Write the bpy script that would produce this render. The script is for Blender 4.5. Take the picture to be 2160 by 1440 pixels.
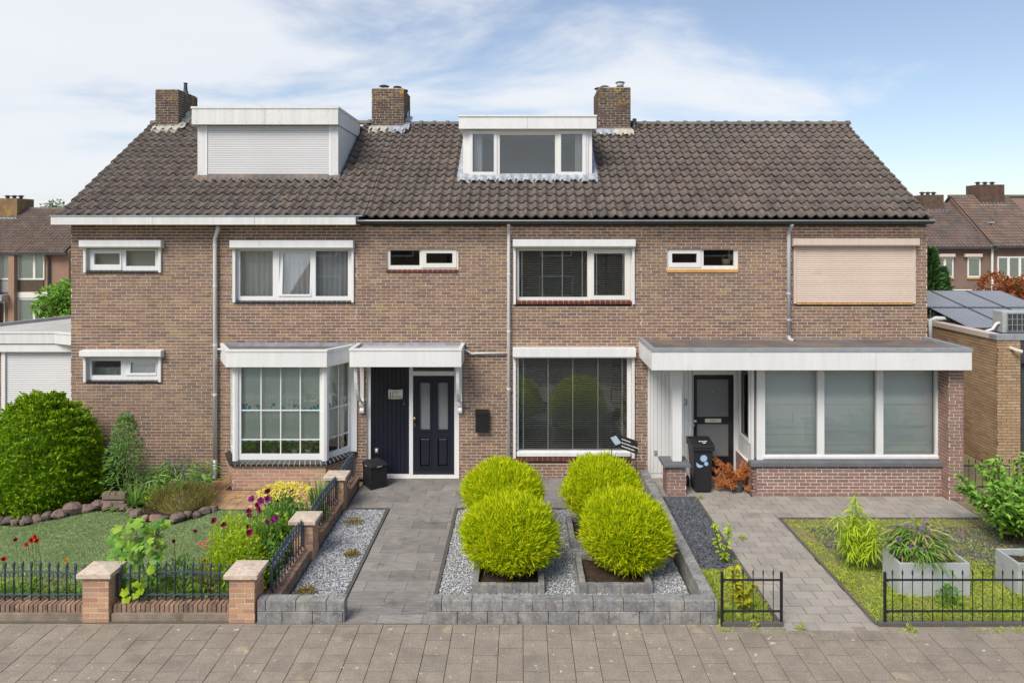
import bpy, math, random
import numpy as np
from mathutils import Vector, Matrix

for _o in list(bpy.data.objects):
    bpy.data.objects.remove(_o)
SC = bpy.context.scene
COL = SC.collection
R = math.radians
rnd = random.Random(11)
rng = np.random.default_rng(11)

# ------------------------------------------------------------------ camera
CY, CZ, F = -14.4, 5.13, 1440.0          # camera y, eye height, focal length in photo pixels
PX, PY = 1100.0, 495.0                   # vanishing point of the depth lines in the photo
cam = bpy.data.cameras.new('camera')
cam.lens = 24.0
cam.sensor_width = 36.0
cam.shift_x = (1080 - PX) / 2160
cam.shift_y = (PY - 720) / 2160
cam.clip_start, cam.clip_end = 0.1, 2000
cam_o = bpy.data.objects.new('camera', cam)
COL.objects.link(cam_o)
cam_o.location = (0, CY, CZ)
cam_o.rotation_euler = (R(90), 0, 0)
SC.camera = cam_o
SC.render.resolution_x, SC.render.resolution_y = 1024, 682

def fx(px, y=0.0): return (px - PX) * (y - CY) / F
def fz(py, y=0.0): return CZ - (py - PY) * (y - CY) / F
def gnd(px, py, z=0.0):                  # a photo pixel on the level plane z
    d = (CZ - z) * F / (py - PY)
    return Vector(((px - PX) * d / F, CY + d, z))

# ------------------------------------------------------------------ sky and sun
SUN_EL, SUN_AZ = R(48), R(212)           # azimuth clockwise from +Y: behind the camera, a little left
wd = bpy.data.worlds.new('World')
SC.world = wd
wd.use_nodes = True
nt = wd.node_tree
nt.nodes.clear()
def wn(t, **k):
    n = nt.nodes.new(t)
    for a, b in k.items():
        setattr(n, a, b)
    return n
L = nt.links.new
out = wn('ShaderNodeOutputWorld')
bg = wn('ShaderNodeBackground')
sky = wn('ShaderNodeTexSky', sky_type='NISHITA', sun_disc=False, sun_elevation=SUN_EL,
         sun_rotation=SUN_AZ, altitude=0, air_density=1.0, dust_density=0.9, ozone_density=1.6)
tc = wn('ShaderNodeTexCoord')
sep = wn('ShaderNodeSeparateXYZ')
L(tc.outputs['Generated'], sep.inputs[0])
def wmath(op, a, b=None, clamp=False):
    n = wn('ShaderNodeMath', operation=op)
    n.use_clamp = clamp
    for i, s in enumerate((a, b)):
        if s is None: continue
        if isinstance(s, (int, float)): n.inputs[i].default_value = s
        else: L(s, n.inputs[i])
    return n.outputs[0]
zz = wmath('ADD', wmath('MAXIMUM', sep.outputs['Z'], 0.0), 0.22)
cx = wmath('DIVIDE', sep.outputs['X'], zz)
cy = wmath('DIVIDE', sep.outputs['Y'], zz)
cmb = wn('ShaderNodeCombineXYZ')
L(cx, cmb.inputs[0]); L(cy, cmb.inputs[1])
mp = wn('ShaderNodeMapping')
L(cmb.outputs[0], mp.inputs[0])
mp.inputs['Location'].default_value = (2.8, 1.1, 0.4)
mp.inputs['Rotation'].default_value = (0, 0, R(24))
mp.inputs['Scale'].default_value = (0.55, 0.8, 1)
n1 = wn('ShaderNodeTexNoise')
n1.inputs['Scale'].default_value = 1.7
n1.inputs['Detail'].default_value = 9
n1.inputs['Roughness'].default_value = 0.58
n1.inputs['Distortion'].default_value = 0.35
L(mp.outputs[0], n1.inputs['Vector'])
cov = wmath('ADD', n1.outputs['Fac'], wmath('MULTIPLY', sep.outputs['X'], -0.25))
rp = wn('ShaderNodeMapRange', interpolation_type='SMOOTHSTEP')
rp.inputs['From Min'].default_value = 0.40
rp.inputs['To Min'].default_value = 0.12
rp.inputs['From Max'].default_value = 0.63
rp.inputs['To Max'].default_value = 0.92
L(cov, rp.inputs['Value'])
n2 = wn('ShaderNodeTexNoise')
n2.inputs['Scale'].default_value = 1.7
n2.inputs['Detail'].default_value = 5
L(mp.outputs[0], n2.inputs['Vector'])
ccol = wn('ShaderNodeMix', data_type='RGBA')
ccol.inputs['A'].default_value = (5.0, 5.25, 5.7, 1)
ccol.inputs['B'].default_value = (6.0, 6.1, 6.25, 1)
L(n2.outputs['Fac'], ccol.inputs['Factor'])
tint = wn('ShaderNodeMix', data_type='RGBA', blend_type='MULTIPLY')
tint.inputs['Factor'].default_value = 1.0
tint.inputs['B'].default_value = (0.98, 0.95, 0.945, 1)
L(sky.outputs[0], tint.inputs['A'])
mx = wn('ShaderNodeMix', data_type='RGBA')
L(rp.outputs[0], mx.inputs['Factor'])
L(tint.outputs['Result'], mx.inputs['A'])
L(ccol.outputs['Result'], mx.inputs['B'])
L(mx.outputs['Result'], bg.inputs['Color'])
bg.inputs['Strength'].default_value = 0.092
L(bg.outputs[0], out.inputs['Surface'])

sl = bpy.data.lights.new('sun', 'SUN')
sl.energy = 2.2
sl.angle = R(28)
sl.color = (1.0, 0.94, 0.85)
sun = bpy.data.objects.new('sun', sl)
COL.objects.link(sun)
sd = Vector((math.sin(SUN_AZ) * math.cos(SUN_EL), math.cos(SUN_AZ) * math.cos(SUN_EL), math.sin(SUN_EL)))
sun.location = sd * 60
sun.rotation_euler = sd.to_track_quat('Z', 'Y').to_euler()

vs = SC.view_settings
vs.view_transform = 'Standard'
vs.look = 'None'
vs.exposure = 0.80
vs.gamma = 1.0
vs.use_curve_mapping = False
SC.render.engine = 'CYCLES'
SC.cycles.max_bounces = 6
SC.cycles.transparent_max_bounces = 12
SC.cycles.use_denoising = True

# ------------------------------------------------------------------ materials
MATS = {}
def material(name, stops, rough=0.8, noise=(6.0, 0.15), fine=(90.0, 0.10), bump=0.0, bump_scale=120.0,
             spec=0.3, metal=0.0, transl=0.0, stain=None, tint_obj=True, emit=None, coat=0.0, vstreak=None, smooth_ramp=True,
             lichen=None):
    """procedural surface: colour ramp driven by a per-piece random value, two noises and optional stains"""
    m = bpy.data.materials.new(name)
    m.use_nodes = True
    t = m.node_tree
    nd = t.nodes
    lk = t.links.new
    b = nd['Principled BSDF']
    def N(k, **kw):
        n = nd.new(k)
        for a, v in kw.items(): setattr(n, a, v)
        return n
    if not isinstance(stops[0], (tuple, list)) :
        stops = [(0.0, stops)]
    geo = N('ShaderNodeNewGeometry')
    if len(stops) == 1:
        rgb = N('ShaderNodeRGB'); rgb.outputs[0].default_value = (*stops[0][1], 1); col = rgb.outputs[0]
    else:
        at = N('ShaderNodeAttribute', attribute_name='v')
        oi = N('ShaderNodeObjectInfo')
        ad = N('ShaderNodeMath', operation='ADD')
        lk(at.outputs['Fac'], ad.inputs[0])
        if tint_obj: lk(oi.outputs['Random'], ad.inputs[1])
        else: ad.inputs[1].default_value = 0
        fr = N('ShaderNodeMath', operation='FRACT'); lk(ad.outputs[0], fr.inputs[0])
        cr = N('ShaderNodeValToRGB')
        el = cr.color_ramp.elements
        el[0].position, el[0].color = stops[0][0], (*stops[0][1], 1)
        el[1].position, el[1].color = stops[-1][0], (*stops[-1][1], 1)
        for p, c in stops[1:-1]:
            e = el.new(p); e.color = (*c, 1)
        lk(fr.outputs[0], cr.inputs[0])
        col = cr.outputs[0]
    def noise_mul(col, sc, amt, detail=4, scale3=None):
        n = N('ShaderNodeTexNoise'); n.inputs['Scale'].default_value = sc; n.inputs['Detail'].default_value = detail
        if scale3:
            mpn = N('ShaderNodeMapping'); mpn.inputs['Scale'].default_value = scale3
            lk(geo.outputs['Position'], mpn.inputs[0]); lk(mpn.outputs[0], n.inputs['Vector'])
        else:
            lk(geo.outputs['Position'], n.inputs['Vector'])
        mr = N('ShaderNodeMapRange'); mr.inputs['From Min'].default_value = 0.25; mr.inputs['From Max'].default_value = 0.75
        mr.inputs['To Min'].default_value = 1 - amt; mr.inputs['To Max'].default_value = 1 + amt
        lk(n.outputs['Fac'], mr.inputs['Value'])
        mm = N('ShaderNodeMix', data_type='RGBA', blend_type='MULTIPLY'); mm.inputs['Factor'].default_value = 1
        lk(col, mm.inputs['A']); lk(mr.outputs[0], mm.inputs['B'])
        return mm.outputs['Result']
    if noise and noise[1] > 0: col = noise_mul(col, *noise)
    if fine and fine[1] > 0: col = noise_mul(col, *fine, detail=2)
    if vstreak: col = noise_mul(col, vstreak[0], vstreak[1], 3, vstreak[2])
    for st in ([stain] if stain and not isinstance(stain, list) else (stain or [])):
        # (colour, scale, lo, hi, strength)
        n = N('ShaderNodeTexNoise'); n.inputs['Scale'].default_value = st[1]; n.inputs['Detail'].default_value = 6
        n.inputs['Roughness'].default_value = 0.6
        lk(geo.outputs['Position'], n.inputs['Vector'])
        mr = N('ShaderNodeMapRange', interpolation_type='SMOOTHSTEP')
        mr.inputs['From Min'].default_value = st[2]; mr.inputs['From Max'].default_value = st[3]; mr.inputs['To Max'].default_value = st[4]
        lk(n.outputs['Fac'], mr.inputs['Value'])
        fac = mr.outputs[0]
        if len(st) > 5:            # only above a height z0..z1 (growth on the top of a thing)
            sx = N('ShaderNodeSeparateXYZ'); lk(geo.outputs['Position'], sx.inputs[0])
            m2 = N('ShaderNodeMapRange'); m2.inputs['From Min'].default_value = st[5]; m2.inputs['From Max'].default_value = st[6]
            lk(sx.outputs['Z'], m2.inputs['Value'])
            mu = N('ShaderNodeMath', operation='MULTIPLY'); lk(fac, mu.inputs[0]); lk(m2.outputs[0], mu.inputs[1]); fac = mu.outputs[0]
        mm = N('ShaderNodeMix', data_type='RGBA'); lk(fac, mm.inputs['Factor'])
        lk(col, mm.inputs['A']); mm.inputs['B'].default_value = (*st[0], 1)
        col = mm.outputs['Result']
    lk(col, b.inputs['Base Color'])
    b.inputs['Roughness'].default_value = rough
    b.inputs['Specular IOR Level'].default_value = spec
    b.inputs['Metallic'].default_value = metal
    if coat: b.inputs['Coat Weight'].default_value = coat
    if bump:
        n = N('ShaderNodeTexNoise'); n.inputs['Scale'].default_value = bump_scale; n.inputs['Detail'].default_value = 3
        lk(geo.outputs['Position'], n.inputs['Vector'])
        bp = N('ShaderNodeBump'); bp.inputs['Strength'].default_value = 1.0; bp.inputs['Distance'].default_value = bump
        lk(n.outputs['Fac'], bp.inputs['Height']); lk(bp.outputs[0], b.inputs['Normal'])
    if transl:
        tr = N('ShaderNodeBsdfTranslucent'); lk(col, tr.inputs['Color'])
        ms = N('ShaderNodeMixShader'); ms.inputs[0].default_value = transl
        lk(b.outputs[0], ms.inputs[1]); lk(tr.outputs[0], ms.inputs[2])
        lk(ms.outputs[0], nd['Material Output'].inputs['Surface'])
    MATS[name] = m
    return m

def glass_material(name, tintc=(0.985, 0.995, 0.99), refl=0.10, rough=0.0):
    m = bpy.data.materials.new(name); m.use_nodes = True
    t = m.node_tree; nd = t.nodes; lk = t.links.new
    nd.remove(nd['Principled BSDF'])
    tr = nd.new('ShaderNodeBsdfTransparent'); tr.inputs[0].default_value = (*tintc, 1)
    gl = nd.new('ShaderNodeBsdfGlossy'); gl.inputs['Roughness'].default_value = rough
    fr = nd.new('ShaderNodeFresnel'); fr.inputs['IOR'].default_value = 1.36
    ad = nd.new('ShaderNodeMath'); ad.operation = 'ADD'; ad.use_clamp = True; ad.inputs[1].default_value = refl
    lk(fr.outputs[0], ad.inputs[0])
    ms = nd.new('ShaderNodeMixShader')
    lk(ad.outputs[0], ms.inputs[0]); lk(tr.outputs[0], ms.inputs[1]); lk(gl.outputs[0], ms.inputs[2])
    lk(ms.outputs[0], nd['Material Output'].inputs['Surface'])
    MATS[name] = m
    return m

BR0 = [(0.0, (.235, .150, .112)), (0.16, (.300, .185, .130)), (0.32, (.205, .142, .118)), (0.48, (.325, .215, .145)),
      (0.62, (.265, .160, .118)), (0.75, (.345, .240, .150)), (0.86, (.190, .132, .112)), (0.94, (.385, .262, .140)), (1.0, (.235, .150, .112))]
def shade(st, k): return [(p, tuple(c * kk for c, kk in zip(cc, k))) for p, cc in st]
BR = shade(BR0, (.88, .845, .825))
material('brick', BR, .88, (1.1, .10), (70, .18), bump=.0015, bump_scale=150,
         vstreak=(1.6, .11, (1, 1, .16)), stain=((.12, .095, .08), 1.3, .54, .74, .55))
material('mortar', (.66, .58, .50), .92, (3, .10), (120, .12), bump=.001)
material('brick_garden', [(0, (.42, .22, .13)), (.3, (.50, .30, .17)), (.55, (.40, .24, .17)), (.8, (.54, .34, .19)), (1, (.38, .20, .13))], .88, (3, .12), (80, .15), bump=.0015)
material('brick_rollock', [(0, (.27, .165, .12)), (.4, (.33, .21, .15)), (.7, (.22, .15, .12)), (1, (.36, .23, .16))], .9, (5, .25), (80, .2), bump=.002,
         stain=((.075, .065, .05), 7, .50, .66, .7))
material('brick_purple', [(0, (.265, .155, .125)), (.4, (.31, .185, .145)), (.7, (.225, .14, .122)), (1, (.29, .18, .15))], .85, (2, .1), (80, .18), bump=.001)
material('mortar_white', (.76, .72, .68), .9, (4, .08), (120, .08))
material('brick_bay', [(0, (.38, .21, .15)), (.35, (.44, .26, .18)), (.6, (.34, .20, .155)), (.85, (.46, .30, .20)), (1, (.38, .22, .16))], .88, (2, .12), (80, .15), bump=.001)
material('brick_yellow', [(0, (.40, .26, .15)), (.3, (.47, .32, .19)), (.6, (.36, .235, .14)), (.85, (.50, .36, .22)), (1, (.42, .28, .17))], .88, (1.5, .12), (80, .12), bump=.001)
material('mortar_dark', (.13, .115, .10), .95, (3, .1))
material('brick_chimney', shade(BR, (.46, .48, .52)), .92, (3, .25), (60, .25), bump=.003,
         stain=[((.035, .03, .027), 5, .50, .72, .75), ((.24, .19, .06), 5.5, .50, .63, .6, 8.3, 8.9), ((.50, .26, .02), 7.0, .58, .63, 1.0, 8.35, 8.75)])
material('mortar_chimney', (.44, .40, .35), .95, (5, .3), (60, .2), stain=((.12, .105, .09), 4, .5, .66, .8))
material('roof_tile', [(0, (0.116, 0.095, 0.084)), (.2, (0.140, 0.113, 0.097)), (.4, (0.108, 0.090, 0.082)), (.55, (0.150, 0.124, 0.109)), (.7, (0.124, 0.104, 0.094)), (.85, (0.164, 0.126, 0.103)), (1, (0.116, 0.095, 0.084))],
         .85, (2.2, .20), (45, .24), bump=.003, bump_scale=60,
         stain=[((.32, .30, .27), 22, .60, .66, .6), ((.45, .24, .02), 8, .675, .69, .9), ((.062, .055, .05), 2.6, .52, .68, .55), ((.24, .22, .19), 1.3, .60, .74, .4)])
material('ridge_tile', [(0, (.12, .105, .095)), (1, (.17, .15, .13))], .88, (5, .25), (50, .25), bump=.003, stain=((.30, .29, .25), 22, .6, .68, .8))
material('roof_deck', (.03, .026, .022), .95)
material('white_paint', (.74, .74, .735), .42, (1.5, .03), (30, .02), spec=.4, vstreak=(3.0, .06, (2.5, 2.5, .3)), stain=((.50, .49, .45), 4.5, .60, .76, .35))
material('white_board', (.68, .68, .665), .5, (1.2, .05), (30, .02), spec=.35, vstreak=(4.0, .09, (3, 3, .25)), stain=((.46, .45, .42), 5, .60, .74, .4))
material('white_upvc', (.76, .76, .76), .3, (2, .02), None, spec=.45)
material('cream_paint', (.74, .72, .67), .45, (2, .05), (40, .03), spec=.35)
material('alu_slat', [(0, (.62, .62, .625)), (1, (.66, .66, .665))], .38, (1.5, .04), None, spec=.5)
material('beige_slat', [(0, (.66, .53, .44)), (1, (.69, .565, .47))], .45, (1.5, .05), None, spec=.4, stain=((.38, .31, .26), 4.5, .6, .75, .4))
material('beige_box', (.63, .52, .45), .45, (1.5, .05), None, vstreak=(6, .08, (3, 3, .2)))
material('pvc_pipe', (.66, .66, .655), .45, (2, .06), (30, .04))
material('zinc', (.36, .39, .42), .45, (6, .15), (40, .08), metal=.3)
material('lead', (.32, .345, .39), .5, (7, .25), (40, .15), metal=.25, stain=((.55, .56, .58), 9, .58, .7, .5))
material('lead_bright', (.36, .385, .42), .5, (14, .3), (50, .15), metal=.25, bump=.012, bump_scale=18)
material('mortar_flaunch', (.44, .42, .35), .9, (6, .2), (50, .15), bump=.006, bump_scale=25)
material('gutter_dark', (.055, .058, .062), .5, (3, .2), None)
material('gutter_lip', (.38, .40, .42), .4, (3, .1), None, metal=.4)
material('bitumen', (.15, .13, .12), .9, (1.5, .25), (60, .15), stain=((.24, .17, .12), 1.8, .5, .66, .7))
material('bitumen_grey', (.42, .41, .39), .85, (1.2, .12), (60, .1))
material('glass_trim', (.30, .31, .32), .4)
material('black_tile', [(0, (.018, .018, .020)), (1, (.03, .03, .034))], .25, None, None, spec=.5)
material('joint_light', (.55, .53, .50), .9)
material('red_tile', [(0, (.105, .03, .022)), (1, (.15, .045, .03))], .3, (9, .15), None, spec=.5)
material('yellow_tile', [(0, (.50, .27, .09)), (1, (.60, .34, .12))], .4, (9, .1), None, spec=.4)
material('bluestone', (.145, .15, .16), .7, (4, .15), (80, .1), bump=.001)
material('navy_paint', (.0115, .0145, .0245), .28, (2, .05), None, spec=.5)
material('black_paint', (.016, .016, .019), .32, None, None, spec=.5)
material('black_plastic', (.022, .022, .026), .5, (20, .08), (200, .1), bump=.0006, bump_scale=200)
material('wicker', (.020, .018, .020), .55, (12, .15), None)
material('brass', (.45, .30, .12), .3, None, None, metal=1.0)
material('steel', (.55, .55, .54), .35, None, None, metal=.9)
material('iron_blue', (.055, .075, .10), .4, (20, .12), None, spec=.5)
material('iron_black', (.012, .012, .014), .4, (20, .1), None, spec=.5)
material('cap_stone', (.56, .46, .37), .9, (14, .14), (90, .14), bump=.002, stain=((.22, .17, .13), 17, .54, .66, .55), vstreak=(9, .14, (1, 5, 1)))
material('block', [(0, (.215, .212, .208)), (.35, (.275, .265, .25)), (.6, (.19, .19, .192)), (1, (.25, .245, .24))], .9, (6, .30), (80, .18), bump=.003, vstreak=(5, .22, (4, 4, .8)), stain=[((.10, .098, .096), 11, .52, .68, .6), ((.37, .34, .29), 5.0, .54, .68, .6), ((.50, .48, .44), 34, .60, .65, .6)])
material('path_slab', [(0, (0.213, 0.194, 0.181)), (.3, (0.265, 0.244, 0.226)), (.6, (0.182, 0.173, 0.164)), (.8, (0.291, 0.268, 0.245)), (1, (0.213, 0.194, 0.181))], .82, (4, .12), (70, .14), bump=.0012,
         vstreak=(6, .26, (.8, 5, 1)), stain=((.08, .075, .072), 3.0, .56, .72, .5))
material('edging', (.105, .098, .088), .9, (8, .15), (60, .15))
material('paver_grey', [(0, (0.329, 0.293, 0.255)), (.4, (0.356, 0.320, 0.279)), (.7, (0.293, 0.270, 0.243)), (1, (0.342, 0.306, 0.266))], .9, (2.2, .14), (90, .16), bump=.0012,
         stain=((.16, .145, .125), 2.0, .56, .75, .5))
material('paver_warm', [(0, (0.260, 0.217, 0.176)), (.3, (0.274, 0.230, 0.185)), (.6, (0.245, 0.208, 0.170)), (.85, (0.287, 0.242, 0.194)), (1, (0.260, 0.217, 0.176))], .92, (5, .13), (48, .24), bump=.0016, bump_scale=220,
         stain=[((.17, .145, .115), 2.2, .52, .70, .55), ((.62, .59, .52), 9, .655, .668, .75), ((.17, .15, .12), 34, .60, .66, .6), ((.43, .34, .23), 1.9, .60, .70, .6)])
material('paver_yellow', [(0, (.40, .235, .125)), (.25, (.47, .30, .14)), (.5, (.33, .215, .135)), (.75, (.52, .345, .165)), (1, (.36, .205, .125))], .9, (3, .2), (80, .15), bump=.001,
         stain=((.20, .16, .115), 2.4, .50, .66, .6))
material('joint_sand', (.125, .105, .08), .98, (3, .2), (90, .25), stain=((.11, .13, .05), 5, .58, .7, .7))
material('joint_dark', (.06, .052, .044), .98, (4, .2), (90, .2))
material('sand', (.40, .33, .25), .98, (3, .2), (120, .2), bump=.004, bump_scale=60, stain=((.24, .2, .15), 4, .5, .65, .7))
material('soil', (.055, .034, .024), .98, (12, .35), (90, .4), bump=.02, bump_scale=40)
material('gravel_light', [(0, (.30, .305, .32)), (.25, (.44, .445, .46)), (.5, (.20, .205, .22)), (.75, (.48, .48, .49)), (.9, (.62, .62, .62)), (1, (.35, .355, .37))], .8, None, (60, .15))
material('gravel_bed', (.22, .225, .235), .95, (20, .25), (120, .3))
material('slate_chip', [(0, (.085, .092, .105)), (.5, (.125, .133, .15)), (.85, (.06, .066, .078)), (.97, (.19, .195, .21)), (1, (.30, .28, .25))], .7, None, (60, .15))
material('slate_bed', (.05, .054, .062), .95, (20, .25), (120, .3))
material('asphalt', (.055, .054, .053), .95, (2, .15), (200, .3), bump=.003, bump_scale=200)
material('earth', (.20, .16, .10), .98, (1, .25), (30, .3), stain=[((.20, .22, .06), 2.2, .45, .6, .8), ((.24, .15, .09), 3.1, .58, .7, .7)])
material('rock', [(0, (.17, .125, .11)), (.35, (.215, .15, .125)), (.6, (.13, .105, .10)), (.8, (.28, .185, .14)), (1, (.19, .135, .12))], .92, (14, .28), (70, .25), bump=.008, bump_scale=45)
material('log', (.20, .155, .12), .95, (8, .25), (60, .2), bump=.004)
material('fibre_cement', (.40, .425, .425), .75, (3, .10), (60, .06), stain=((.27, .29, .29), 4, .5, .66, .6))
material('pot_grey', (.085, .09, .095), .55, (9, .1))
material('terracotta', (.45, .20, .10), .8, (9, .1))
material('sticker_blue', (.36, .52, .72), .5, (30, .08))
material('sign_dark', (.020, .020, .024), .4, None, None)
material('sign_glass', (.35, .47, .52), .3, (14, .12), None)
material('white_print', (.82, .82, .82), .5, None, None)
material('black_print', (.02, .018, .016), .5, None, None)
material('grey_print', (.22, .19, .16), .5, None, None)
material('zinc_pale', (.50, .51, .52), .5, (4, .08), None)
material('plinth', (.25, .205, .16), .95, (6, .3), (60, .25), stain=((.13, .11, .085), 5, .5, .66, .7))
material('plate_cream', (.62, .60, .52), .35, (12, .08), None)
material('room_wall', (.50, .48, .45), .9)
material('room_floor', (.22, .17, .13), .7)
material('curtain', [(0, (.86, .86, .85)), (1, (.90, .90, .89))], .9, (3, .04), None, transl=.35)
material('blind_green', (.80, .87, .79), .85, (3, .03), (200, .04), transl=.25)
material('blind_teal', (.06, .42, .45), .8, (20, .15), None)
material('blind_white', [(0, (.84, .88, .85)), (1, (.88, .91, .88))], .6, (1.5, .05), None)
material('venetian', (.62, .62, .55), .5, None, None)
material('frost', (.19, .195, .20), .35, (5, .06), (300, .12), spec=.5)
material('furniture', (.30, .30, .29), .7)
material('wicker_basket', (.50, .40, .22), .8, (60, .2))
# foliage
def leafmat(name, cs, tr=.3, rough=.55, spec=.3):
    n = len(cs)
    material(name, [(i / (n - 1), c) for i, c in enumerate(cs)], rough, None, None, spec=spec, transl=tr)
leafmat('leaf_gold', [(.62, .70, .006), (.88, .86, .01), (.24, .44, .008), (.92, .90, .015), (.52, .66, .008), (.12, .26, .006)], .45)
leafmat('leaf_yew', [(.17, .34, .010), (.40, .60, .014), (.05, .13, .008), (.52, .68, .022), (.20, .38, .012), (.07, .18, .01)], .38)
leafmat('leaf_mid', [(0.123, 0.290, 0.043), (0.189, 0.392, 0.058), (0.087, 0.217, 0.036), (0.246, 0.464, 0.072)], .3)
leafmat('leaf_lime', [(.42, .58, .025), (.56, .70, .035), (.28, .46, .02), (.68, .74, .05)], .4)
leafmat('leaf_yellow', [(.48, .48, .025), (.60, .56, .04), (.34, .40, .02), (.55, .5, .03)], .35)
leafmat('leaf_hollyhock', [(0.260, 0.468, 0.052), (0.364, 0.585, 0.065), (0.195, 0.377, 0.052), (0.468, 0.598, 0.065)], .35)
leafmat('leaf_blade', [(0.182, 0.364, 0.056), (0.266, 0.476, 0.084), (0.126, 0.266, 0.042), (0.364, 0.504, 0.126)], .3)
leafmat('leaf_grey', [(.24, .31, .17), (.34, .40, .26), (.17, .25, .12), (.14, .25, .08)], .3)
leafmat('leaf_heather', [(0.221, 0.195, 0.058), (0.312, 0.273, 0.078), (0.156, 0.169, 0.046), (0.364, 0.299, 0.117)], .2)
leafmat('leaf_pale', [(.36, .38, .13), (.42, .40, .17), (.25, .33, .09), (.48, .42, .22)], .3)
leafmat('leaf_dead', [(0.567, 0.203, 0.068), (0.702, 0.284, 0.101), (0.432, 0.155, 0.054), (0.783, 0.351, 0.135)], .2, .8)
leafmat('leaf_conifer', [(0.049, 0.119, 0.031), (0.077, 0.168, 0.042), (0.035, 0.091, 0.028), (0.119, 0.224, 0.056)], .15)
leafmat('leaf_photinia', [(.42, .07, .035), (.50, .12, .05), (.30, .12, .04), (.18, .22, .04)], .3)
leafmat('leaf_moss', [(0.368, 0.391, 0.057), (0.299, 0.356, 0.046), (0.391, 0.276, 0.092), (0.460, 0.460, 0.069)], .25)
leafmat('leaf_sedum', [(0.260, 0.234, 0.039), (0.338, 0.143, 0.052), (0.182, 0.221, 0.039), (0.390, 0.325, 0.065)], .2)
leafmat('turf', [(0.213, 0.296, 0.118), (0.255, 0.337, 0.142), (0.178, 0.260, 0.089), (0.296, 0.355, 0.172)], .5)
material('turf_base', (.21, .285, .12), .95, (2.5, .22), (60, .22), bump=.01, bump_scale=90)
leafmat('weed', [(0.351, 0.513, 0.054), (0.486, 0.648, 0.081), (0.243, 0.405, 0.041), (0.567, 0.594, 0.095), (0.513, 0.392, 0.135)], .35)
leafmat('stem_green', [(.14, .22, .05), (.20, .28, .08)], .1)
leafmat('petal_purple', [(.28, .08, .58), (.34, .11, .66), (.22, .06, .50)], .35)
leafmat('petal_magenta', [(.30, .02, .08), (.40, .035, .13), (.20, .012, .05)], .35)
leafmat('petal_plum', [(.38, .04, .24), (.48, .07, .34), (.26, .03, .16)], .35)
leafmat('petal_red', [(.55, .02, .012), (.68, .03, .015), (.42, .012, .01)], .3)
leafmat('petal_orange', [(.75, .30, .03), (.80, .38, .05)], .3)
leafmat('petal_pink', [(.70, .25, .20), (.75, .36, .28)], .3)
leafmat('petal_yellow', [(.88, .78, .10), (.92, .84, .22), (.80, .68, .07)], .4)
leafmat('leaf_shrub', [(0.176, 0.378, 0.041), (0.257, 0.499, 0.061), (0.121, 0.270, 0.034), (0.338, 0.567, 0.081)], .3, .45)
material('brick_lichen', (.22, .14, .075), .95, (2, .3), (30, .3), stain=((.34, .23, .05), 1.6, .5, .62, .8))
material('bark', (.10, .075, .055), .95, (10, .2))
material('solar_cell', (.21, .215, .235), .35, (1.5, .1), None, spec=.6)  # grey base colour has the sky's glancing reflection on the cells painted in
material('solar_line', (.52, .53, .55), .4, None, None)
material('far_brick', [(0, (.30, .185, .135)), (1, (.36, .225, .165))], .9, (1.2, .1), (20, .12))
material('far_brick_brown', [(0, (.17, .115, .095)), (1, (.23, .155, .125))], .9, (1.2, .1), (20, .12))
material('awning', [(0, (.66, .64, .55)), (1, (.34, .36, .28))], .8, None, None, tint_obj=False)
glass_material('glass', refl=.065)
glass_material('glass_tilt', refl=.14)
glass_material('glass_dark', (.8,.84,.84), refl=.12)
material('gold_frame', (.55, .52, .44), .5)
# ------------------------------------------------------------------ object helpers
WM = {}
def link(o, parent=None, mw=None):
    COL.objects.link(o)
    mw = mw.copy() if mw is not None else Matrix()
    WM[o.name] = mw
    if parent is not None:
        o.parent = parent
        o.matrix_parent_inverse = WM[parent.name].inverted()
    o.matrix_basis = mw
    return o
def tag(o, label=None, cat=None, group=None, kind=None):
    if label: o['label'] = label
    if cat: o['category'] = cat
    if group: o['group'] = group
    if kind: o['kind'] = kind
    return o
def thing(name, label, cat, loc, group=None):
    o = bpy.data.objects.new(name, None)
    o.empty_display_size = .2
    link(o, None, Matrix.Translation(Vector(loc)))
    return tag(o, label, cat, group)
def inst(name, me, parent, mw):
    return link(bpy.data.objects.new(name, me), parent, mw)
KIDS = {}
def children(o): return [c for c in COL.objects if c.parent == o]
def dup(o, D, parent=None):
    c = o.copy()
    link(c, parent, D @ WM[o.name])
    for ch in o.children: dup(ch, D, c)
    return c
def setm(me, mat):
    me.materials.append(MATS[mat])
def trimesh(name, V, T, mat, parent=None, mw=None, attr=None, smooth=False, kind=None):
    me = bpy.data.meshes.new(name)
    V = np.asarray(V, np.float32); T = np.asarray(T, np.int32)
    me.vertices.add(len(V)); me.vertices.foreach_set('co', V.ravel())
    me.loops.add(T.size); me.loops.foreach_set('vertex_index', T.ravel())
    me.polygons.add(len(T))
    me.polygons.foreach_set('loop_start', np.arange(0, T.size, 3, dtype=np.int32))
    me.polygons.foreach_set('use_smooth', np.full(len(T), bool(smooth)))
    if attr is not None:
        a = me.attributes.new('v', 'FLOAT', 'POINT'); a.data.foreach_set('value', np.asarray(attr, np.float32))
    setm(me, mat)
    me.update(calc_edges=True)
    o = inst(name, me, parent, mw if mw is not None else Matrix())
    if kind: o['kind'] = kind
    return o

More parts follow.
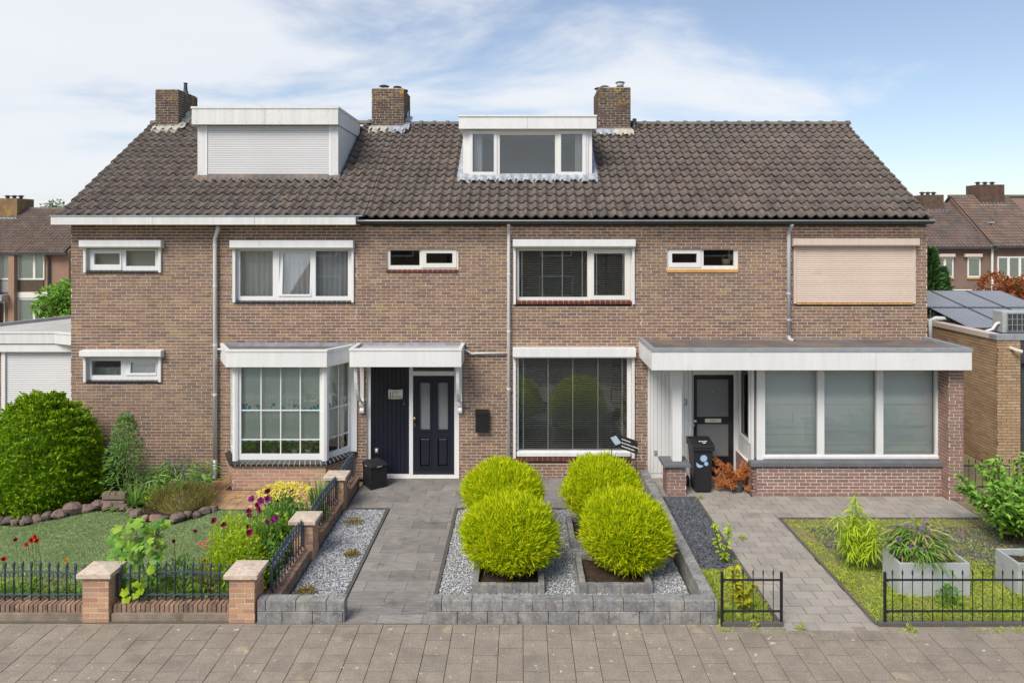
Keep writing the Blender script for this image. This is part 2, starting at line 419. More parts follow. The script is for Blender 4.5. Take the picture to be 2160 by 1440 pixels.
class MB:
    def __init__(s): s.v = []; s.f = []; s.a = []; s.r = 0.0
    def add(s, vs, fs, M=None):
        n = len(s.v)
        for p in vs:
            s.v.append(tuple(M @ Vector(p)) if M is not None else tuple(p)); s.a.append(s.r)
        s.f += [tuple(i + n for i in f) for f in fs]
        return s
    def box(s, x0, x1, y0, y1, z0, z1, M=None):
        return s.add([(x0, y0, z0), (x1, y0, z0), (x1, y1, z0), (x0, y1, z0), (x0, y0, z1), (x1, y0, z1), (x1, y1, z1), (x0, y1, z1)],
                     [(0, 3, 2, 1), (4, 5, 6, 7), (0, 1, 5, 4), (1, 2, 6, 5), (2, 3, 7, 6), (3, 0, 4, 7)], M)
    def prism(s, poly, vec, M=None):
        """poly: 3-D points of a planar outline, swept along vec"""
        n = len(poly); vec = Vector(vec)
        P = [Vector(p) for p in poly]
        fs = [tuple(range(n))[::-1], tuple(range(n, 2 * n))]
        fs += [(i, (i + 1) % n, (i + 1) % n + n, i + n) for i in range(n)]
        return s.add(P + [p + vec for p in P], fs, M)
    def tube(s, pts, r, n=8, cap=True, M=None):
        P = [Vector(p) for p in pts]; k = len(P)
        rs = r if isinstance(r, (list, tuple)) else [r] * k
        vs = []; u = None
        for i in range(k):
            t = (P[min(i + 1, k - 1)] - P[max(i - 1, 0)]).normalized()
            if u is None:
                u = t.orthogonal().normalized()
            u = (u - t * u.dot(t)).normalized()
            w = t.cross(u)
            for j in range(n):
                a = 2 * math.pi * j / n
                vs.append(P[i] + (u * math.cos(a) + w * math.sin(a)) * rs[i])
        fs = [(i * n + j, i * n + (j + 1) % n, (i + 1) * n + (j + 1) % n, (i + 1) * n + j) for i in range(k - 1) for j in range(n)]
        if cap: fs += [tuple(range(n))[::-1], tuple(range((k - 1) * n, k * n))]
        return s.add(vs, fs, M)
    def lathe(s, prof, n=12, c=(0, 0, 0), M=None):
        vs = []; k = len(prof)
        for r, z in prof:
            for j in range(n):
                a = 2 * math.pi * j / n
                vs.append((c[0] + r * math.cos(a), c[1] + r * math.sin(a), c[2] + z))
        fs = [(i * n + j, i * n + (j + 1) % n, (i + 1) * n + (j + 1) % n, (i + 1) * n + j) for i in range(k - 1) for j in range(n)]
        fs += [tuple(range(n))[::-1], tuple(range((k - 1) * n, k * n))]
        return s.add(vs, fs, M)
    def plate(s, x0, x1, z0, z1, yf, yb, holes=(), M=None, back=True):
        """upright slab (front face yf, back yb) with rectangular holes and their reveals"""
        H = [(max(h[0], x0), min(h[1], x1), max(h[2], z0), min(h[3], z1)) for h in holes]
        xs = sorted({x0, x1, *[q for h in H for q in h[:2]]}); zs = sorted({z0, z1, *[q for h in H for q in h[2:]]})
        for i in range(len(xs) - 1):
            for j in range(len(zs) - 1):
                a, b, c, d = xs[i], xs[i + 1], zs[j], zs[j + 1]
                if b - a < 1e-6 or d - c < 1e-6: continue
                mx_, mz_ = (a + b) / 2, (c + d) / 2
                if any(h[0] < mx_ < h[1] and h[2] < mz_ < h[3] for h in H): continue
                s.add([(a, yf, c), (b, yf, c), (b, yf, d), (a, yf, d)], [(0, 1, 2, 3)], M)
                if back: s.add([(a, yb, c), (b, yb, c), (b, yb, d), (a, yb, d)], [(3, 2, 1, 0)], M)
        rim = [(x0, x1, z0, z1, 0)] + [(*h, 1) for h in H]
        for a, b, c, d, inner in rim:
            q = [(a, c), (b, c), (b, d), (a, d)]
            for i in range(4):
                p, r_ = q[i], q[(i + 1) % 4]
                if inner and ((p[0] == r_[0] and p[0] in (x0, x1)) or (p[1] == r_[1] and p[1] in (z0, z1))): continue
                s.add([(p[0], yf, p[1]), (r_[0], yf, r_[1]), (r_[0], yb, r_[1]), (p[0], yb, p[1])], [(0, 1, 2, 3) if inner else (3, 2, 1, 0)], M)
        return s
    def build(s, name, mat, parent=None, mw=None, smooth=False, bevel=0.0, local=False):
        me = bpy.data.meshes.new(name)
        V = s.v
        mw = mw if mw is not None else Matrix()
        me.from_pydata(V, [], s.f)
        if any(s.a):
            a = me.attributes.new('v', 'FLOAT', 'POINT'); a.data.foreach_set('value', np.array(s.a, np.float32))
        if smooth:
            me.polygons.foreach_set('use_smooth', np.ones(len(me.polygons), bool))
        setm(me, mat)
        o = inst(name, me, parent, mw)
        if bevel:
            b = o.modifiers.new('bevel', 'BEVEL'); b.width = bevel; b.segments = 2; b.limit_method = 'ANGLE'; b.angle_limit = R(40)
        return o
def B(name, mat, parent, *boxes, bevel=0.0):
    m = MB()
    for b in boxes: m.box(*b)
    return m.build(name, mat, parent, bevel=bevel)

BOXT = np.array([(0, 1, 5), (0, 5, 4), (1, 2, 6), (1, 6, 5), (3, 0, 4), (3, 4, 7), (4, 5, 6), (4, 6, 7), (0, 2, 1), (0, 3, 2)])   # no back face
def boxes(mn, mxx):
    """N axis-aligned boxes without back faces -> verts, tris"""
    mn = np.asarray(mn, float); mxx = np.asarray(mxx, float); n = len(mn)
    sel = np.array([(0, 0, 0), (1, 0, 0), (1, 1, 0), (0, 1, 0), (0, 0, 1), (1, 0, 1), (1, 1, 1), (0, 1, 1)])
    V = mn[:, None, :] * (1 - sel) + mxx[:, None, :] * sel
    T = (BOXT[None] + 8 * np.arange(n)[:, None, None]).reshape(-1, 3)
    return V.reshape(-1, 3), T
def unit_brick():
    me = bpy.data.meshes.new('brick')
    V, T = boxes([(0, 0, 0)], [(1, 1, 1)])
    me.from_pydata([tuple(v) for v in V], [], [tuple(t) for t in T])
    return me
UNIT = {}
def brick_inst(name, mat, parent, M, x0, x1, y0, y1, z0, z1):
    if mat not in UNIT:
        UNIT[mat] = unit_brick(); setm(UNIT[mat], mat)
    S = Matrix.Diagonal((x1 - x0, y1 - y0, z1 - z0, 1))
    return inst(name, UNIT[mat], parent, M @ Matrix.Translation((x0, y0, z0)) @ S)

def frame(O, U):
    """local frame of an upright wall: x along U, y into the wall, z up"""
    U = Vector((U[0], U[1], 0)).normalized(); Z = Vector((0, 0, 1)); Y = Z.cross(U)
    m = Matrix((U, Y, Z)).transposed().to_4x4(); m.translation = Vector(O)
    return m
def brickwall(parent, O, U, Ln, z0, z1, holes=(), mat='brick', mortar='mortar', thick=.1, indiv=0, prefer=None, bl=.211, bh=.064, jt=.0125, proud=.005,
              wall_name='mortar_bed', phase=0.0, shape=None, make_bed=True):
    """bricks laid course by course in front of a mortar bed; U runs to the right seen from outside"""
    M = frame(O, U)
    nz = max(1, round((z1 - z0) / bh)); ch = (z1 - z0) / nz
    HH = []
    for h in holes:
        a = z0 + round((h[2] - z0) / ch) * ch; b = z0 + round((h[3] - z0) / ch) * ch
        HH.append((h[0], h[1], a, b))
    if make_bed:
        bed = MB().plate(0, Ln, z0, z1, 0.0, thick, HH, M).build(wall_name, mortar, parent)
    else: bed = parent
    mn = []; mxx = []
    for j in range(nz):
        a = z0 + j * ch + jt / 2; b = z0 + (j + 1) * ch - jt / 2; mid = (a + b) / 2
        x = -bl * ((j % 2) * .5 + phase) + rnd.uniform(-.018, .018) - (bl if rnd.random() < .5 else 0)
        cuts = [(h[0], h[1]) for h in HH if h[2] < mid < h[3]]
        if shape:
            lim = shape(mid)
        else: lim = (0, Ln)
        while x < lim[1]:
            l, r = x + jt / 2, x + bl - jt / 2 + rnd.uniform(-.003, .003)
            x += bl
            l = max(l, lim[0] + .0005); r = min(r, lim[1] - .0005)
            seg = [(l, r)]
            for c in cuts:
                ns = []
                for p, q in seg:
                    if q <= c[0] or p >= c[1]: ns.append((p, q))
                    else:
                        if p < c[0] - .012: ns.append((p, c[0] - .001))
                        if q > c[1] + .012: ns.append((c[1] + .001, q))
                seg = ns
            for p, q in seg:
                if q - p > .012:
                    e = rnd.uniform(-.0015, .0015)
                    mn.append((p, -proud + e, a + rnd.uniform(-.001, .001))); mxx.append((q, .004, b + rnd.uniform(-.001, .001)))
    mn = np.array(mn); mxx = np.array(mxx)
    if not len(mn): return bed
    n = len(mn)
    if n <= 300 and indiv >= 0: pick = set(range(n))
    elif indiv > 0:
        key = prefer(mn, mxx) if prefer else mn[:, 2]
        pick = set(np.argsort(key)[:indiv].tolist())
    else: pick = set()
    for i in pick:
        brick_inst('brick', mat, bed, M, mn[i, 0], mxx[i, 0], mn[i, 1], mxx[i, 1], mn[i, 2], mxx[i, 2])
    rest = [i for i in range(n) if i not in pick]
    if rest:
        V, T = boxes(mn[rest], mxx[rest])
        V = V @ np.array(M.to_3x3()).T + np.array(M.translation)
        at = np.repeat(rng.random(len(rest)), 8)
        trimesh('brickwork', V, T, mat, bed, None, at, kind='stuff')
    return bed

def text_mesh(name, body, size, mat, parent, M, font_shear=0.0, extrude=.001, align='LEFT', bold=0.0, sx=1.0):
    cu = bpy.data.curves.new(name, 'FONT'); cu.body = body; cu.size = size; cu.extrude = extrude; cu.shear = font_shear
    cu.align_x = align; cu.offset = bold
    to = bpy.data.objects.new('tmp', cu); COL.objects.link(to)
    dg = bpy.context.evaluated_depsgraph_get()
    me = bpy.data.meshes.new_from_object(to.evaluated_get(dg))
    bpy.data.objects.remove(to)
    me.name = name; me.materials.clear(); setm(me, mat)
    return inst(name, me, parent, M @ Matrix.Diagonal((sx, 1, 1, 1)))
def face_mat(O, U):
    """matrix for flat text on an upright face: x along U, y up"""
    U = Vector((U[0], U[1], 0)).normalized(); Z = Vector((0, 0, 1)); Nn = U.cross(Z)
    m = Matrix((U, Z, Nn)).transposed().to_4x4(); m.translation = Vector(O)
    return m
# ------------------------------------------------------------------ the three row houses
XA, XB, XC, XD = -9.5, -3.48, 2.53, 8.555
WALL_TOP = 5.40
EY, EZ, SLOPE = -.15, 5.490, math.atan(.685)
SD = Vector((0, math.cos(SLOPE), math.sin(SLOPE))); SN = Vector((0, -math.sin(SLOPE), math.cos(SLOPE)))
TW, TG = .2085, .286
RIDGE_S = 4.42
def roof_z(y): return EZ + (y - EY) * math.tan(SLOPE)

HL = thing('terraced_house', 'brown brick house with bay window and wide white shuttered dormer', 'house', (-6.5, 0, 0))
HM = thing('terraced_house', 'brown brick house with navy front door and small three-pane dormer', 'house', (-.5, 0, 0))
HR = thing('terraced_house', 'brown brick house with flat-roofed porch extension and no dormer', 'house', (5.5, 0, 0))

def rect(px0, px1, py0, py1, y=0.0):
    return (fx(px0, y), fx(px1, y), fz(py1, y), fz(py0, y))
def hole(r, x0): return (r[0] - x0, r[1] - x0, r[2], r[3])

holesL = [rect(183, 335, 524, 576), rect(496, 742, 523, 639), rect(183, 335, 754, 806), rect(497, 742, 745, 955)]
holesM = [rect(815, 966.5, 521, 575), rect(1089, 1333.5, 518, 642), rect(1090, 1332, 748, 973), rect(773, 968, 745, 1009.5)]
holesR = [rect(1406.5, 1557, 521, 575), rect(1679, 1928, 515, 642), rect(1365, 1957, 745, 1009.5)]
for H, a, b, hs in ((HL, XA, XB, holesL), (HM, XB, XC, holesM), (HR, XC, XD, holesR)):
    brickwall(H, (a, 0, -.02), (1, 0), b - a, 0, WALL_TOP + .02, [hole(h, a) for h in hs], indiv=300, wall_name='front_wall',
              prefer=lambda mn, mxx: np.abs(mn[:, 2] - 3.6) + 50 * (mxx[:, 0] - mn[:, 0] < .18), thick=.28)
    # rest of the carcass: floors, inner and outer walls
    rr = MB()
    rr.box(a + .005, b - .005, 7.2, 7.45, 0, 5.5)
    rr.build('rear_wall', 'far_brick_brown', H)
    fl = MB().box(a + .12, b - .12, .281, 7.19, 2.62, 2.84).box(a + .12, b - .12, .281, 7.19, 5.20, 5.34)
    fl.box(a + .12, b - .12, .281, 7.19, -.02, .03)
    fl.build('floor', 'room_floor', H)
    MB().box(a + .12, b - .12, 3.6, 3.7, .031, 2.61).box(a + .12, b - .12, 3.0, 3.1, 2.85, 5.19).build('inner_wall', 'room_wall', H)
    for xs in ((a, a + .115), (b - .115, b)):
        g = [(xs[0], .282, 0), (xs[0], 7.19, 0), (xs[0], 7.19, 5.5), (xs[0], 3.5, 7.85), (xs[0], .282, 5.55)]
        MB().prism(g, (xs[1] - xs[0], 0, 0)).build('side_wall', 'far_brick_brown', H)

# ---- roof tiles: S-shaped pans with a real lip
def tile_mesh():
    n = 12; V = []; Fc = []
    w = TW + .006; ln = TG + .05
    for s_, lift in ((0, .050), (ln, .010)):
        for i in range(n + 1):
            u = i / n
            V.append((u * w, s_, lift + .032 * math.cos(2 * math.pi * (u - .30)) + .006 * math.cos(4 * math.pi * (u - .30))))
    for i in range(n + 1):
        u = i / n
        V.append((u * w, .004, 0.050 - .032 + .032 * math.cos(2 * math.pi * (u - .30)) + .006 * math.cos(4 * math.pi * (u - .30))))
    m = n + 1
    for i in range(n):
        Fc.append((i, i + 1, m + i + 1, m + i)); Fc.append((2 * m + i, 2 * m + i + 1, i + 1, i))
    Fc.append((0, m, 2 * m)); Fc.append((n, 3 * m - 1, 2 * m - 1))
    me = bpy.data.meshes.new('roof_tile'); me.from_pydata(V, [], Fc); setm(me, 'roof_tile')
    for i, p in enumerate(me.polygons): p.use_smooth = (i % 2 == 0 and i < 2 * n)
    return me
TILE = tile_mesh()
TV = np.array([v.co[:] for v in TILE.vertices]); TT = []
for p in TILE.polygons:
    q = list(p.vertices); TT.append((q[0], q[1], q[2]))
    if len(q) == 4: TT.append((q[0], q[2], q[3]))
TT = np.array(TT)
RM = Matrix((Vector((1, 0, 0)), SD, SN)).transposed().to_4x4()
dormers = [(-7.30, -4.22, 1.2), (-1.30, 1.57, 1.25)]
NROW = 16
for H, a, b, zo in ((HL, -9.70, -3.30, .03), (HM, -3.30, 2.53, 0.0), (HR, 2.53, 8.56, .0)):
    rx0 = max(a, XA); rx1 = min(b, XD)
    deck = MB()
    pb = Vector((0, EY + .02, EZ - .045)); pt = pb + SD * RIDGE_S
    deck.prism([(a + .02, pb.y, pb.z), (a + .02, pt.y, pt.z), (a + .02, pt.y, pt.z - .05), (a + .02, pb.y, pb.z - .05)], (b - a - .04, 0, 0))
    # rear slope
    deck.prism([(a + .02, pt.y + .002, pt.z), (a + .02, 7.6, 5.45), (a + .02, 7.6, 5.40), (a + .02, pt.y + .002, pt.z - .05)], (b - a - .04, 0, 0))
    roof = deck.build('roof', 'roof_deck', H)
    nc = round((b - a) / TW); w = (b - a) / nc
    plist = []
    for i in range(NROW):
        for j in range(nc):
            o = Vector((a + j * w, EY, EZ + zo)) + SD * (i * TG - .02)
            if i == NROW - 1: o -= SD * .10; o += SN * .012
            cxx, cyy = o.x + TW / 2, o.y + .12
            if any(d[0] < cxx < d[1] and cyy > d[2] for d in dormers): continue
            jit = Matrix.Translation(o + SN * rnd.uniform(-.004, .006) + SD * rnd.uniform(-.009, .009)) @ RM @ Matrix.Rotation(rnd.uniform(-.025, .025), 4, 'Z')
            plist.append(jit)
    for k, mtx in enumerate(plist[:300]): inst('roof_tile', TILE, roof, mtx)
    V = []; T = []; A = []
    for k, mtx in enumerate(plist[300:]):
        m3 = np.array(mtx.to_3x3()); V.append(TV @ m3.T + np.array(mtx.translation)); T.append(TT + k * len(TV)); A.append(np.full(len(TV), rnd.random()))
    if V: trimesh('upper_roof_tiles', np.concatenate(V), np.concatenate(T), 'roof_tile', roof, None, np.concatenate(A), smooth=False, kind='stuff')
    # ridge
    rl = .345; nr = round((b - a) / rl); rl = (b - a) / nr
    rme = MB()
    top = Vector((0, EY, EZ)) + SD * RIDGE_S
    for (x0, x1, r0) in ((0, rl + .03, .095), (rl - .05, rl + .03, .118)):
        pr = [(x0, math.cos(t) * r0 * 1.15, math.sin(t) * r0) for t in [math.pi * q / 8 for q in range(9)]]
        rme.prism(pr[::-1], (x1 - x0, 0, 0))
    proto = None
    for k in range(nr):
        xm = a + k * rl
        if any(d[0] + .1 < xm + rl / 2 < d[1] - .1 for d in dormers[:1]): continue
        mtx = Matrix.Translation((xm, top.y + .02, top.z + .015 + zo))
        if proto is None: proto = rme.build('ridge_tile', 'ridge_tile', roof, mtx)
        else: inst('ridge_tile', proto.data, roof, mtx)
# pale replaced tiles by the right verge
# ---- eaves
b = MB()
y0 = -.40
b.box(fx(107, y0), fx(750, y0), y0, y0 + .03, fz(473.8, y0), fz(456.5, y0))
b.box(fx(107, y0) + .002, fx(107, y0) + .03, y0 + .031, -.01, fz(473.8, y0), fz(456.5, y0))
b.box(fx(750, y0) - .03, fx(750, y0) - .002, y0 + .031, -.01, fz(473.8, y0), fz(456.5, y0))
b.box(fx(107, y0) + .031, fx(750, y0) - .031, y0 + .031, -.006, fz(473.8, y0) + .012, fz(473.8, y0) + .03)
e = b.build('eaves_box', 'white_board', HL)
b = MB().box(fx(105, y0), fx(764, y0), y0 - .015, y0 + .12, fz(456.5, y0) + .001, fz(454, y0))
b.build('eaves_trim', 'zinc', HL)
for px in (321, 536.5):
    B('board_joint', 'glass_trim', e, (fx(px, y0) - .003, fx(px, y0) + .003, y0 - .002, y0 + .01, fz(473.6, y0), fz(457, y0)))
yg = -.27
def gutter(H, x0, x1, pipe):
    g = MB(); pr = []
    for k in range(9):
        t = math.pi + math.pi * k / 8
        pr.append((math.cos(t) * .068, math.sin(t) * .068))
    for k in range(8, -1, -1):
        t = math.pi + math.pi * k / 8
        pr.append((math.cos(t) * .062, math.sin(t) * .062))
    zc = 5.415
    P = [(x0, yg + p[0], zc + p[1]) for p in pr]
    nn = len(P)
    g.add(P + [(x1, p[1], p[2]) for p in P], [(i, (i + 1) % nn, (i + 1) % nn + nn, i + nn) for i in range(nn)])
    g.add(P[:9], [tuple(range(9))]); g.add([(x1, p[1], p[2]) for p in P[:9]], [tuple(range(9))[::-1]])
    o = g.build('gutter', 'gutter_dark', H)
    MB().tube([(x0, yg - .066, zc + .004), (x1, yg - .066, zc + .004)], .012, 8).build('gutter_lip', 'gutter_lip', o)
    x = x0 + .3
    while x < x1 - .1:
        bm = MB()
        arc = [(x, yg + math.cos(math.pi + math.pi * k / 8) * .072, zc + math.sin(math.pi + math.pi * k / 8) * .072) for k in range(9)]
        bm.tube(arc, .009, 5); bm.box(x - .012, x + .012, yg + .068, -.012, zc - .04, zc + .01)
        bm.build('gutter_bracket', 'gutter_dark', o)
        x += .74
    B('eaves_board', 'gutter_dark', H, (max(x0, XB + .01), min(x1, XD - .01), -.012, -.006, 5.32, 5.47))
gutter(HM, fx(754, yg), XC - .002, None)
gutter(HR, XC + .002, fx(1968, yg), None)
# ---- downpipes
def pipe(H, pts, r, mat, parent=None, clips=()):
    o = MB().tube(pts, r, 12).build('downpipe', mat, H, smooth=True)
    for c in clips:
        MB().lathe([(r + .008, -.02), (r + .008, .02)], 12, c).build('pipe_collar', mat, o)
    return o
px = fx(453.6, -.08)
pipe(HL, [(fx(460, -.2), -.2, 5.30), (fx(459, -.19), -.19, 5.22), (px, -.08, 5.06), (px, -.08, 4.9), (px, -.08, .42)], .040, 'pvc_pipe', clips=[(px, -.08, z) for z in (4.9, 4.05, 2.82, 1.78)])
MB().tube([(px, -.08, .42), (px, -.08, .12), (px - .005, -.12, .03), (px - .005, -.13, .012)], [.044, .044, .05, .05], 12).build('pipe_foot', 'zinc', HL, smooth=True)
px = fx(1073.2, -.07)
pipe(HM, [(px, -.27, 5.36), (px, -.2, 5.31), (px, -.07, 5.2), (px, -.07, 5.1), (px, -.07, .05)], .034, 'pvc_pipe', clips=[(px, -.07, z) for z in (4.3, 3.1, 1.9)])
px = fx(1664, -.08)
o = pipe(HR, [(px, -.27, 5.36), (px, -.22, 5.31), (px, -.08, 5.2), (px, -.08, 5.1), (px, -.08, 3.02)], .040, 'zinc_pale', clips=[(px, -.08, z) for z in (3.9, 3.35)])
pts = [(px, -.08, 3.02), (px, -.085, 2.96), (px + .03, -.13, 2.925), (px + .07, -.19, 2.915)]
MB().tube(pts, .043, 12, cap=False).build('pipe_outlet', 'zinc_pale', HR, smooth=True)

# ---- windows
def pane_box(parent, r, y, glass='glass', M=None):
    o = MB().box(r[0] - .004, r[1] + .004, y, y + .012, r[2] - .004, r[3] + .004, M)
    return o.build('glass_pane', glass, parent)
def win(H, outer, holes, sashes=(), y=.05, mat='white_upvc', depth=.09, glass='glass', name='window', pad=.02, panes=True):
    ro = rect(*outer, y)
    rp = (ro[0] - pad, ro[1] + pad, ro[2] - pad, ro[3] + pad)
    hs = [rect(*h, y) for h in holes]
    ss = [(rect(*s_[0], y), rect(*s_[1], y - .02), s_[2] if len(s_) > 2 else 0) for s_ in sashes]
    cut = hs + [(s_[0][0] + .012, s_[0][1] - .012, s_[0][2] + .012, s_[0][3] - .012) for s_ in ss]
    w = MB().plate(rp[0], rp[1], rp[2], rp[3], y, y + depth, cut).build(name, mat, H, bevel=.006)
    for h in hs:
        if panes: pane_box(w, h, y + .035, glass)
        MB().plate(h[0] - .012, h[1] + .012, h[2] - .012, h[3] + .012, y + .022, y + .03, [(h[0] + .006, h[1] - .006, h[2] + .006, h[3] - .006)]).build('gasket', 'glass_trim', w)
    for so, si, ang in ss:
        M = None
        if ang:
            c = Vector((0, y + .02, so[2]))
            M = Matrix.Translation(c) @ Matrix.Rotation(-R(ang), 4, 'X') @ Matrix.Translation(-c)
        MB().plate(so[0], so[1], so[2], so[3], y - .018, y + .055, [si], M).build('sash', mat, w, bevel=.006)
        pane_box(w, si, y + .015, 'glass_tilt' if ang else glass, M)
    return w
def sill(parent, px0, px1, py0, py1, mat, y=-.03, step=.108, depth=.09):
    x0, x1 = fx(px0, y), fx(px1, y); z0, z1 = fz(py1, y), fz(py0, y)
    n = max(1, round((x1 - x0) / step)); st = (x1 - x0) / n
    bed = MB().prism([(x0 + .004, y + .012, z0 + .006), (x0 + .004, y + depth, z0 + .03), (x0 + .004, y + depth, z1 + .008), (x0 + .004, y + .012, z1 - .012)], (x1 - x0 - .008, 0, 0)).build('sill', 'joint_light' if mat != 'yellow_tile' else 'mortar', parent)
    me = MB().prism([(0, 0, 0), (0, depth, 0.0), (0, depth, z1 - z0 + .012), (0, 0, z1 - z0 - .006)], (st - .008, 0, 0))
    p = None
    for k in range(n):
        mt = Matrix.Translation((x0 + k * st + .004, y, z0))
        if p is None: p = me.build('sill_tile', mat, bed, mt, bevel=.006)
        else:
            q = inst('sill_tile', p.data, bed, mt); bb = q.modifiers.new('bevel', 'BEVEL'); bb.width = .006; bb.segments = 2
def roller(H, box, rails, bottom, mat='white_paint', slats=None, slat_mat='alu_slat', dp=.16, label=None):
    y = -dp
    x0, x1, z0, z1 = rect(*box, y)
    P = [(x0, -.004, z1), (x0, y, z1 - .004), (x0, y, z0 + .03), (x0, y + .035, z0), (x0, -.004, z0)]
    o = MB().prism(P, (x1 - x0, 0, 0)).build('shutter_box', mat, H, bevel=.006)
    for e in (x0 + .0, x1 - .02):
        pass
    yr = -.05
    for a, b_ in rails:
        MB().box(fx(a, yr), fx(b_, yr), yr, -.004, fz(bottom, yr), z0 - .002).build('guide_rail', mat, o, bevel=.004)
    if slats:
        a, b_, n, zb = slats
        ys = -.03
        xa, xb = fx(a, ys), fx(b_, ys); zt = z0 + .01; zbt = fz(zb, ys)
        shutter_slats(o, xa, xb, zbt, zt, ys, n, slat_mat)
    return o
def shutter_slats(parent, xa, xb, zb, zt, ys, n, mat):
    h = (zt - zb) / n
    prof = [(0, 0, 0), (0, -.007, .004), (0, -.010, h * .35), (0, -.009, h * .7), (0, -.003, h - .004), (0, .003, h - .001), (0, .003, 0)]
    p = None
    for k in range(n):
        mt = Matrix.Translation((xa, ys, zb + k * h))
        if p is None: p = MB().prism(prof, (xb - xa, 0, 0)).build('shutter_slat', mat, parent, mt)
        else: inst('shutter_slat', p.data, parent, mt)
    MB().box(xa, xb, ys + .006, ys + .014, zb, zt).build('shutter_backing', mat, parent)
def curtain(parent, x0, x1, z0, z1, y, folds, amp=.025, mat='curtain', gather=0.0):
    n = folds * 8
    V = []; Fc = []
    ph = rnd.uniform(0, 6)
    for j in range(5):
        t = j / 4
        for i in range(n + 1):
            u = i / n
            xx = x0 + (x1 - x0) * u
            if gather: xx = x0 + (x1 - x0) * u * (1 - gather * math.sin(t * math.pi * .9))
            V.append((xx, y + amp * math.sin(u * folds * 2 * math.pi + ph + .5 * math.sin(7 * u)) + .012 * math.sin(u * 31 + t * 3), z0 + (z1 - z0) * t))
    m = n + 1
    for j in range(4):
        for i in range(n): Fc.append((j * m + i, j * m + i + 1, (j + 1) * m + i + 1, (j + 1) * m + i))
    b = MB(); b.add(V, Fc)
    return b.build('curtain', mat, parent, smooth=True)
def venetian(parent, r, y, n, mat='venetian', tilt=3, ladders=(), w=.036):
    x0, x1, z0, z1 = r; h = (z1 - z0) / n
    p = None
    M0 = Matrix.Rotation(R(tilt), 4, 'X')
    for k in range(n):
        mt = Matrix.Translation((x0, y, z0 + (k + .5) * h)) @ M0
        if p is None: p = MB().box(0, x1 - x0, -w / 2, w / 2, -.0015, .0015).build('blind_slat', mat, parent, mt)
        else: inst('blind_slat', p.data, parent, mt)
    for lx in ladders:
        MB().box(lx - .012, lx + .012, y - w / 2 - .003, y - w / 2 - .002, z0, z1).build('blind_tape', mat, parent)
    MB().box(x0, x1, y - .025, y + .025, z0 - .018, z0 + .002).build('blind_rail', mat, parent)

# left house, upper small
w = win(HL, (184.8, 334, 524, 571.5), [(265.6, 327.5, 528.7, 561.3)], [((191.5, 257, 528.8, 569.5), (198.3, 252.3, 534.7, 557.8))])
sill(w, 181, 335, 571.6, 576, 'black_tile')
venetian(w, rect(195, 330, 526, 562, .2), .2, 22, tilt=35, w=.025)
roller(HL, (165.7, 338.9, 506.4, 523.4), [(175, 180.5), (333.5, 339)], 575)
# upper wide
w = win(HL, (497.5, 740.5, 523, 635), [(506.4, 575.4, 529.4, 625), (665.7, 733.7, 529.4, 625)], [((587.5, 656, 529.5, 624.5), (595, 653, 534, 620.8), 4)])
sill(w, 496, 741, 635, 639.5, 'black_tile')
for a, b_ in ((503, 583), (584, 660), (661, 738)):
    curtain(w, fx(a, .25), fx(b_, .25), fz(632, .25), fz(524, .25), .25, 7)
roller(HL, (483.7, 744.7, 506.8, 525.2), [(490, 496), (741, 746)], 638)
# lower small
w = win(HL, (184.8, 334, 754, 803), [(193, 255, 760.7, 791.8)], [((266, 330, 761.5, 791), (274, 327.5, 765.5, 787), 7)])
sill(w, 181, 335, 803.5, 808, 'black_tile')
curtain(w, fx(190, .3), fx(330, .3), fz(795, .3), fz(774, .3), .3, 9, .012)
roller(HL, (166.4, 338.9, 739.4, 754.6), [(175, 180.5), (333.5, 339)], 806)
# middle house, upper small
w = win(HM, (815, 966.3, 521, 568.7), [(823.2, 885.2, 528, 560)], [((889.5, 963, 524.5, 564.5), (899, 954.3, 534, 555.3))], mat='cream_paint', pad=.01)
sill(w, 815, 966.5, 568.8, 575, 'red_tile', y=-.02)
# middle upper wide with venetian blinds
w = win(HM, (1088.8, 1333, 520, 634.3), [(1094.8, 1239, 528.7, 626.8)], [((1245.5, 1328.7, 526.5, 632), (1253, 1318, 534.7, 623.3))], mat='cream_paint', pad=.01)
sill(w, 1089, 1332, 634.6, 642, 'red_tile', y=-.03)
venetian(w, rect(1092, 1242, 524, 628, .16), .16, 27, tilt=7, ladders=[fx(p, .16) for p in (1101, 1144, 1186, 1228)])
venetian(w, rect(1250, 1322, 524, 626, .16), .16, 26, tilt=7, ladders=[fx(p, .16) for p in (1258, 1314)])
roller(HM, (1081.7, 1341, 504.6, 522.4), [(1083, 1088), (1334, 1339)], 642)
# middle ground floor picture window
w = win(HM, (1088, 1330, 750, 963), [(1093.8, 1323, 752, 950)], mat='white_paint', pad=.01)
sill(w, 1089, 1332, 963.5, 973, 'red_tile', y=-.03)
venetian(w, rect(1092, 1325, 752, 952, .17), .17, 45, ladders=[fx(p, .17) for p in (1104, 1156, 1208, 1261, 1312)])
MB().box(fx(1090, -.04), fx(1330, -.04), -.04, .04, fz(962.8, -.04), fz(953.5, -.04)).build('sill_board', 'white_paint', w, bevel=.01)
roller(HM, (1081.7, 1341.6, 734, 756), [(1082.5, 1088), (1333, 1339)], 967)
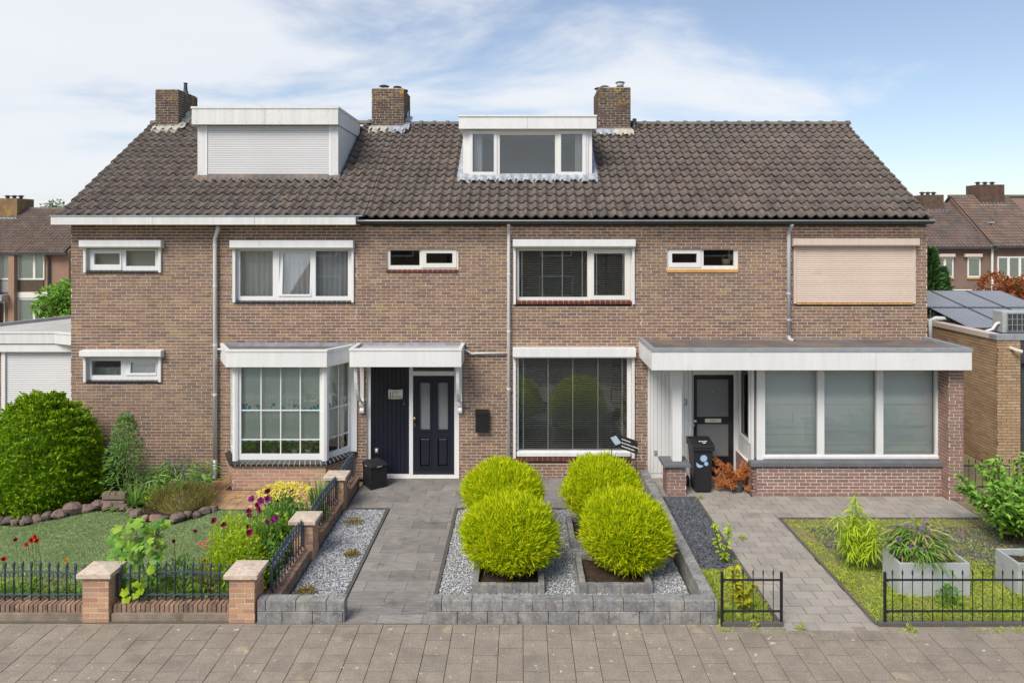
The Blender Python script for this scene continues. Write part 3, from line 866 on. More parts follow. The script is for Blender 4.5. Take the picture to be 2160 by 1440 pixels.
# right house, upper small
w = win(HR, (1406.5, 1557, 521, 568), [(1484, 1548, 527, 560.5)], [((1410, 1478, 526, 563.5), (1417.7, 1470, 534.7, 554.2))], mat='white_paint', pad=.01)
sill(w, 1406, 1558, 568.3, 575, 'yellow_tile', y=-.02, step=.21)
bk = thing('wicker_basket', 'straw basket standing on the sill inside the upstairs window', 'basket', (fx(1534, .3), .3, fz(560, .3)))
bz = fz(561.5, .3)
MB().lathe([(.075, 0), (.095, .10), (.10, .16), (.092, .16), (.085, .03)], 14, (fx(1532, .3), .3, bz)).build('basket_body', 'wicker_basket', bk, smooth=True)
MB().tube([(fx(1532, .3) - .095 + .19 * k / 8, .3, bz + .15 + .10 * math.sin(math.pi * k / 8)) for k in range(9)], .008, 6).build('handle', 'wicker_basket', bk)
MB().lathe([(.045, 0), (.055, .06), (.05, .11)], 10, (fx(1541, .3), .29, bz + .14)).build('cloth', 'plate_cream', bk, smooth=True)
B('inner_sill', 'white_paint', w, (fx(1400, .3), fx(1562, .3), .14, .5, bz - .04, bz - .001))
# right house, closed beige shutter
w = win(HR, (1679, 1928, 515, 636), [(1690, 1915, 525, 630)], pad=.01)
sill(w, 1680, 1927, 637, 642.5, 'yellow_tile', y=-.03)
o = roller(HR, (1674.5, 1940.8, 503, 520), [(1674.8, 1680), (1926.6, 1932)], 640.5, mat='beige_box', slats=(1679.5, 1927, 26, 638), slat_mat='beige_slat')

# ---- dormers
def lap(parent, x0, x1, s0, s1, mat, lift=.045, rag=.02, name='lead_apron'):
    """lead sheet dressed over the tile waves"""
    n = int((x1 - x0) / .02); V = []; Fc = []; m = n + 1
    for j in range(4):
        t = j / 3
        for i in range(m):
            x = x0 + (x1 - x0) * i / n
            wv = .030 * math.cos(2 * math.pi * ((x + 9.7) / TW - .30)) * (1 - t * 1.0)
            s_ = s0 + (s1 - s0) * t + (rag * math.sin(x * 17) + rag * rnd.uniform(-.6, .6) if j == 0 else 0)
            p = Vector((x, EY, EZ)) + SD * s_ + SN * (lift + wv + .02 + t * .05 + rnd.uniform(-.003, .003))
            V.append(p)
    for j in range(3):
        for i in range(n): Fc.append((j * m + i, j * m + i + 1, (j + 1) * m + i + 1, (j + 1) * m + i))
    b_ = MB(); b_.add(V, Fc)
    return b_.build(name, mat, parent, smooth=True)
def rivets(parent, pts, mat='glass_trim', r=.008):
    p = None
    for q in pts:
        mt = Matrix.Translation(q)
        if p is None: p = MB().lathe([(r, -.001), (r, .003), (.002, .005)], 8, M=Matrix.Rotation(R(90), 4, 'X')).build('rivet', mat, parent, mt)
        else: inst('rivet', p.data, parent, mt)
yd = 1.1
X0, X1 = fx(416.7, yd), fx(713.3, yd)
zb, zf = 6.28, 7.607
dl = MB().box(X0 + .051, X1 - .051, yd + .06, yd + .08, zb, zf).build('dormer', 'white_board', HL)
B('front_board', 'white_board', dl, (X0, fx(433.3, yd), yd, yd + .05, zb, zf))
B('front_board', 'white_board', dl, (fx(699, yd), X1, yd, yd + .05, zb, zf))
d = MB(); d2 = MB()
d.prism([(X0, yd + .051, zb - .05), (X0, 3.3, 7.55), (X0, 3.3, zf), (X0, yd + .051, zf)], (.05, 0, 0))
d2.prism([(X1 - .05, yd + .051, zb - .05), (X1 - .05, 3.3, 7.55), (X1 - .05, 3.3, zf), (X1 - .05, yd + .051, zf)], (.05, 0, 0))
d.build('dormer_side', 'white_board', dl); d2.build('dormer_side', 'white_board', dl)
yf = .95
fx0, fx1, ft = fx(404.3, yf), fx(713, yf), 7.96
f = MB()
f.plate(fx0, fx1, zf - .0, ft, yf, yf + .03)
f.box(fx0, fx0 + .03, yf + .031, 3.55, zf, ft).box(fx1 - .03, fx1, yf + .031, 3.05, zf, ft)
f.box(fx0 + .031, fx1 - .031, yf + .031, 3.5, zf + .01, zf + .04)
f.build('dormer_fascia', 'white_board', dl)
f = MB()
f.box(fx0 - .015, fx1 + .015, yf - .015, yf + .06, ft + .001, ft + .05)
f.box(fx0 - .015, fx0 + .06, yf + .061, 3.55, ft + .001, ft + .05).box(fx1 - .06, fx1 + .015, yf + .061, 3.08, ft + .001, ft + .05)
f.build('dormer_trim', 'white_board', dl)
B('dormer_roof', 'bitumen_grey', dl, (fx0 + .032, fx1 - .032, yf + .032, 3.5, ft - .06, ft - .02))
B('board_joint', 'glass_trim', dl, (fx(559, yf) - .003, fx(559, yf) + .003, yf - .003, yf + .01, zf, ft))
rivets(dl, [Vector((fx0 + .12 + k * .37, yf - .001, z)) for k in range(9) for z in (zf + .05, ft - .05)] + [Vector((x, yd - .001, zb + .25 + k * .35)) for k in range(4) for x in (X0 + .05, X1 - .05)])
for a, b_ in ((433.3, 437), (694, 699)): B('guide_rail', 'white_upvc', dl, (fx(a, yd) + .001, fx(b_, yd) - .001, yd - .004, yd + .04, zb + .08, zf))
shutter_slats(dl, fx(436.8, yd), fx(694.2, yd), zb + .10, zf - .0, yd + .022, 30, 'alu_slat')
B('bottom_bar', 'white_upvc', dl, (fx(436, yd), fx(695, yd), yd + .004, yd + .03, zb + .062, zb + .10))
for s_ in (0,):
    lap(dl, X0 - .06, X1 + .05, 1.40, 1.62, 'bitumen', .05, .012)
MB().box(X0 + .052, X1 - .052, yd + .04, yd + .06, zb - .1, zb + .11).build('dormer_base', 'bitumen', dl)
MB().tube([(fx1 + .03, 2.95, 7.62), (fx1 + .07, 2.92, 7.55), (fx1 + .13, 2.75, 7.40)], .035, 10).build('roof_outlet', 'pvc_pipe', dl, smooth=True)
for pxx in (514, 570.5, 619): MB().tube([(fx(pxx, .98), .985, 6.30), (fx(pxx, .98), .96, 6.24), (fx(pxx + 2, .95), .95, 6.20)], .011, 6).build('clip', 'white_upvc', dl)

yd = 1.15
X0, X1 = fx(976.7, yd), fx(1249, yd)
zf = 7.55
zb = fz(375, yd)
dm = MB()
dm.plate(X0, X1, zb - .12, zf, yd + .02, yd + .07, [rect(988, 1240, 271, 373, yd)])
dm.prism([(X0, yd + .071, zb - .15), (X0, 3.3, 7.5), (X0, 3.3, zf), (X0, yd + .071, zf)], (.06, 0, 0))
dm.prism([(X1 - .06, yd + .071, zb - .15), (X1 - .06, 3.3, 7.5), (X1 - .06, 3.3, zf), (X1 - .06, yd + .071, zf)], (.06, 0, 0))
dmo = dm.build('dormer', 'white_paint', HM)
y = yd - .005
MB().plate(*rect(988, 1240.5, 272, 374, y), y, y + .08, [rect(*q, y) for q in ((994, 1045, 279, 367), (1054, 1170.7, 285, 368), (1180, 1232, 279, 367))]).build('window_frame', 'cream_paint', dmo, bevel=.006)
for so, si in (((991, 1048.5, 276.5, 370), (997, 1041.7, 283, 362.7)), ((1177.5, 1236, 276.5, 370), (1183.3, 1228.3, 283, 362.7))):
    MB().plate(*rect(*so, y), y - .02, y + .05, [rect(*si, y)]).build('sash', 'white_paint', dmo, bevel=.006)
    pane_box(dmo, rect(*si, y), y + .02, 'glass')
pane_box(dmo, rect(1054, 1170.7, 285, 368, y), y + .03, 'glass')
for a, b_, g in ((1000, 1017, .35), (1213, 1230, -.25)):
    curtain(dmo, fx(a, yd + .2), fx(b_, yd + .2), fz(372, yd + .2), fz(276, yd + .2), yd + .22, 4, .02)
B('attic_room', 'room_wall', dmo, (X0 + .061, X1 - .061, 3.0, 3.05, zb - .3, zf - .001), (X0 + .061, X1 - .061, 1.3, 2.999, zb - .35, zb - .3))
yf = 1.0
fx0, fx1, ft = fx(967.7, yf), fx(1258.3, yf), fz(246.5, yf)
f = MB().box(fx0, fx1, yf, yf + .03, fz(271.7, yf), ft)
f.box(fx0, fx0 + .03, yf + .031, 3.3, fz(271.7, yf), ft).box(fx1 - .03, fx1, yf + .031, 3.3, fz(271.7, yf), ft).box(fx0 + .031, fx1 - .031, yf + .031, 3.3, fz(271.7, yf) + .01, fz(271.7, yf) + .04)
f.build('dormer_fascia', 'white_paint', dmo)
f = MB().box(fx0 - .012, fx1 + .012, yf - .02, yf + .06, ft + .001, ft + .04).box(fx0 - .012, fx0 + .06, yf + .061, 3.3, ft + .001, ft + .04).box(fx1 - .06, fx1 + .012, yf + .061, 3.3, ft + .001, ft + .04)
f.build('dormer_trim', 'white_paint', dmo)
B('dormer_roof', 'bitumen_grey', dmo, (fx0 + .032, fx1 - .032, yf + .032, 3.3, ft - .05, ft - .02))
B('board_joint', 'glass_trim', dmo, (fx(1112, yf) - .003, fx(1112, yf) + .003, yf - .002, yf + .01, fz(271.5, yf), ft))
rivets(dmo, [Vector((fx0 + .15 + k * .45, yf - .001, fz(268, yf))) for k in range(7)], r=.006)
lap(dmo, X0 - .12, X1 + .12, 1.40, 1.66, 'lead_bright', .045, .035)
for xs in ((X0 - .13, X0 - .005), (X1 + .005, X1 + .13)):
    V = []; Fc = []
    for k in range(16):
        s_ = 1.55 + k * .14
        for q in range(3):
            xx = xs[0] + (xs[1] - xs[0]) * q / 2
            V.append(Vector((xx, EY, EZ)) + SD * s_ + SN * (.085 + rnd.uniform(-.012, .015)))
    for k in range(15):
        for q in range(2): Fc.append((k * 3 + q, k * 3 + q + 1, k * 3 + q + 4, k * 3 + q + 3))
    b_ = MB(); b_.add(V, Fc); b_.build('lead_soaker', 'lead_bright', dmo)

# ---- chimneys
def chimney(H, x0, x1, y0_, y1_, zt, zb0, cowls):
    c = MB().box(x0 + .02, x1 - .02, y0_ + .02, y1_ - .02, 7.0, zt + .02).build('chimney', 'mortar_chimney', H)
    for k, (O, U, Ln) in enumerate((((x0, y0_, 0), (1, 0), x1 - x0), ((x1, y0_, 0), (0, 1), y1_ - y0_), ((x0, y1_, 0), (0, -1), y1_ - y0_), ((x1, y1_, 0), (-1, 0), x1 - x0))):
        brickwall(c, O, U, Ln, zb0, zt, mat='brick_chimney', proud=.002, jt=.014, make_bed=False, indiv=0 if k == 0 else -1)
        MB().plate(0, Ln, zb0, zt, .004, .012, (), frame(O, U)).build('mortar_bed', 'mortar_chimney', c)
    for kind, cx_, cy_, s_ in cowls:
        if kind == 'flue':
            MB().lathe([(.075, -.02), (.072, .05), (.05, .11), (.042, .27), (.05, .28), (.055, .30), (.02, .305)], 12, (cx_, cy_, zt)).build('flue_pipe', 'gutter_dark', c, smooth=False)
        if kind == 'disc':
            m = MB().lathe([(.07, 0), (.07, .05), (.055, .05)], 12, (cx_, cy_, zt)).lathe([(.14, .13), (.12, .15), (.04, .175)], 14, (cx_, cy_, zt))
            for k in range(3):
                a = k * 2.1 + .4
                m.tube([(cx_ + .06 * math.cos(a), cy_ + .06 * math.sin(a), zt + .03), (cx_ + .10 * math.cos(a), cy_ + .10 * math.sin(a), zt + .14)], .008, 5)
            m.build('chimney_cowl', 'gutter_dark', c)
        if kind == 'ribbed':
            m = MB().lathe([(.10, 0), (.11, .02), (.06, .05), (.06, .06), (.11, .065), (.11, .11), (.07, .125)], 16, (cx_, cy_, zt))
            m.build('chimney_cowl', 'black_plastic', c)
        if kind == 'white':
            m = MB().lathe([(.06, 0), (.07, .05), (.13, .07), (.10, .10)], 14, (cx_, cy_, zt)).lathe([(.13, .19), (.10, .215), (.03, .22)], 14, (cx_, cy_, zt))
            m.build('chimney_cowl', 'gutter_dark', c)
            MB().lathe([(.085, .10), (.105, .19)], 14, (cx_, cy_, zt)).build('cowl_drum', 'white_upvc', c, smooth=True)
    return c
chL = chimney(HL, -9.48, -8.885, 3.28, 4.32, 8.88, 7.55, [('flue', -8.98, 3.85, 1)])
chM = chimney(HM, -3.87, -3.04, 3.25, 4.23, 8.90, 7.55, [('disc', -3.62, 3.6, 1), ('ribbed', -3.26, 3.55, 1), ('ribbed', -3.16, 3.95, 1)])
chR = chimney(HR, 1.98, 2.80, 3.12, 4.3, 8.90, 7.45, [('ribbed', 2.18, 3.5, 1), ('disc', 2.08, 3.9, 1), ('white', 2.58, 3.45, 1)])
def flash(c, x0, x1, yy, mats):
    n = len(mats)
    for k, m in enumerate(mats):
        a = x0 + (x1 - x0) * k / n; b_ = x0 + (x1 - x0) * (k + 1) / n
        zz_ = roof_z(yy)
        MB().box(a, b_ - .004, yy - .025, yy - .012, zz_ - .10, zz_ + .13).build('flashing', m, c)
        s0 = (yy - EY) / math.cos(SLOPE)
        lap(c, a - .03, b_ + .02, s0 - .20, s0 + .02, m, .03, .02, 'flashing_apron')
flash(chL, -9.5, -8.86, 3.28, ['mortar_flaunch'])
flash(chM, -3.9, -3.0, 3.25, ['mortar_flaunch', 'lead_bright'])
flash(chR, 1.95, 2.84, 3.12, ['lead_bright', 'mortar_flaunch'])
for c, xx, yy, m in ((chL, -8.875, 3.28, 'mortar_flaunch'), (chM, -3.03, 3.25, 'lead_bright')):
    zz_ = roof_z(yy)
    MB().prism([(xx, yy - .02, zz_ - .1), (xx, yy + .6, zz_ + .35), (xx, yy + .6, zz_ + .62), (xx, yy + .35, zz_ + .5), (xx, yy + .34, zz_ + .34), (xx, yy + .16, zz_ + .33), (xx, yy + .15, zz_ + .2), (xx, yy - .02, zz_ + .15)], (.02, 0, 0)).build('step_flashing', m, c)
    V = []
    b_ = MB()
    for k in range(6):
        p = Vector((xx, yy - .15 + k * .13, 0)); p.z = roof_z(p.y) + .10
        V += [p + Vector((0, 0, .06)), p + Vector((.12 + rnd.uniform(0, .06), 0, rnd.uniform(-.01, .03)))]
    b_.add(V, [(2 * k, 2 * k + 1, 2 * k + 3, 2 * k + 2) for k in range(5)]); b_.build('flashing_apron', m, c)
MB().lathe([(.10, -.1), (.09, .03), (.06, .10), (.05, .24), (.06, .25), (.03, .265)], 12, (2.93, 3.3, roof_z(3.3) + .02)).build('vent_pipe', 'gutter_dark', HR)
# ------------------------------------------------------------------ bay window of the left house
BA, BB_, BC, BD = Vector((-6.20, 0, 0)), Vector((-5.81, -.67, 0)), Vector((-3.94, -.67, 0)), Vector((-3.50, 0, 0))
ZS = .535                     # top of the brick base
bay = MB().box(-6.0, -3.7, -.3, -.02, 0, .05).build('bay_window', 'room_floor', HL)
for p, q in ((BA, BB_), (BB_, BC), (BC, BD)):
    brickwall(bay, p, (q - p)[:2], (q - p).length, 0, ZS, mat='brick_bay', mortar='mortar', thick=.09, wall_name='bay_base')
def offs(p, q, d):
    n = Vector(((q - p).y, -(q - p).x, 0)).normalized()
    return p + n * d, q + n * d
def poly_offset(pts, d):
    out_ = []
    for i, p in enumerate(pts):
        ns = []
        if i > 0: e = (p - pts[i - 1]).normalized(); ns.append(Vector((e.y, -e.x, 0)))
        if i < len(pts) - 1: e = (pts[i + 1] - p).normalized(); ns.append(Vector((e.y, -e.x, 0)))
        if len(ns) == 1: out_.append(p + ns[0] * d)
        else:
            b_ = (ns[0] + ns[1]).normalized(); out_.append(p + b_ * (d / b_.dot(ns[0])))
    out_[0] = Vector((out_[0].x, 0, 0)) if abs(pts[0].y) < 1e-6 else out_[0]
    out_[-1] = Vector((out_[-1].x, 0, 0)) if abs(pts[-1].y) < 1e-6 else out_[-1]
    return out_
BP = [BA, BB_, BC, BD]
def band(po, pi, z0, z1):
    """ring of wall pieces between an outer and an inner outline"""
    m = MB()
    for i in range(len(po) - 1):
        q = [po[i], po[i + 1], pi[i + 1], pi[i]]
        m.prism([(v.x, v.y, z0) for v in q], (0, 0, z1 - z0))
    return m
# black sill tiles, sloping outwards
so, si = poly_offset(BP, .065), poly_offset(BP, -.15)
sb = MB()
def sill_piece(m, p, q, q2, p2, dz):
    a, b_, c, d_ = p, q, q2, p2
    m.add([(a.x, a.y, ZS - .035), (b_.x, b_.y, ZS - .035), (c.x, c.y, ZS - .035), (d_.x, d_.y, ZS - .035), (a.x, a.y, ZS + .004 + dz), (b_.x, b_.y, ZS + .004 + dz), (c.x, c.y, ZS + .075 + dz), (d_.x, d_.y, ZS + .075 + dz)],
          [(0, 3, 2, 1), (4, 5, 6, 7), (0, 1, 5, 4), (1, 2, 6, 5), (2, 3, 7, 6), (3, 0, 4, 7)])
    return m
so2 = poly_offset(BP, .060)
for i in range(3): sill_piece(sb, so2[i], so2[i + 1], si[i + 1], si[i], -.006)
sb = sb.build('bay_sill', 'joint_light', bay)
for i in range(3):
    p, q, p2, q2 = so[i], so[i + 1], si[i], si[i + 1]
    n = max(4, round((q - p).length / .108))
    for k in range(n):
        t0, t1 = (k + .05) / n, (k + .95) / n
        sill_piece(MB(), p.lerp(q, t0), p.lerp(q, t1), p2.lerp(q2, t1), p2.lerp(q2, t0), 0).build('sill_tile', 'black_tile', sb, bevel=.004)
# glazing: frame, muntins, panes per face, posts at the corners
ZT = 2.52
WP = poly_offset(BP, -.065)
zs0 = ZS + .05
def bay_face(p, q, nx, blind=True, inset=.05, sf=.055):
    U = (q - p); Ln = U.length; M = frame(p, U[:2])
    Hs = []
    a, b_ = inset + sf, Ln - inset - sf
    z0, z1 = zs0 + .115, ZT
    MB().plate(inset, Ln - inset, zs0, ZT + .05, .0, .07, [(a, b_, z0, z1)], M).build('window_frame', 'white_upvc', bay, bevel=.006)
    w_ = (b_ - a) / nx
    zz_ = [z0, .97 + .02, 1.56 + .02, z1]
    MB().box(a - .005, b_ + .005, .03, .042, z0 - .005, z1 + .005, M).build('glass_pane', 'glass', bay)
    for k in range(1, nx): MB().box(a + k * w_ - .011, a + k * w_ + .011, .018, .029, z0, z1, M).build('muntin', 'white_upvc', bay)
    for z in zz_[1:3]: MB().box(a, b_, .016, .0285, z - .011, z + .011, M).build('muntin', 'white_upvc', bay)
    # roller blind with cut-out hem and teal leaves
    yb = .10
    bl = MB().box(a - .03, b_ + .03, yb, yb + .003, zz_[1] - .03, z1 + .04, M).build('roller_blind', 'blind_green', bay)
    n = int((b_ - a) / .085)
    for k in range(n):
        x = a + (k + .5) * (b_ - a) / n
        if k % 2 == 0: MB().box(x - .042, x + .042, yb, yb + .003, zz_[1] - .062, zz_[1] - .0305, M).build('blind_hem', 'blind_green', bl)
    MB().box(a - .03, b_ + .03, yb - .001, yb + .004, zz_[1] - .072, zz_[1] - .0625, M).build('blind_hem', 'blind_green', bl)
    x = a + .05
    while x < b_ - .03:
        if rnd.random() < .82:
            m = MB(); zc = 1.60 + rnd.uniform(-.05, .06)
            for _ in range(rnd.randint(2, 5)):
                cx_, cz_, r_ = x + rnd.uniform(-.06, .06), zc + rnd.uniform(-.06, .06), rnd.uniform(.018, .042)
                cxy = [(cx_ + r_ * math.cos(t) * (1 + .35 * math.sin(5 * t)), yb - .0015 - .0004 * _, cz_ + r_ * math.sin(t) * (1 + .35 * math.sin(5 * t))) for t in [2 * math.pi * k / 12 for k in range(12)]]
                m.add(cxy, [tuple(range(12))], M)
            m.build('blind_motif', 'blind_teal', bl)
        x += rnd.uniform(.10, .19)
bay_face(WP[0], WP[1], 2)
bay_face(WP[1], WP[2], 4)
bay_face(WP[2], WP[3], 2)
for v, w_ in ((WP[1], .09), (WP[2], .11)):
    MB().lathe([(.075, zs0 - .012), (.075, ZT + .05)], 8, (v.x, v.y + .02, 0)).build('corner_post', 'white_paint', bay)
MB().box(WP[3].x - .05, WP[3].x + .09, -.04, -.004, zs0 - .01, ZT).build('side_board', 'white_paint', bay)
# inside sill and pots
sil = MB().prism([(WP[0].x + .1, .3, ZS + .06), (WP[1].x + .1, WP[1].y + .12, ZS + .06), (WP[2].x - .1, WP[2].y + .12, ZS + .06), (WP[3].x - .1, .3, ZS + .06)], (0, 0, .03)).build('inner_sill', 'bark', bay)
# roof of the bay
YF = -.80
FP = [Vector((fx(463, -.05), -.005, 0)), Vector((fx(476.6, YF), YF, 0)), Vector((fx(689.3, YF), YF, 0)), Vector((-3.50, -.16, 0))]
FI = [FP[0] + Vector((.03, 0, 0)), FP[1] + Vector((.02, .03, 0)), FP[2] + Vector((-.02, .03, 0)), FP[3] + Vector((-.03, .02, 0))]
zf0, zf1 = 2.494, 2.80
bf = band(FP, FI, zf0, zf1).build('bay_fascia', 'white_paint', bay)
tr = [Vector((v.x, v.y, 0)) for v in FP]
to_ = [FP[0] + Vector((-.012, 0, 0)), FP[1] + Vector((-.012, -.014, 0)), FP[2] + Vector((.012, -.014, 0)), FP[3] + Vector((.014, -.01, 0))]
band(to_, [v + (i_ - v) * 2.2 for v, i_ in zip(FP, FI)], zf1 + .001, zf1 + .042).build('bay_trim', 'white_paint', bay)
MB().prism([(FP[0].x + .03, -.003, zf1 - .05), (FP[1].x + .03, YF + .03, zf1 - .05), (FP[2].x - .03, YF + .03, zf1 - .05), (FP[3].x - .03, -.16, zf1 - .05), (-3.53, -.003, zf1 - .05)], (0, 0, .03)).build('bay_roof', 'bitumen', bay)
MB().prism([(FP[0].x + .04, -.003, zf0 + .02), (FP[1].x + .05, YF + .04, zf0 + .02), (FP[2].x - .05, YF + .04, zf0 + .02), (FP[3].x - .05, -.14, zf0 + .02), (-3.56, -.003, zf0 + .02)], (0, 0, .02)).build('bay_soffit', 'white_board', bay)
MB().box(fx(464), -3.46, -.018, -.009, zf1 - .02, fz(722)).build('lead_flashing', 'lead', bay)
rivets(bf, [Vector((FP[1].x + .07 + k * .34, YF - .001, z)) for k in range(6) for z in (zf0 + .04, zf1 - .05)], r=.005)
MB().tube([(fx(459, -.1), -.08, 2.73), (fx(464, -.3), -.2, 2.75), (fx(468, -.3), -.3, 2.76)], .022, 8).build('roof_outlet', 'pvc_pipe', bay)
# house plants on the bay sill (filled later): BAY_POTS
BAY_POTS = [(fx(516, -.45), 'pot_brown'), (fx(578, -.48), 'pot_terra'), (fx(622, -.45), 'pot_pale'), (fx(652, -.45), 'pot_pale')]

# ------------------------------------------------------------------ door and canopy of the middle house
yc = -.76
cx0, cx1 = -3.435, -1.203
cz0, cz1 = 2.49, 2.815
can = MB().box(cx0, cx1, yc, yc + .03, cz0, cz1).box(cx0, cx0 + .03, yc + .031, -.007, cz0, cz1).box(cx1 - .03, cx1, yc + .031, -.007, cz0, cz1).build('door_canopy', 'white_paint', HM)
MB().box(cx0 - .012, cx1 + .012, yc - .014, yc + .07, cz1 + .001, cz1 + .04).box(cx0 - .012, cx0 + .06, yc + .071, -.007, cz1 + .001, cz1 + .04).box(cx1 - .06, cx1 + .012, yc + .071, -.007, cz1 + .001, cz1 + .04).build('canopy_trim', 'white_paint', can)
MB().box(cx0 + .031, cx1 - .031, yc + .031, -.007, cz1 - .05, cz1 - .02).build('canopy_roof', 'bitumen_grey', can)
MB().box(cx0 + .031, cx1 - .031, yc + .031, -.007, cz0 + .01, cz0 + .03).build('canopy_soffit', 'white_board', can)
MB().box(-3.455, cx1 + .03, -.018, -.009, cz1 - .02, fz(722)).build('lead_flashing', 'lead', can)
# leaves blown onto the canopy
m = MB().tube([(cx1 + .0, -.06, 2.72), (cx1 + .05, -.06, 2.70), (cx1 + .16, -.06, 2.63), (fx(1002, -.06), -.06, 2.64), (fx(1070, -.06), -.06, 2.65)], .02, 8).build('canopy_drain', 'pvc_pipe', can, smooth=True)
def bracket(px_c):
    x = fx(px_c, -.1); w_ = .035
    m = MB()
    outer = [(-.012, 2.49), (-.62, 2.49)]
    arc_o = [(-.62 + .5 * (1 - math.cos(t)), 2.44 - .80 * math.sin(t)) for t in [math.pi / 2 * k / 8 for k in range(9)]]
    arc_i = [(-.56 + .40 * (1 - math.cos(t)), 2.44 - .80 * math.sin(t)) for t in [math.pi / 2 * k / 8 for k in range(9)]]
    for k in range(8):
        q = [arc_o[k], arc_o[k + 1], (arc_o[k + 1][0] + .07, arc_o[k + 1][1] + .0), (arc_o[k][0] + .09, arc_o[k][1])]
        m.prism([(x - w_, a, b_) for a, b_ in q], (2 * w_, 0, 0))
    m.box(x - w_ * 1.15, x + w_ * 1.15, -.06, -.008, 1.62, 2.485)
    m.box(x - w_ * 1.15, x + w_ * 1.15, -.64, -.061, 2.44, 2.485)
    m.build('bracket', 'white_paint', can, bevel=.008)
    f_ = MB()
    pr = [(-.007, 1.36), (-.05, 1.37), (-.09, 1.40), (-.10, 1.45), (-.07, 1.50), (-.11, 1.55), (-.12, 1.61), (-.09, 1.66), (-.05, 1.68), (-.007, 1.68)]
    f_.prism([(x - w_ * 1.3, a, b_) for a, b_ in pr], (2.6 * w_, 0, 0)).build('bracket_scroll', 'white_paint', can, bevel=.006)
bracket(762.5); bracket(970)
yd_ = .06
door_set = MB().plate(fx(773, yd_), fx(968, yd_), -.02, 2.58, yd_, yd_ + .09, [(*rect(781.6, 863, 740, 1004.6, yd_)[:2], .05, 2.55), (fx(871, yd_), fx(958.3, yd_), .05, fz(792, yd_)), (fx(871, yd_), fx(958.3, yd_), fz(783, yd_), 2.55)]).build('door_frame', 'white_paint', HM, bevel=.006)
pane_box(door_set, (fx(871, yd_), fx(958.3, yd_), fz(783, yd_), 2.55), yd_ + .04, 'glass')
yp = yd_ + .045
x0, x1 = fx(781.6, yp), fx(863, yp)
n = 9
for k in range(n):
    MB().box(x0 + (x1 - x0) * k / n + .004, x0 + (x1 - x0) * (k + 1) / n - .004, yp, yp + .03, .05, 2.55).build('cladding_board', 'navy_paint', door_set, bevel=.004)
MB().box(x0, x1, yp + .012, yp + .04, .05, 2.55).build('cladding_back', 'navy_paint', door_set)
# front door
yD = yd_ + .03
dx0, dx1, dz0, dz1 = fx(871.5, yD), fx(958, yD), .052, fz(792.5, yD)
gl = [(fx(885.8, yD), fx(907.2, yD), fz(905.3, yD), fz(806.5, yD)), (fx(923.4, yD), fx(944.8, yD), fz(905.3, yD), fz(806.5, yD))]
lp = [(fx(885.8, yD), fx(907.2, yD), fz(983, yD), fz(923, yD)), (fx(923.4, yD), fx(944.8, yD), fz(983, yD), fz(923, yD))]
door = MB().plate(dx0, dx1, dz0, dz1, yD, yD + .05, gl + lp).build('front_door', 'navy_paint', HM, bevel=.004)
for r_ in gl:
    MB().box(r_[0] - .002, r_[1] + .002, yD + .025, yD + .035, r_[2] - .002, r_[3] + .002).build('frosted_pane', 'frost', door)
    MB().plate(r_[0] - .035, r_[1] + .035, r_[2] - .045, r_[3] + .03, yD - .018, yD - .001, [r_]).build('moulding', 'navy_paint', door, bevel=.012)
for r_ in lp:
    MB().box(r_[0] - .002, r_[1] + .002, yD + .025, yD + .04, r_[2] - .002, r_[3] + .002).build('door_panel', 'navy_paint', door)
    MB().add([(r_[0] + .03, yD + .004, r_[2] + .04), (r_[1] - .03, yD + .004, r_[2] + .04), (r_[1] - .03, yD + .004, r_[3] - .04), (r_[0] + .03, yD + .004, r_[3] - .04),
              (r_[0] + .0, yD + .0245, r_[2]), (r_[1], yD + .0245, r_[2]), (r_[1], yD + .0245, r_[3]), (r_[0], yD + .0245, r_[3])],
             [(0, 1, 2, 3), (4, 5, 1, 0), (5, 6, 2, 1), (6, 7, 3, 2), (7, 4, 0, 3)]).build('raised_field', 'navy_paint', door)
    MB().plate(r_[0] - .035, r_[1] + .035, r_[2] - .035, r_[3] + .035, yD - .018, yD - .001, [r_]).build('moulding', 'navy_paint', door, bevel=.012)
MB().box(dx0 + .0, dx1 - .0, yD - .03, yD - .001, dz0 + .01, dz0 + .05).build('weather_bar', 'navy_paint', door, bevel=.01)
MB().lathe([(.012, 0), (.014, .03), (.03, .045), (.036, .06), (.03, .075), (.005, .082)], 12, M=Matrix.Translation((fx(875.5, yD), yD, fz(881, yD))) @ Matrix.Rotation(R(90), 4, 'X')).build('door_knob', 'brass', door, smooth=True)
MB().lathe([(.024, 0), (.022, .012), (.01, .014)], 10, M=Matrix.Translation((fx(875.5, yD), yD, fz(896, yD))) @ Matrix.Rotation(R(90), 4, 'X') @ Matrix.Diagonal((.7, 1.6, 1, 1))).build('key_plate', 'brass', door)
# house-number plate, slightly curved
pl = thing('house_number_plate', 'curved cream nameplate reading 11 on the navy cladding', 'nameplate', (fx(834, yp), yp - .02, fz(831, yp)))
r_ = rect(819, 849.5, 820.5, 840.5, yp)
V = []; Fc = []
for k in range(9):
    t = k / 8; xx = r_[0] + (r_[1] - r_[0]) * t; dy = -.004 - .020 * math.sin(math.pi * t); dz = -.008 * math.sin(math.pi * t)
    V += [(xx, yp + dy, r_[2] + dz), (xx, yp + dy, r_[3] + dz), (xx, yp + dy + .003, r_[2] + dz), (xx, yp + dy + .003, r_[3] + dz)]
for k in range(8):
    q = 4 * k; Fc += [(q, q + 4, q + 5, q + 1), (q + 2, q + 3, q + 7, q + 6), (q + 1, q + 5, q + 7, q + 3), (q, q + 2, q + 6, q + 4)]
b_ = MB(); b_.add(V, Fc); b_.build('plate', 'plate_cream', pl, smooth=True)
yy = yp - .027
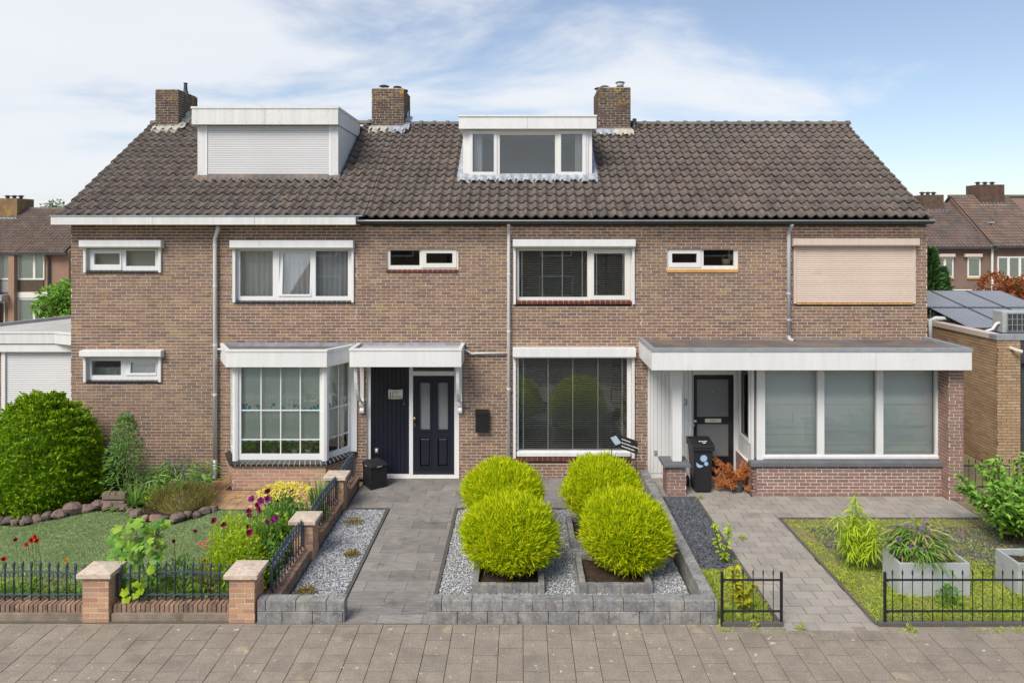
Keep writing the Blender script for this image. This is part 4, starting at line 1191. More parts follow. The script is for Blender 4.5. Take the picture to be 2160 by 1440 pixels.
text_mesh('lettering', '11', .175, 'black_print', pl, face_mat((r_[0] + .02, yy, r_[2] + .026), (1, 0)), bold=.002, sx=.62)
for s_, xo, zo, sz in (('Rudi', .118, .125, .055), ('&', .165, .083, .042), ('Candy', .130, .038, .055)):
    text_mesh('lettering', s_, sz, 'grey_print', pl, face_mat((r_[0] + xo, yy, r_[2] + zo), (1, 0)), font_shear=.25)
db = thing('doorbell', 'small black video doorbell below the nameplate', 'doorbell', (fx(853.5, yp), yp, fz(847.5, yp)))
MB().box(fx(850.8, yp), fx(856.4, yp), yp - .03, yp - .001, fz(854.5, yp), fz(840.5, yp)).build('housing', 'black_plastic', db, bevel=.014)
MB().lathe([(.011, 0), (.009, .004)], 12, M=Matrix.Translation((fx(853.6, yp), yp - .03, fz(851, yp))) @ Matrix.Rotation(R(90), 4, 'X')).build('button', 'steel', db)
MB().lathe([(.010, 0), (.007, .003)], 12, M=Matrix.Translation((fx(853.6, yp), yp - .03, fz(844, yp))) @ Matrix.Rotation(R(90), 4, 'X')).build('lens', 'black_tile', db)
so_ = MB().box(fx(791, yp), fx(798.5, yp), yp - .03, yp - .001, fz(955, yp), fz(945, yp)).build('outside_socket', 'steel', HM, bevel=.006)
MB().box(fx(793, yp), fx(797, yp), yp - .045, yp - .031, fz(951, yp), fz(946, yp)).build('socket_lid', 'white_upvc', so_, bevel=.004)
# letterbox
lb = thing('letterbox', 'black metal letterbox hung on the brick wall beside the door', 'letterbox', (fx(1017, -.12), 0, fz(890, -.12)))
yl = -.125
MB().box(fx(1003, yl), fx(1031, yl), yl, -.008, fz(911.5, yl), fz(876, yl)).build('box', 'black_paint', lb, bevel=.004)
MB().prism([(fx(1002.3, yl), yl - .012, fz(876, yl)), (fx(1002.3, yl), yl - .012, fz(869.5, yl)), (fx(1002.3, yl), -.008, fz(866, yl)), (fx(1002.3, yl), -.008, fz(876, yl))], (fx(1031.8, yl) - fx(1002.3, yl), 0, 0)).build('lid', 'black_paint', lb, bevel=.004)
MB().lathe([(.007, 0), (.006, .006)], 8, M=Matrix.Translation((fx(1006.5, yl), yl, fz(893, yl))) @ Matrix.Rotation(R(90), 4, 'X')).build('lock', 'steel', lb)

# ------------------------------------------------------------------ extension of the right house
ye = -1.45
ex0, ex1 = 2.47, 8.545
ez0, ez1 = fz(780.5, ye), fz(741.5, ye)
ext = MB().box(ex0, ex1, ye, ye + .03, ez0, ez1).box(ex0, ex0 + .03, ye + .031, -.007, ez0, ez1).box(ex1 - .03, ex1, ye + .031, -.007, ez0, ez1).build('extension_fascia', 'white_paint', HR)
zt = fz(734.5, ye)
MB().box(ex0 - .01, ex1 + .012, ye - .015, ye + .08, ez1 + .001, zt).box(ex0 - .01, ex0 + .07, ye + .081, -.007, ez1 + .001, zt).box(ex1 - .07, ex1 + .012, ye + .081, -.007, ez1 + .001, zt).build('roof_trim', 'zinc', ext)
MB().box(ex0 + .031, ex1 - .031, ye + .031, -.007, zt - .10, zt - .055).build('extension_roof', 'bitumen', ext)
MB().box(ex0 + .031, ex1 - .031, ye + .031, .3, ez0 + .012, ez0 + .03).build('soffit', 'white_board', ext)
for k in range(4):
    xx0 = 2.56 + k * 1.5
    MB().box(xx0, min(xx0 + 1.49, 8.55), -.03, -.009, zt - .09, fz(714.5) - rnd.uniform(0, .02)).build('lead_flashing', 'lead', ext)
for pxx in (1848,): B('board_joint', 'glass_trim', ext, (fx(pxx, ye) - .002, fx(pxx, ye) + .002, ye - .002, ye + .01, ez0, ez1))
# low wall with stone sill, pier at the end
yw = -.97
wx0, wx1 = fx(1585.4, yw), 8.27
zsill = fz(984, yw - .05)
lw = brickwall(HR, (wx0, yw, 0), (1, 0), wx1 - wx0, 0, zsill, mat='brick_purple', mortar='mortar_white', wall_name='extension_wall', indiv=300)
brickwall(lw, (wx0, 0, 0), (0, -1), -yw, 0, zsill, mat='brick_purple', mortar='mortar_white', make_bed=False, indiv=-1)
MB().plate(0, -yw, 0, zsill, .0, .1, (), frame((wx0, 0, 0), (0, -1))).build('side_bed', 'mortar_white', lw)
n = 5
for k in range(n):
    a = wx0 - .03 + (wx1 + .0 - wx0 + .03) * k / n; b_ = wx0 - .03 + (wx1 - wx0 + .03) * (k + 1) / n - .004
    MB().box(a, b_, yw - .06, yw + .13, zsill + .001, fz(975.5, yw - .06)).build('stone_sill', 'bluestone', lw, bevel=.005)
px0, px1, pyf = 8.265, 8.545, -1.20
pr_ = MB().box(px0 + .01, px1 - .01, pyf + .01, -.005, 0, ez0 + .011).build('brick_pier', 'mortar_white', HR)
brickwall(pr_, (px0, pyf, 0), (1, 0), px1 - px0, 0, ez0 + .01, mat='brick_purple', make_bed=False, bl=.211)
brickwall(pr_, (px0, -.01, 0), (0, -1), -pyf - .01, 0, ez0 + .01, mat='brick_purple', make_bed=False, phase=.5)
brickwall(pr_, (px1, pyf, 0), (0, 1), -pyf - .01, 0, ez0 + .01, mat='brick_purple', make_bed=False, phase=.25, indiv=-1)
for O, U, Ln in (((px0, pyf, 0), (1, 0), px1 - px0), ((px0, -.01, 0), (0, -1), -pyf - .01)):
    MB().plate(0, Ln, 0, ez0 + .01, .003, .012, (), frame(O, U)).build('mortar_bed', 'mortar_white', pr_)
# window band
yv = -.86
gs = [(1614, 1725), (1739, 1849.5), (1863.5, 1974.4)]
zb_, zt_ = fz(959.5, yv), ez0 + .01
wz0 = fz(975.5, yw - .06) + .001
fr = MB().plate(fx(1597, yv), fx(1985.5, yv), wz0, zt_, yv, yv + .10, [(fx(a, yv), fx(b_, yv), zb_, zt_ - .02) for a, b_ in gs]).build('extension_window', 'white_paint', HR, bevel=.006)
MB().box(fx(1609, yv), fx(1980, yv), yv - .03, yv - .001, fz(966.5, yv), fz(960.5, yv)).build('sill_board', 'white_paint', fr, bevel=.006)
for a, b_ in gs:
    pane_box(fr, (fx(a, yv), fx(b_, yv), zb_, zt_ - .02), yv + .05, 'glass')
    z0_, z1_ = zb_ - .02, zt_
    nsl = 64; hh = (z1_ - z0_) / nsl
    xa, xb = fx(a, yv) - .02, fx(b_, yv) + .02
    p = None
    for k in range(nsl):
        bent = (k < 22 and rnd.random() < (.55 if a == 1739 else .22)) or rnd.random() < .02
        tl = rnd.uniform(45, 62) if bent else 72 + rnd.uniform(-2, 2)
        mt = Matrix.Translation((xa, yv + .16, z0_ + (k + .5) * hh)) @ Matrix.Rotation(R(tl), 4, 'X')
        if p is None: p = MB().box(0, xb - xa, -hh * .60, hh * .60, -.0008, .0008).build('blind_slat', 'blind_white', fr, mt)
        else: inst('blind_slat', p.data, fr, mt)
# side light of the extension, facing the porch
Ms = frame((wx0 + .04, -.03, 0), (0, -1))
Ls = .80
sd_ = MB().plate(0, Ls, .02, zt_, 0, .06, [(.12, Ls - .10, 1.0, 2.42)], Ms).build('side_panel', 'white_board', HR)
MB().plate(.08, Ls - .06, .96, 2.46, -.02, -.001, [(.15, Ls - .13, 1.03, 2.39)], Ms).build('side_window', 'white_paint', sd_, bevel=.006)
MB().box(.12, Ls - .10, .02, .032, 1.0, 2.42, Ms).build('glass_pane', 'glass', sd_)
MB().box(.13, .45, .09, .095, 1.0, 2.42, Ms).build('blind', 'furniture', sd_)
# back wall of the room so the blinds have something behind them
# porch wall: white boards, black door
yq = .02
pw = MB().plate(fx(1365, yq), wx0 + .04, -.02, zt_, yq, yq + .08, [(fx(1461, yq), fx(1547.5, yq), .0, fz(789, yq))]).build('porch_wall', 'white_board', HR)
def boards(pa, pb, z0, z1, n):
    a, b_ = fx(pa, yq), fx(pb, yq)
    for k in range(n):
        MB().box(a + (b_ - a) * k / n + .003, a + (b_ - a) * (k + 1) / n - .003, yq - .016, yq - .001, z0, z1).build('cladding_board', 'white_paint', pw, bevel=.004)
boards(1371, 1419, .10, zt_ - .06, 6)
boards(1420, 1459, .10, zt_ - .06, 5)
boards(1550, 1577, .10, zt_ - .06, 3)
MB().box(fx(1366, yq), fx(1459, yq), yq - .03, yq - .0175, .0, .085).build('skirting', 'white_paint', pw, bevel=.006)
MB().plate(fx(1366, yq), fx(1547, yq) + .04, .0, zt_, yq - .028, yq - .018, [(fx(1371, yq), fx(1461, yq), .086, zt_ - .05), (fx(1462, yq), fx(1547, yq), 0, fz(789.5, yq))]).build('trim', 'white_paint', pw)
ydr = yq - .005
dr = rect(1462, 1546.8, 790, 1003, ydr)
bd = MB().plate(dr[0], dr[1], .04, dr[3], ydr, ydr + .05, [rect(1470, 1537, 800, 879, ydr), rect(1470, 1537, 893.5, 962, ydr)]).build('porch_door', 'black_paint', HR, bevel=.005)
for q in (rect(1470, 1537, 800, 879, ydr), rect(1470, 1537, 893.5, 962, ydr)):
    MB().box(q[0] - .002, q[1] + .002, ydr + .025, ydr + .035, q[2] - .002, q[3] + .002).build('frosted_pane', 'frost', bd)
MB().box(fx(1487, ydr), fx(1521, ydr), ydr - .008, ydr - .001, fz(890.5, ydr), fz(882.5, ydr)).build('letter_slot', 'plate_cream', bd, bevel=.002)
MB().box(fx(1497, ydr), fx(1511, ydr), ydr - .0095, ydr - .0085, fz(887, ydr), fz(886, ydr)).build('slot_mark', 'black_print', bd)
MB().lathe([(.012, 0), (.014, .03), (.032, .045), (.036, .06), (.03, .075), (.005, .082)], 12, M=Matrix.Translation((fx(1465.5, ydr), ydr, fz(886.5, ydr))) @ Matrix.Rotation(R(90), 4, 'X')).build('door_knob', 'steel', bd, smooth=True)
MB().lathe([(.02, 0), (.018, .012)], 10, M=Matrix.Translation((fx(1464.5, ydr), ydr, fz(896, ydr))) @ Matrix.Rotation(R(90), 4, 'X') @ Matrix.Diagonal((.8, 1.5, 1, 1))).build('key_plate', 'steel', bd)
MB().lathe([(.010, 0), (.009, .004)], 10, M=Matrix.Translation((fx(1503.5, ydr), ydr + .024, fz(826.5, ydr))) @ Matrix.Rotation(R(90), 4, 'X')).build('spyhole', 'steel', bd)
B('doorstep', 'brick_bay', HR, (dr[0] - .05, dr[1] + .05, -.16, -.012, .0, .045))
n3 = thing('house_number', 'grey metal digit 3 fixed to the white porch wall', 'house number', (fx(1444.6, yq), yq, fz(853, yq)))
text_mesh('digit', '3', .19, 'furniture', n3, face_mat((fx(1441, yq), yq - .022, fz(853.5, yq)), (1, 0)), extrude=.006, bold=.004)
bl_ = thing('doorbell', 'white doorbell button on the trim right of the black door', 'doorbell', (fx(1554, yq), yq, fz(846, yq)))
MB().box(fx(1552, yq), fx(1556, yq), yq - .045, yq - .017, fz(850, yq), fz(842, yq)).build('housing', 'white_upvc', bl_, bevel=.004)
MB().lathe([(.008, 0), (.006, .004)], 10, M=Matrix.Translation((fx(1554, yq), yq - .045, fz(844.5, yq))) @ Matrix.Rotation(R(90), 4, 'X')).build('button', 'black_plastic', bl_)
so_ = MB().box(fx(1379, yq), fx(1384.5, yq), yq - .05, yq - .017, fz(957.5, yq), fz(948, yq)).build('outside_socket', 'furniture', HR, bevel=.005)
# porch post on its pedestal
yo = -.97
ox0, ox1 = fx(1407, yo), fx(1447, yo)
pd = MB().box(ox0 + .01, ox1 - .01, yo + .01, yo + .37, 0, .58).build('porch_pedestal', 'mortar_white', HR)
zc_ = fz(983.5, yo)
for O, U, Ln in (((ox0, yo, 0), (1, 0), ox1 - ox0), ((ox1, yo, 0), (0, 1), .38), ((ox0, yo + .38, 0), (0, -1), .38)):
    brickwall(pd, O, U, Ln, 0, zc_, mat='brick_purple', make_bed=False, phase=.25)
    MB().plate(0, Ln, 0, zc_, .003, .009, (), frame(O, U)).build('mortar_bed', 'mortar_white', pd)
MB().box(ox0 - .08, ox1 + .08, yo - .08, yo + .46, zc_ + .001, zc_ + .06).build('pedestal_cap', 'bluestone', pd, bevel=.006)
xm = (fx(1419, yo + .1) + fx(1439, yo + .1)) / 2
MB().box(xm - .093, xm + .093, yo + .10, yo + .28, zc_ + .061, ez0 + .011).build('porch_post', 'white_paint', pd, bevel=.012)
# ------------------------------------------------------------------ ground, pavement, paths
def sheet(name, pts, z, mat, label, kind='structure', cat='ground'):
    b = MB(); b.add([(p[0], p[1], z) for p in pts], [tuple(range(len(pts)))])
    o = b.build(name, mat)
    return tag(o, label, cat, kind=kind)
def rectpts(x0, x1, y0, y1): return [(x0, y0), (x1, y0), (x1, y1), (x0, y1)]
sheet('ground', rectpts(-400, 400, -400, 400), -.10, 'earth', 'brown and green earth spreading out under the whole street')
sheet('road', rectpts(-60, 60, -15.5, -8.9), -.094, 'asphalt', 'grey asphalt road running past the houses', cat='road')
kb = tag(MB().box(-60, 60, -8.899, -8.75, -.2, .005).build('kerb', 'block', bevel=.01), 'long grey concrete kerb between road and pavement', 'kerb', kind='structure')
sw = sheet('sidewalk', rectpts(-16, 16, -8.749, -5.22), -.014, 'joint_sand', 'pavement of square warm grey concrete tiles', cat='sidewalk')
mn, mxx, far_mn, far_mx = [], [], [], []
TS = .3065
k0 = -52
for c in range(k0, 53):
    xa = .02 + c * TS
    ph = 0.0 if c % 2 == 0 else TS / 2
    edges = [-5.40] + [-5.455 - ph - r * TS for r in range(0, 11)]
    edges = [e for e in edges if e <= -5.40]
    for r in range(len(edges) - 1):
        y1, y0 = edges[r], edges[r + 1]
        if y0 < -8.74: continue
        if y1 - y0 < .03: continue
        t = (xa + .0042, y0 + .0042, -.05), (xa + TS - .0042, y1 - .0042, rnd.uniform(-.0025, .0025))
        if y1 > -6.9 and (xa + TS > -7.3 and xa < 7.1): brick_inst('paving_tile', 'paver_warm', sw, Matrix(), t[0][0], t[1][0], t[0][1], t[1][1], t[0][2], t[1][2])
        else: far_mn.append(t[0]); far_mx.append(t[1])
V, T = boxes(far_mn, far_mx)
trimesh('outlying_paving_tiles', V, T, 'paver_warm', sw, None, np.repeat(rng.random(len(far_mn)), 8), kind='stuff')

# forecourt and path of the middle house: 60 x 30 slabs
fp = sheet('garden_path', [(-3.28, -.0), (-3.28, -1.60), (-2.47, -1.60), (-2.47, -5.385), (-1.24, -5.385), (-1.24, -1.60), (2.40, -1.60), (2.40, -.0)], -.010, 'joint_dark', 'path and forecourt of dark streaky grey slabs before the navy door', cat='path')
def slabs(x0, x1, y1, off, yb):
    x = x0 - off
    while x < x1 - .01:
        a, b_ = max(x, x0), min(x + .60, x1)
        if b_ - a > .02: brick_inst('paving_slab', 'path_slab', fp, Matrix(), a + .0025, b_ - .0025, yb + .0025, y1 - .0025, -.05, rnd.uniform(-.001, .0015))
        x += .60
row = 0
y1 = -.003
ys_ = [-.003] + [-1.58 + .2992 * k for k in range(4, -13, -1)] + [-5.38]
for k in range(len(ys_) - 1):
    off = (.12 if k % 2 else .42) + rnd.choice((0, 0, .08, -.06))
    if ys_[k] > -1.57: slabs(-3.28, 2.395, ys_[k], off, ys_[k + 1])
    else: slabs(-2.462, -1.248, ys_[k], off if ys_[k] > -5.3 else .07, ys_[k + 1])
ed = 0
for nm, a in (('l', (-2.515, -2.468, -5.2, -1.615)), ('r', (-1.242, -1.192, -5.2, -1.615)), ('t', (-3.28, -2.516, -1.66, -1.615)), ('u', (-1.191, 2.395, -1.66, -1.615))):
    horizontal = a[1] - a[0] > .2
    ln = (a[1] - a[0]) if horizontal else (a[3] - a[2])
    n = max(1, round(ln / 1.0))
    for k in range(n):
        if horizontal: q = (a[0] + ln * k / n + .002, a[0] + ln * (k + 1) / n - .002, a[2], a[3])
        else: q = (a[0], a[1], a[2] + ln * k / n + .002, a[2] + ln * (k + 1) / n - .002)
        brick_inst('edging_stone', 'edging', fp, Matrix(), q[0], q[1], q[2], q[3], -.05, .022)

def chips(name, region, n, size, mat, z, flat=.55, parent=None, label=None, cat='gravel'):
    """n broken stones scattered over rectangles; region = list of (x0,x1,y0,y1), holes excluded by weight"""
    ar = np.array([(r[1] - r[0]) * (r[3] - r[2]) for r in region]); pr = ar / ar.sum()
    ix = rng.choice(len(region), n, p=pr); rg = np.array(region)[ix]
    x = rg[:, 0] + rng.random(n) * (rg[:, 1] - rg[:, 0]); y = rg[:, 2] + rng.random(n) * (rg[:, 3] - rg[:, 2])
    s = size * (.55 + .9 * rng.random(n))
    base = np.array([(1, .1, -.2), (.1, .8, .1), (-1, -.1, -.1), (-.1, -.8, -.1), (.1, .1, .9), (-.2, .1, -.8)])
    Tq = np.array([(0, 1, 4), (1, 2, 4), (2, 3, 4), (3, 0, 4), (1, 0, 5), (2, 1, 5), (3, 2, 5), (0, 3, 5)])
    Vb = base[None] + rng.normal(0, .22, (n, 6, 3))
    Vb[:, :, 2] *= flat
    a = rng.random(n) * 6.283; ca, sa = np.cos(a), np.sin(a)
    b_ = rng.normal(0, .45, n); cb, sb_ = np.cos(b_), np.sin(b_)
    X, Y, Z = Vb[..., 0], Vb[..., 1], Vb[..., 2]
    Y2 = Y * cb[:, None] - Z * sb_[:, None]; Z2 = Y * sb_[:, None] + Z * cb[:, None]
    X3 = X * ca[:, None] - Y2 * sa[:, None]; Y3 = X * sa[:, None] + Y2 * ca[:, None]
    V = np.stack([X3, Y3, Z2], -1) * s[:, None, None] + np.stack([x, y, z + rng.random(n) * size * .6], -1)[:, None]
    T = (Tq[None] + 6 * np.arange(n)[:, None, None]).reshape(-1, 3)
    o = trimesh(name, V.reshape(-1, 3), T, mat, parent, None, np.repeat(rng.random(n), 6), kind='stuff')
    if label: tag(o, label, cat)
    return o
PLANTERS = [(-.71, .33, -4.64, -3.62), (.84, 1.88, -4.64, -3.62), (-.72, .28, -3.22, -2.24), (.80, 1.80, -3.22, -2.24)]
sheet('gravel_bed', rectpts(-3.30, -2.516, -5.20, -1.661), -.006, 'gravel_bed', 'narrow grey bed beside the path under loose chippings', cat='gravel bed')
sheet('gravel_bed', rectpts(-1.191, 2.398, -5.20, -1.661), -.006, 'gravel_bed', 'wide grey bed round the four square planters under loose chippings', cat='gravel bed')
chips('gravel', [(-3.29, -2.53, -5.2, -1.67)], 9000, .013, 'gravel_light', .004, label='light grey chippings in the narrow bed left of the path')
gr = [(-1.18, -.72, -5.2, -1.67), (.34, .79, -5.2, -1.67), (1.89, 2.39, -5.2, -1.67), (-.72, .34, -5.2, -4.65), (.79, 1.89, -5.2, -4.65), (-.72, .34, -3.61, -3.23), (.79, 1.89, -3.61, -3.23), (-.72, 1.89, -2.23, -1.67)]
chips('gravel', gr, 26000, .0135, 'gravel_light', .004, label='light grey chippings round the four clipped bushes')

# grey block walls along the front
def blockwall(label, segs, group):
    w = thing('block_wall', label, 'garden wall', (segs[0][0], segs[0][2], 0), group)
    me = {}
    for x0, x1, y0, y1, axis, offs_ in segs:
        ln = (x1 - x0) if axis == 0 else (y1 - y0)
        for c in range(2):
            p = -offs_[c]
            while p < ln - .01:
                a, b_ = max(p, 0), min(p + .402, ln)
                if b_ - a > .02:
                    q = (x0 + a + .003, x0 + b_ - .003, y0, y1) if axis == 0 else (x0, x1, y0 + a + .003, y0 + b_ - .003)
                    e = rnd.uniform(-.002, .002)
                    MB().box(q[0], q[1], q[2] + (e if axis == 0 else 0), q[3], c * .1485 + (.001 if c else -.04), (c + 1) * .1485 - .002).build('block', 'block', w, bevel=.009)
                p += .402
    return w
blockwall('short grey concrete block wall in front of the narrow gravel bed', [(-3.50, -2.34, -5.37, -5.205, 0, (.07, .29))], 'grey block walls')
blockwall('L-shaped grey concrete block wall round the bed of clipped bushes', [(-1.25, 2.60, -5.37, -5.205, 0, (.0, .21)), (2.435, 2.60, -5.2035, -.36, 1, (.1, .3))], 'grey block walls')

# paths of the right house
pw_ = sheet('paved_yard', [(2.62, .0), (2.62, -1.02), (3.43, -1.02), (3.43, -5.56), (4.66, -5.56), (4.66, -2.0), (8.35, -2.0), (8.35, -.97), (4.52, -.97), (4.52, 0)], -.010, 'joint_dark', 'path and yard of small beige grey concrete pavers by the porch', cat='path')
def pave(x0, x1, ya, yb, mat='paver_grey', l=.302, h=.2015, par=None, nm='paving_stone', zt=0):
    nr = max(1, round((ya - yb) / h)); hh = (ya - yb) / nr
    for r in range(nr):
        x = x0 - (.5 * l if r % 2 else 0) - rnd.uniform(0, .02)
        while x < x1 - .01:
            a, b_ = max(x, x0), min(x + l, x1)
            if b_ - a > .02: brick_inst(nm, mat, par, Matrix(), a + .005, b_ - .005, ya - (r + 1) * hh + .005, ya - r * hh - .005, -.05, zt + rnd.uniform(-.002, .003))
            x += l
pave(2.63, 4.51, -.01, -1.02, par=pw_, mat='path_slab' if False else 'paver_grey')
pave(4.53, 8.34, -.98, -1.02, par=pw_)
pave(3.435, 8.34, -1.02, -2.0, par=pw_)
pave(3.435, 4.655, -2.0, -5.55, par=pw_)
for a in ((3.385, 3.431, -5.3, -1.03), (4.66, 4.70, -5.42, -2.01)):
    n = 4
    for k in range(n):
        d_ = (a[3] - a[2]) / n
        brick_inst('edging_stone', 'edging', pw_, Matrix(), a[0], a[1], a[2] + d_ * k + .002, a[2] + d_ * (k + 1) - .002, -.05, .004)
brick_inst('edging_stone', 'edging', pw_, Matrix(), 4.70, 8.34, -2.05, -2.004, -.05, .004)
brick_inst('edging_stone', 'edging', pw_, Matrix(), 2.61, 3.43, -1.07, -1.024, -.05, .012)
brick_inst('edging_stone', 'edging', pw_, Matrix(), 2.61, 3.38, -3.95, -3.90, -.05, .012)
def kerbs(x0, x1, n, label):
    k_ = thing('edging_kerb', label, 'kerb', (x0, -5.42, 0), 'concrete garden edgings')
    for k in range(n):
        MB().box(x0 + (x1 - x0) * k / n + .002, x0 + (x1 - x0) * (k + 1) / n - .002, -5.46, -5.40, -.03, .055).build('kerb_stone', 'edging', k_, bevel=.008)
kerbs(2.63, 3.44, 1, 'short low concrete edging under the small black fence')
kerbs(4.68, 11.7, 7, 'long low concrete edging under the long black fence')
sheet('sand_strip', rectpts(2.6, 12, -5.62, -5.385), -.006, 'sand', 'strip of sandy soil between garden edging and pavement', cat='sand')
sheet('sand_strip', rectpts(-12, -3.5, -5.50, -5.385), -.0065, 'sand', 'strip of sandy soil along the foot of the brick wall', cat='sand')
sheet('slate_bed', rectpts(2.60, 3.384, -3.895, -1.075), -.008, 'slate_bed', 'dark bed under slate chippings beside the block wall', cat='gravel bed')
chips('slate_chippings', [(2.61, 3.37, -3.88, -1.08)], 9000, .016, 'slate_chip', .004, .4, label='dark blue slate chippings between block wall and porch path')
sheet('front_garden', rectpts(4.70, 13, -5.40, -2.05), -.012, 'earth', 'weedy earth of the right front garden')
sheet('front_garden', rectpts(2.60, 3.384, -5.40, -3.951), -.0125, 'earth', 'small weedy corner behind the small black fence')
sheet('front_garden', rectpts(8.36, 14, -2.049, 3), -.0135, 'earth', 'bare earth passage beside the brick pier')
chips('slate_chippings', [(5.0, 8.4, -3.9, -2.4)], 5200, .015, 'slate_chip', .0, .4, label='thin scatter of slate chippings among the weeds')

# left garden
sheet('flower_bed', rectpts(-13, -3.52, -5.16, -1.6), -.012, 'soil', 'dark soil of the flower beds round the lawn', cat='flower bed')
sheet('flower_bed', rectpts(-13, -6.35, -1.599, 0), -.0125, 'soil', 'dark soil of the bed under the house wall', cat='flower bed')
stones_px = [(-40, 1110, 30), (-12, 1112, 34), (12, 1112, 26), (28, 1113, 26), (50, 1113, 30), (72, 1108, 26), (92, 1103, 26), (101, 1101, 16), (122, 1099, 30), (148, 1092, 38), (180, 1086, 32), (203, 1082, 30),
             (226, 1083, 26), (243, 1083, 24), (259, 1083, 24), (272, 1088, 18), (285, 1098, 30), (301, 1104, 22), (322, 1107, 26), (345, 1108, 24), (369, 1109, 34), (391, 1101, 22), (412, 1098, 22), (430, 1091, 24), (448, 1085, 22)]
lawn_back = [gnd(p[0], p[1] - 2) for p in stones_px]
lp_ = [(-13, -4.72), (-4.35, -4.72), (-4.25, -1.72), (-5.75, -1.68)] + [(v.x, v.y) for v in lawn_back[::-1]] + [(-13, lawn_back[0].y)]
sheet('lawn', lp_, .012, 'turf_base', 'short green lawn inside the ring of stones', cat='lawn')
yb_ = sheet('garden_path', [(-6.45, -.0), (-6.45, -1.66), (-3.55, -1.66), (-3.55, -.0)], -.006, 'joint_dark', 'strip of yellow and red brick pavers below the bay window', cat='path')
for k in range(9):
    ya = -.70 - k * .106
    pave(-6.44, -3.56, ya, ya - .106, 'paver_yellow', .211, .106, yb_, 'paving_brick', .004) if k % 2 == 0 else pave(-6.44 - .0, -3.56, ya, ya - .106, 'paver_yellow', .211, .106, yb_, 'paving_brick', .004)
for k in range(7):
    ya = -.0 - k * .1
    pave(-6.44, -5.95 - k * .0, ya, ya - .1, 'paver_yellow', .211, .1, yb_, 'paving_brick', .004)
brick_inst('edging_stone', 'edging', yb_, Matrix(), -6.2, -3.6, -1.72, -1.665, -.05, .015)

# ------------------------------------------------------------------ brick garden wall with piers (left garden)
def rollock(label, x0, x1, y0, y1, axis, grp='low brick walls of the left garden'):
    """low wall: one course of bricks set on edge over a plinth"""
    w = thing('brick_garden_wall', label, 'garden wall', ((x0 + x1) / 2, (y0 + y1) / 2, 0), grp)
    MB().box(x0 + .005, x1 - .005, y0 - (.03 if axis == 0 else -.012), y1 - .012, -.03, .083).build('plinth', 'plinth', w)
    MB().box(x0 + .005, x1 - .005, y0 + .012, y1 - .012, .0851, .172).build('mortar_bed', 'mortar_dark', w)
    ln = (x1 - x0) if axis == 0 else (y1 - y0); n = round(ln / .0625)
    for k in range(n):
        a, b_ = ln * k / n + .006, ln * (k + 1) / n - .006
        e = rnd.uniform(-.004, .004)
        q = (x0 + a, x0 + b_, y0 + e, y1 + e) if axis == 0 else (x0 + e, x1 + e, y0 + a, y0 + b_)
        MBR = MB().box(q[0], q[1], q[2], q[3], .082, .187 + rnd.uniform(-.003, .003))
        MBR.build('brick', 'brick_rollock', w, bevel=.004)
    return w
def pier(label, x0, x1, y0, y1, h=.585, peaked=False):
    w = thing('brick_pier', label, 'brick pier', ((x0 + x1) / 2, (y0 + y1) / 2, 0), 'brick gate piers')
    MB().box(x0 + .0015, x1 - .0015, y0 + .0015, y1 - .0015, -.03, h).build('core', 'mortar', w)
    for k, (O, U, Ln) in enumerate((((x0, y0, 0), (1, 0), x1 - x0), ((x1, y0, 0), (0, 1), y1 - y0), ((x0, y1, 0), (0, -1), y1 - y0), ((x1, y1, 0), (-1, 0), x1 - x0))):
        brickwall(w, O, U, Ln, -.02, h, mat='brick_garden', make_bed=False, proud=.004, phase=.28 if k % 2 else .03, jt=.012, bh=.067)
    ov = .055; c = MB()
    a0, a1, b0, b1 = x0 - ov, x1 + ov, y0 - ov, y1 + ov
    xm_, ym_ = (x0 + x1) / 2, (y0 + y1) / 2
    zt0 = h + .06; zt1 = h + (.105 if peaked else .085)
    c.add([(a0, b0, h + .001), (a1, b0, h + .001), (a1, b1, h + .001), (a0, b1, h + .001), (a0, b0, zt0), (a1, b0, zt0), (a1, b1, zt0), (a0, b1, zt0), (xm_, ym_, zt1)],
          [(3, 2, 1, 0), (0, 1, 5, 4), (1, 2, 6, 5), (2, 3, 7, 6), (3, 0, 4, 7), (4, 5, 8), (5, 6, 8), (6, 7, 8), (7, 4, 8)])
    c.build('cap_stone', 'cap_stone', w, bevel=.004)
    return w
pier('brick pier with peaked sandstone cap on the street side, left of the hollyhock', -5.83, -5.485, -5.33, -5.06, peaked=True)
pier('brick corner pier joined to the short grey block wall', -3.875, -3.54, -5.35, -5.03)
pier('middle brick pier of the side wall along the gravel', -3.60, -3.285, -3.66, -3.36)
pier('brick pier of the side wall nearest the bay window', -3.62, -3.31, -1.72, -1.44)
rollock('low brick-on-edge wall along the street left of the peaked pier', -9.6, -5.84, -5.27, -5.07, 0)
rollock('low brick-on-edge wall along the street between two brick piers', -5.475, -3.885, -5.27, -5.07, 0)
rollock('side wall of bricks on edge between corner pier and middle pier', -3.53, -3.31, -5.20, -3.67, 1)
rollock('side wall of bricks on edge between middle pier and the pier by the bay', -3.53, -3.31, -3.35, -1.73, 1)
rollock('short side wall of bricks on edge running up to the house', -3.53, -3.31, -1.43, -.42, 1)
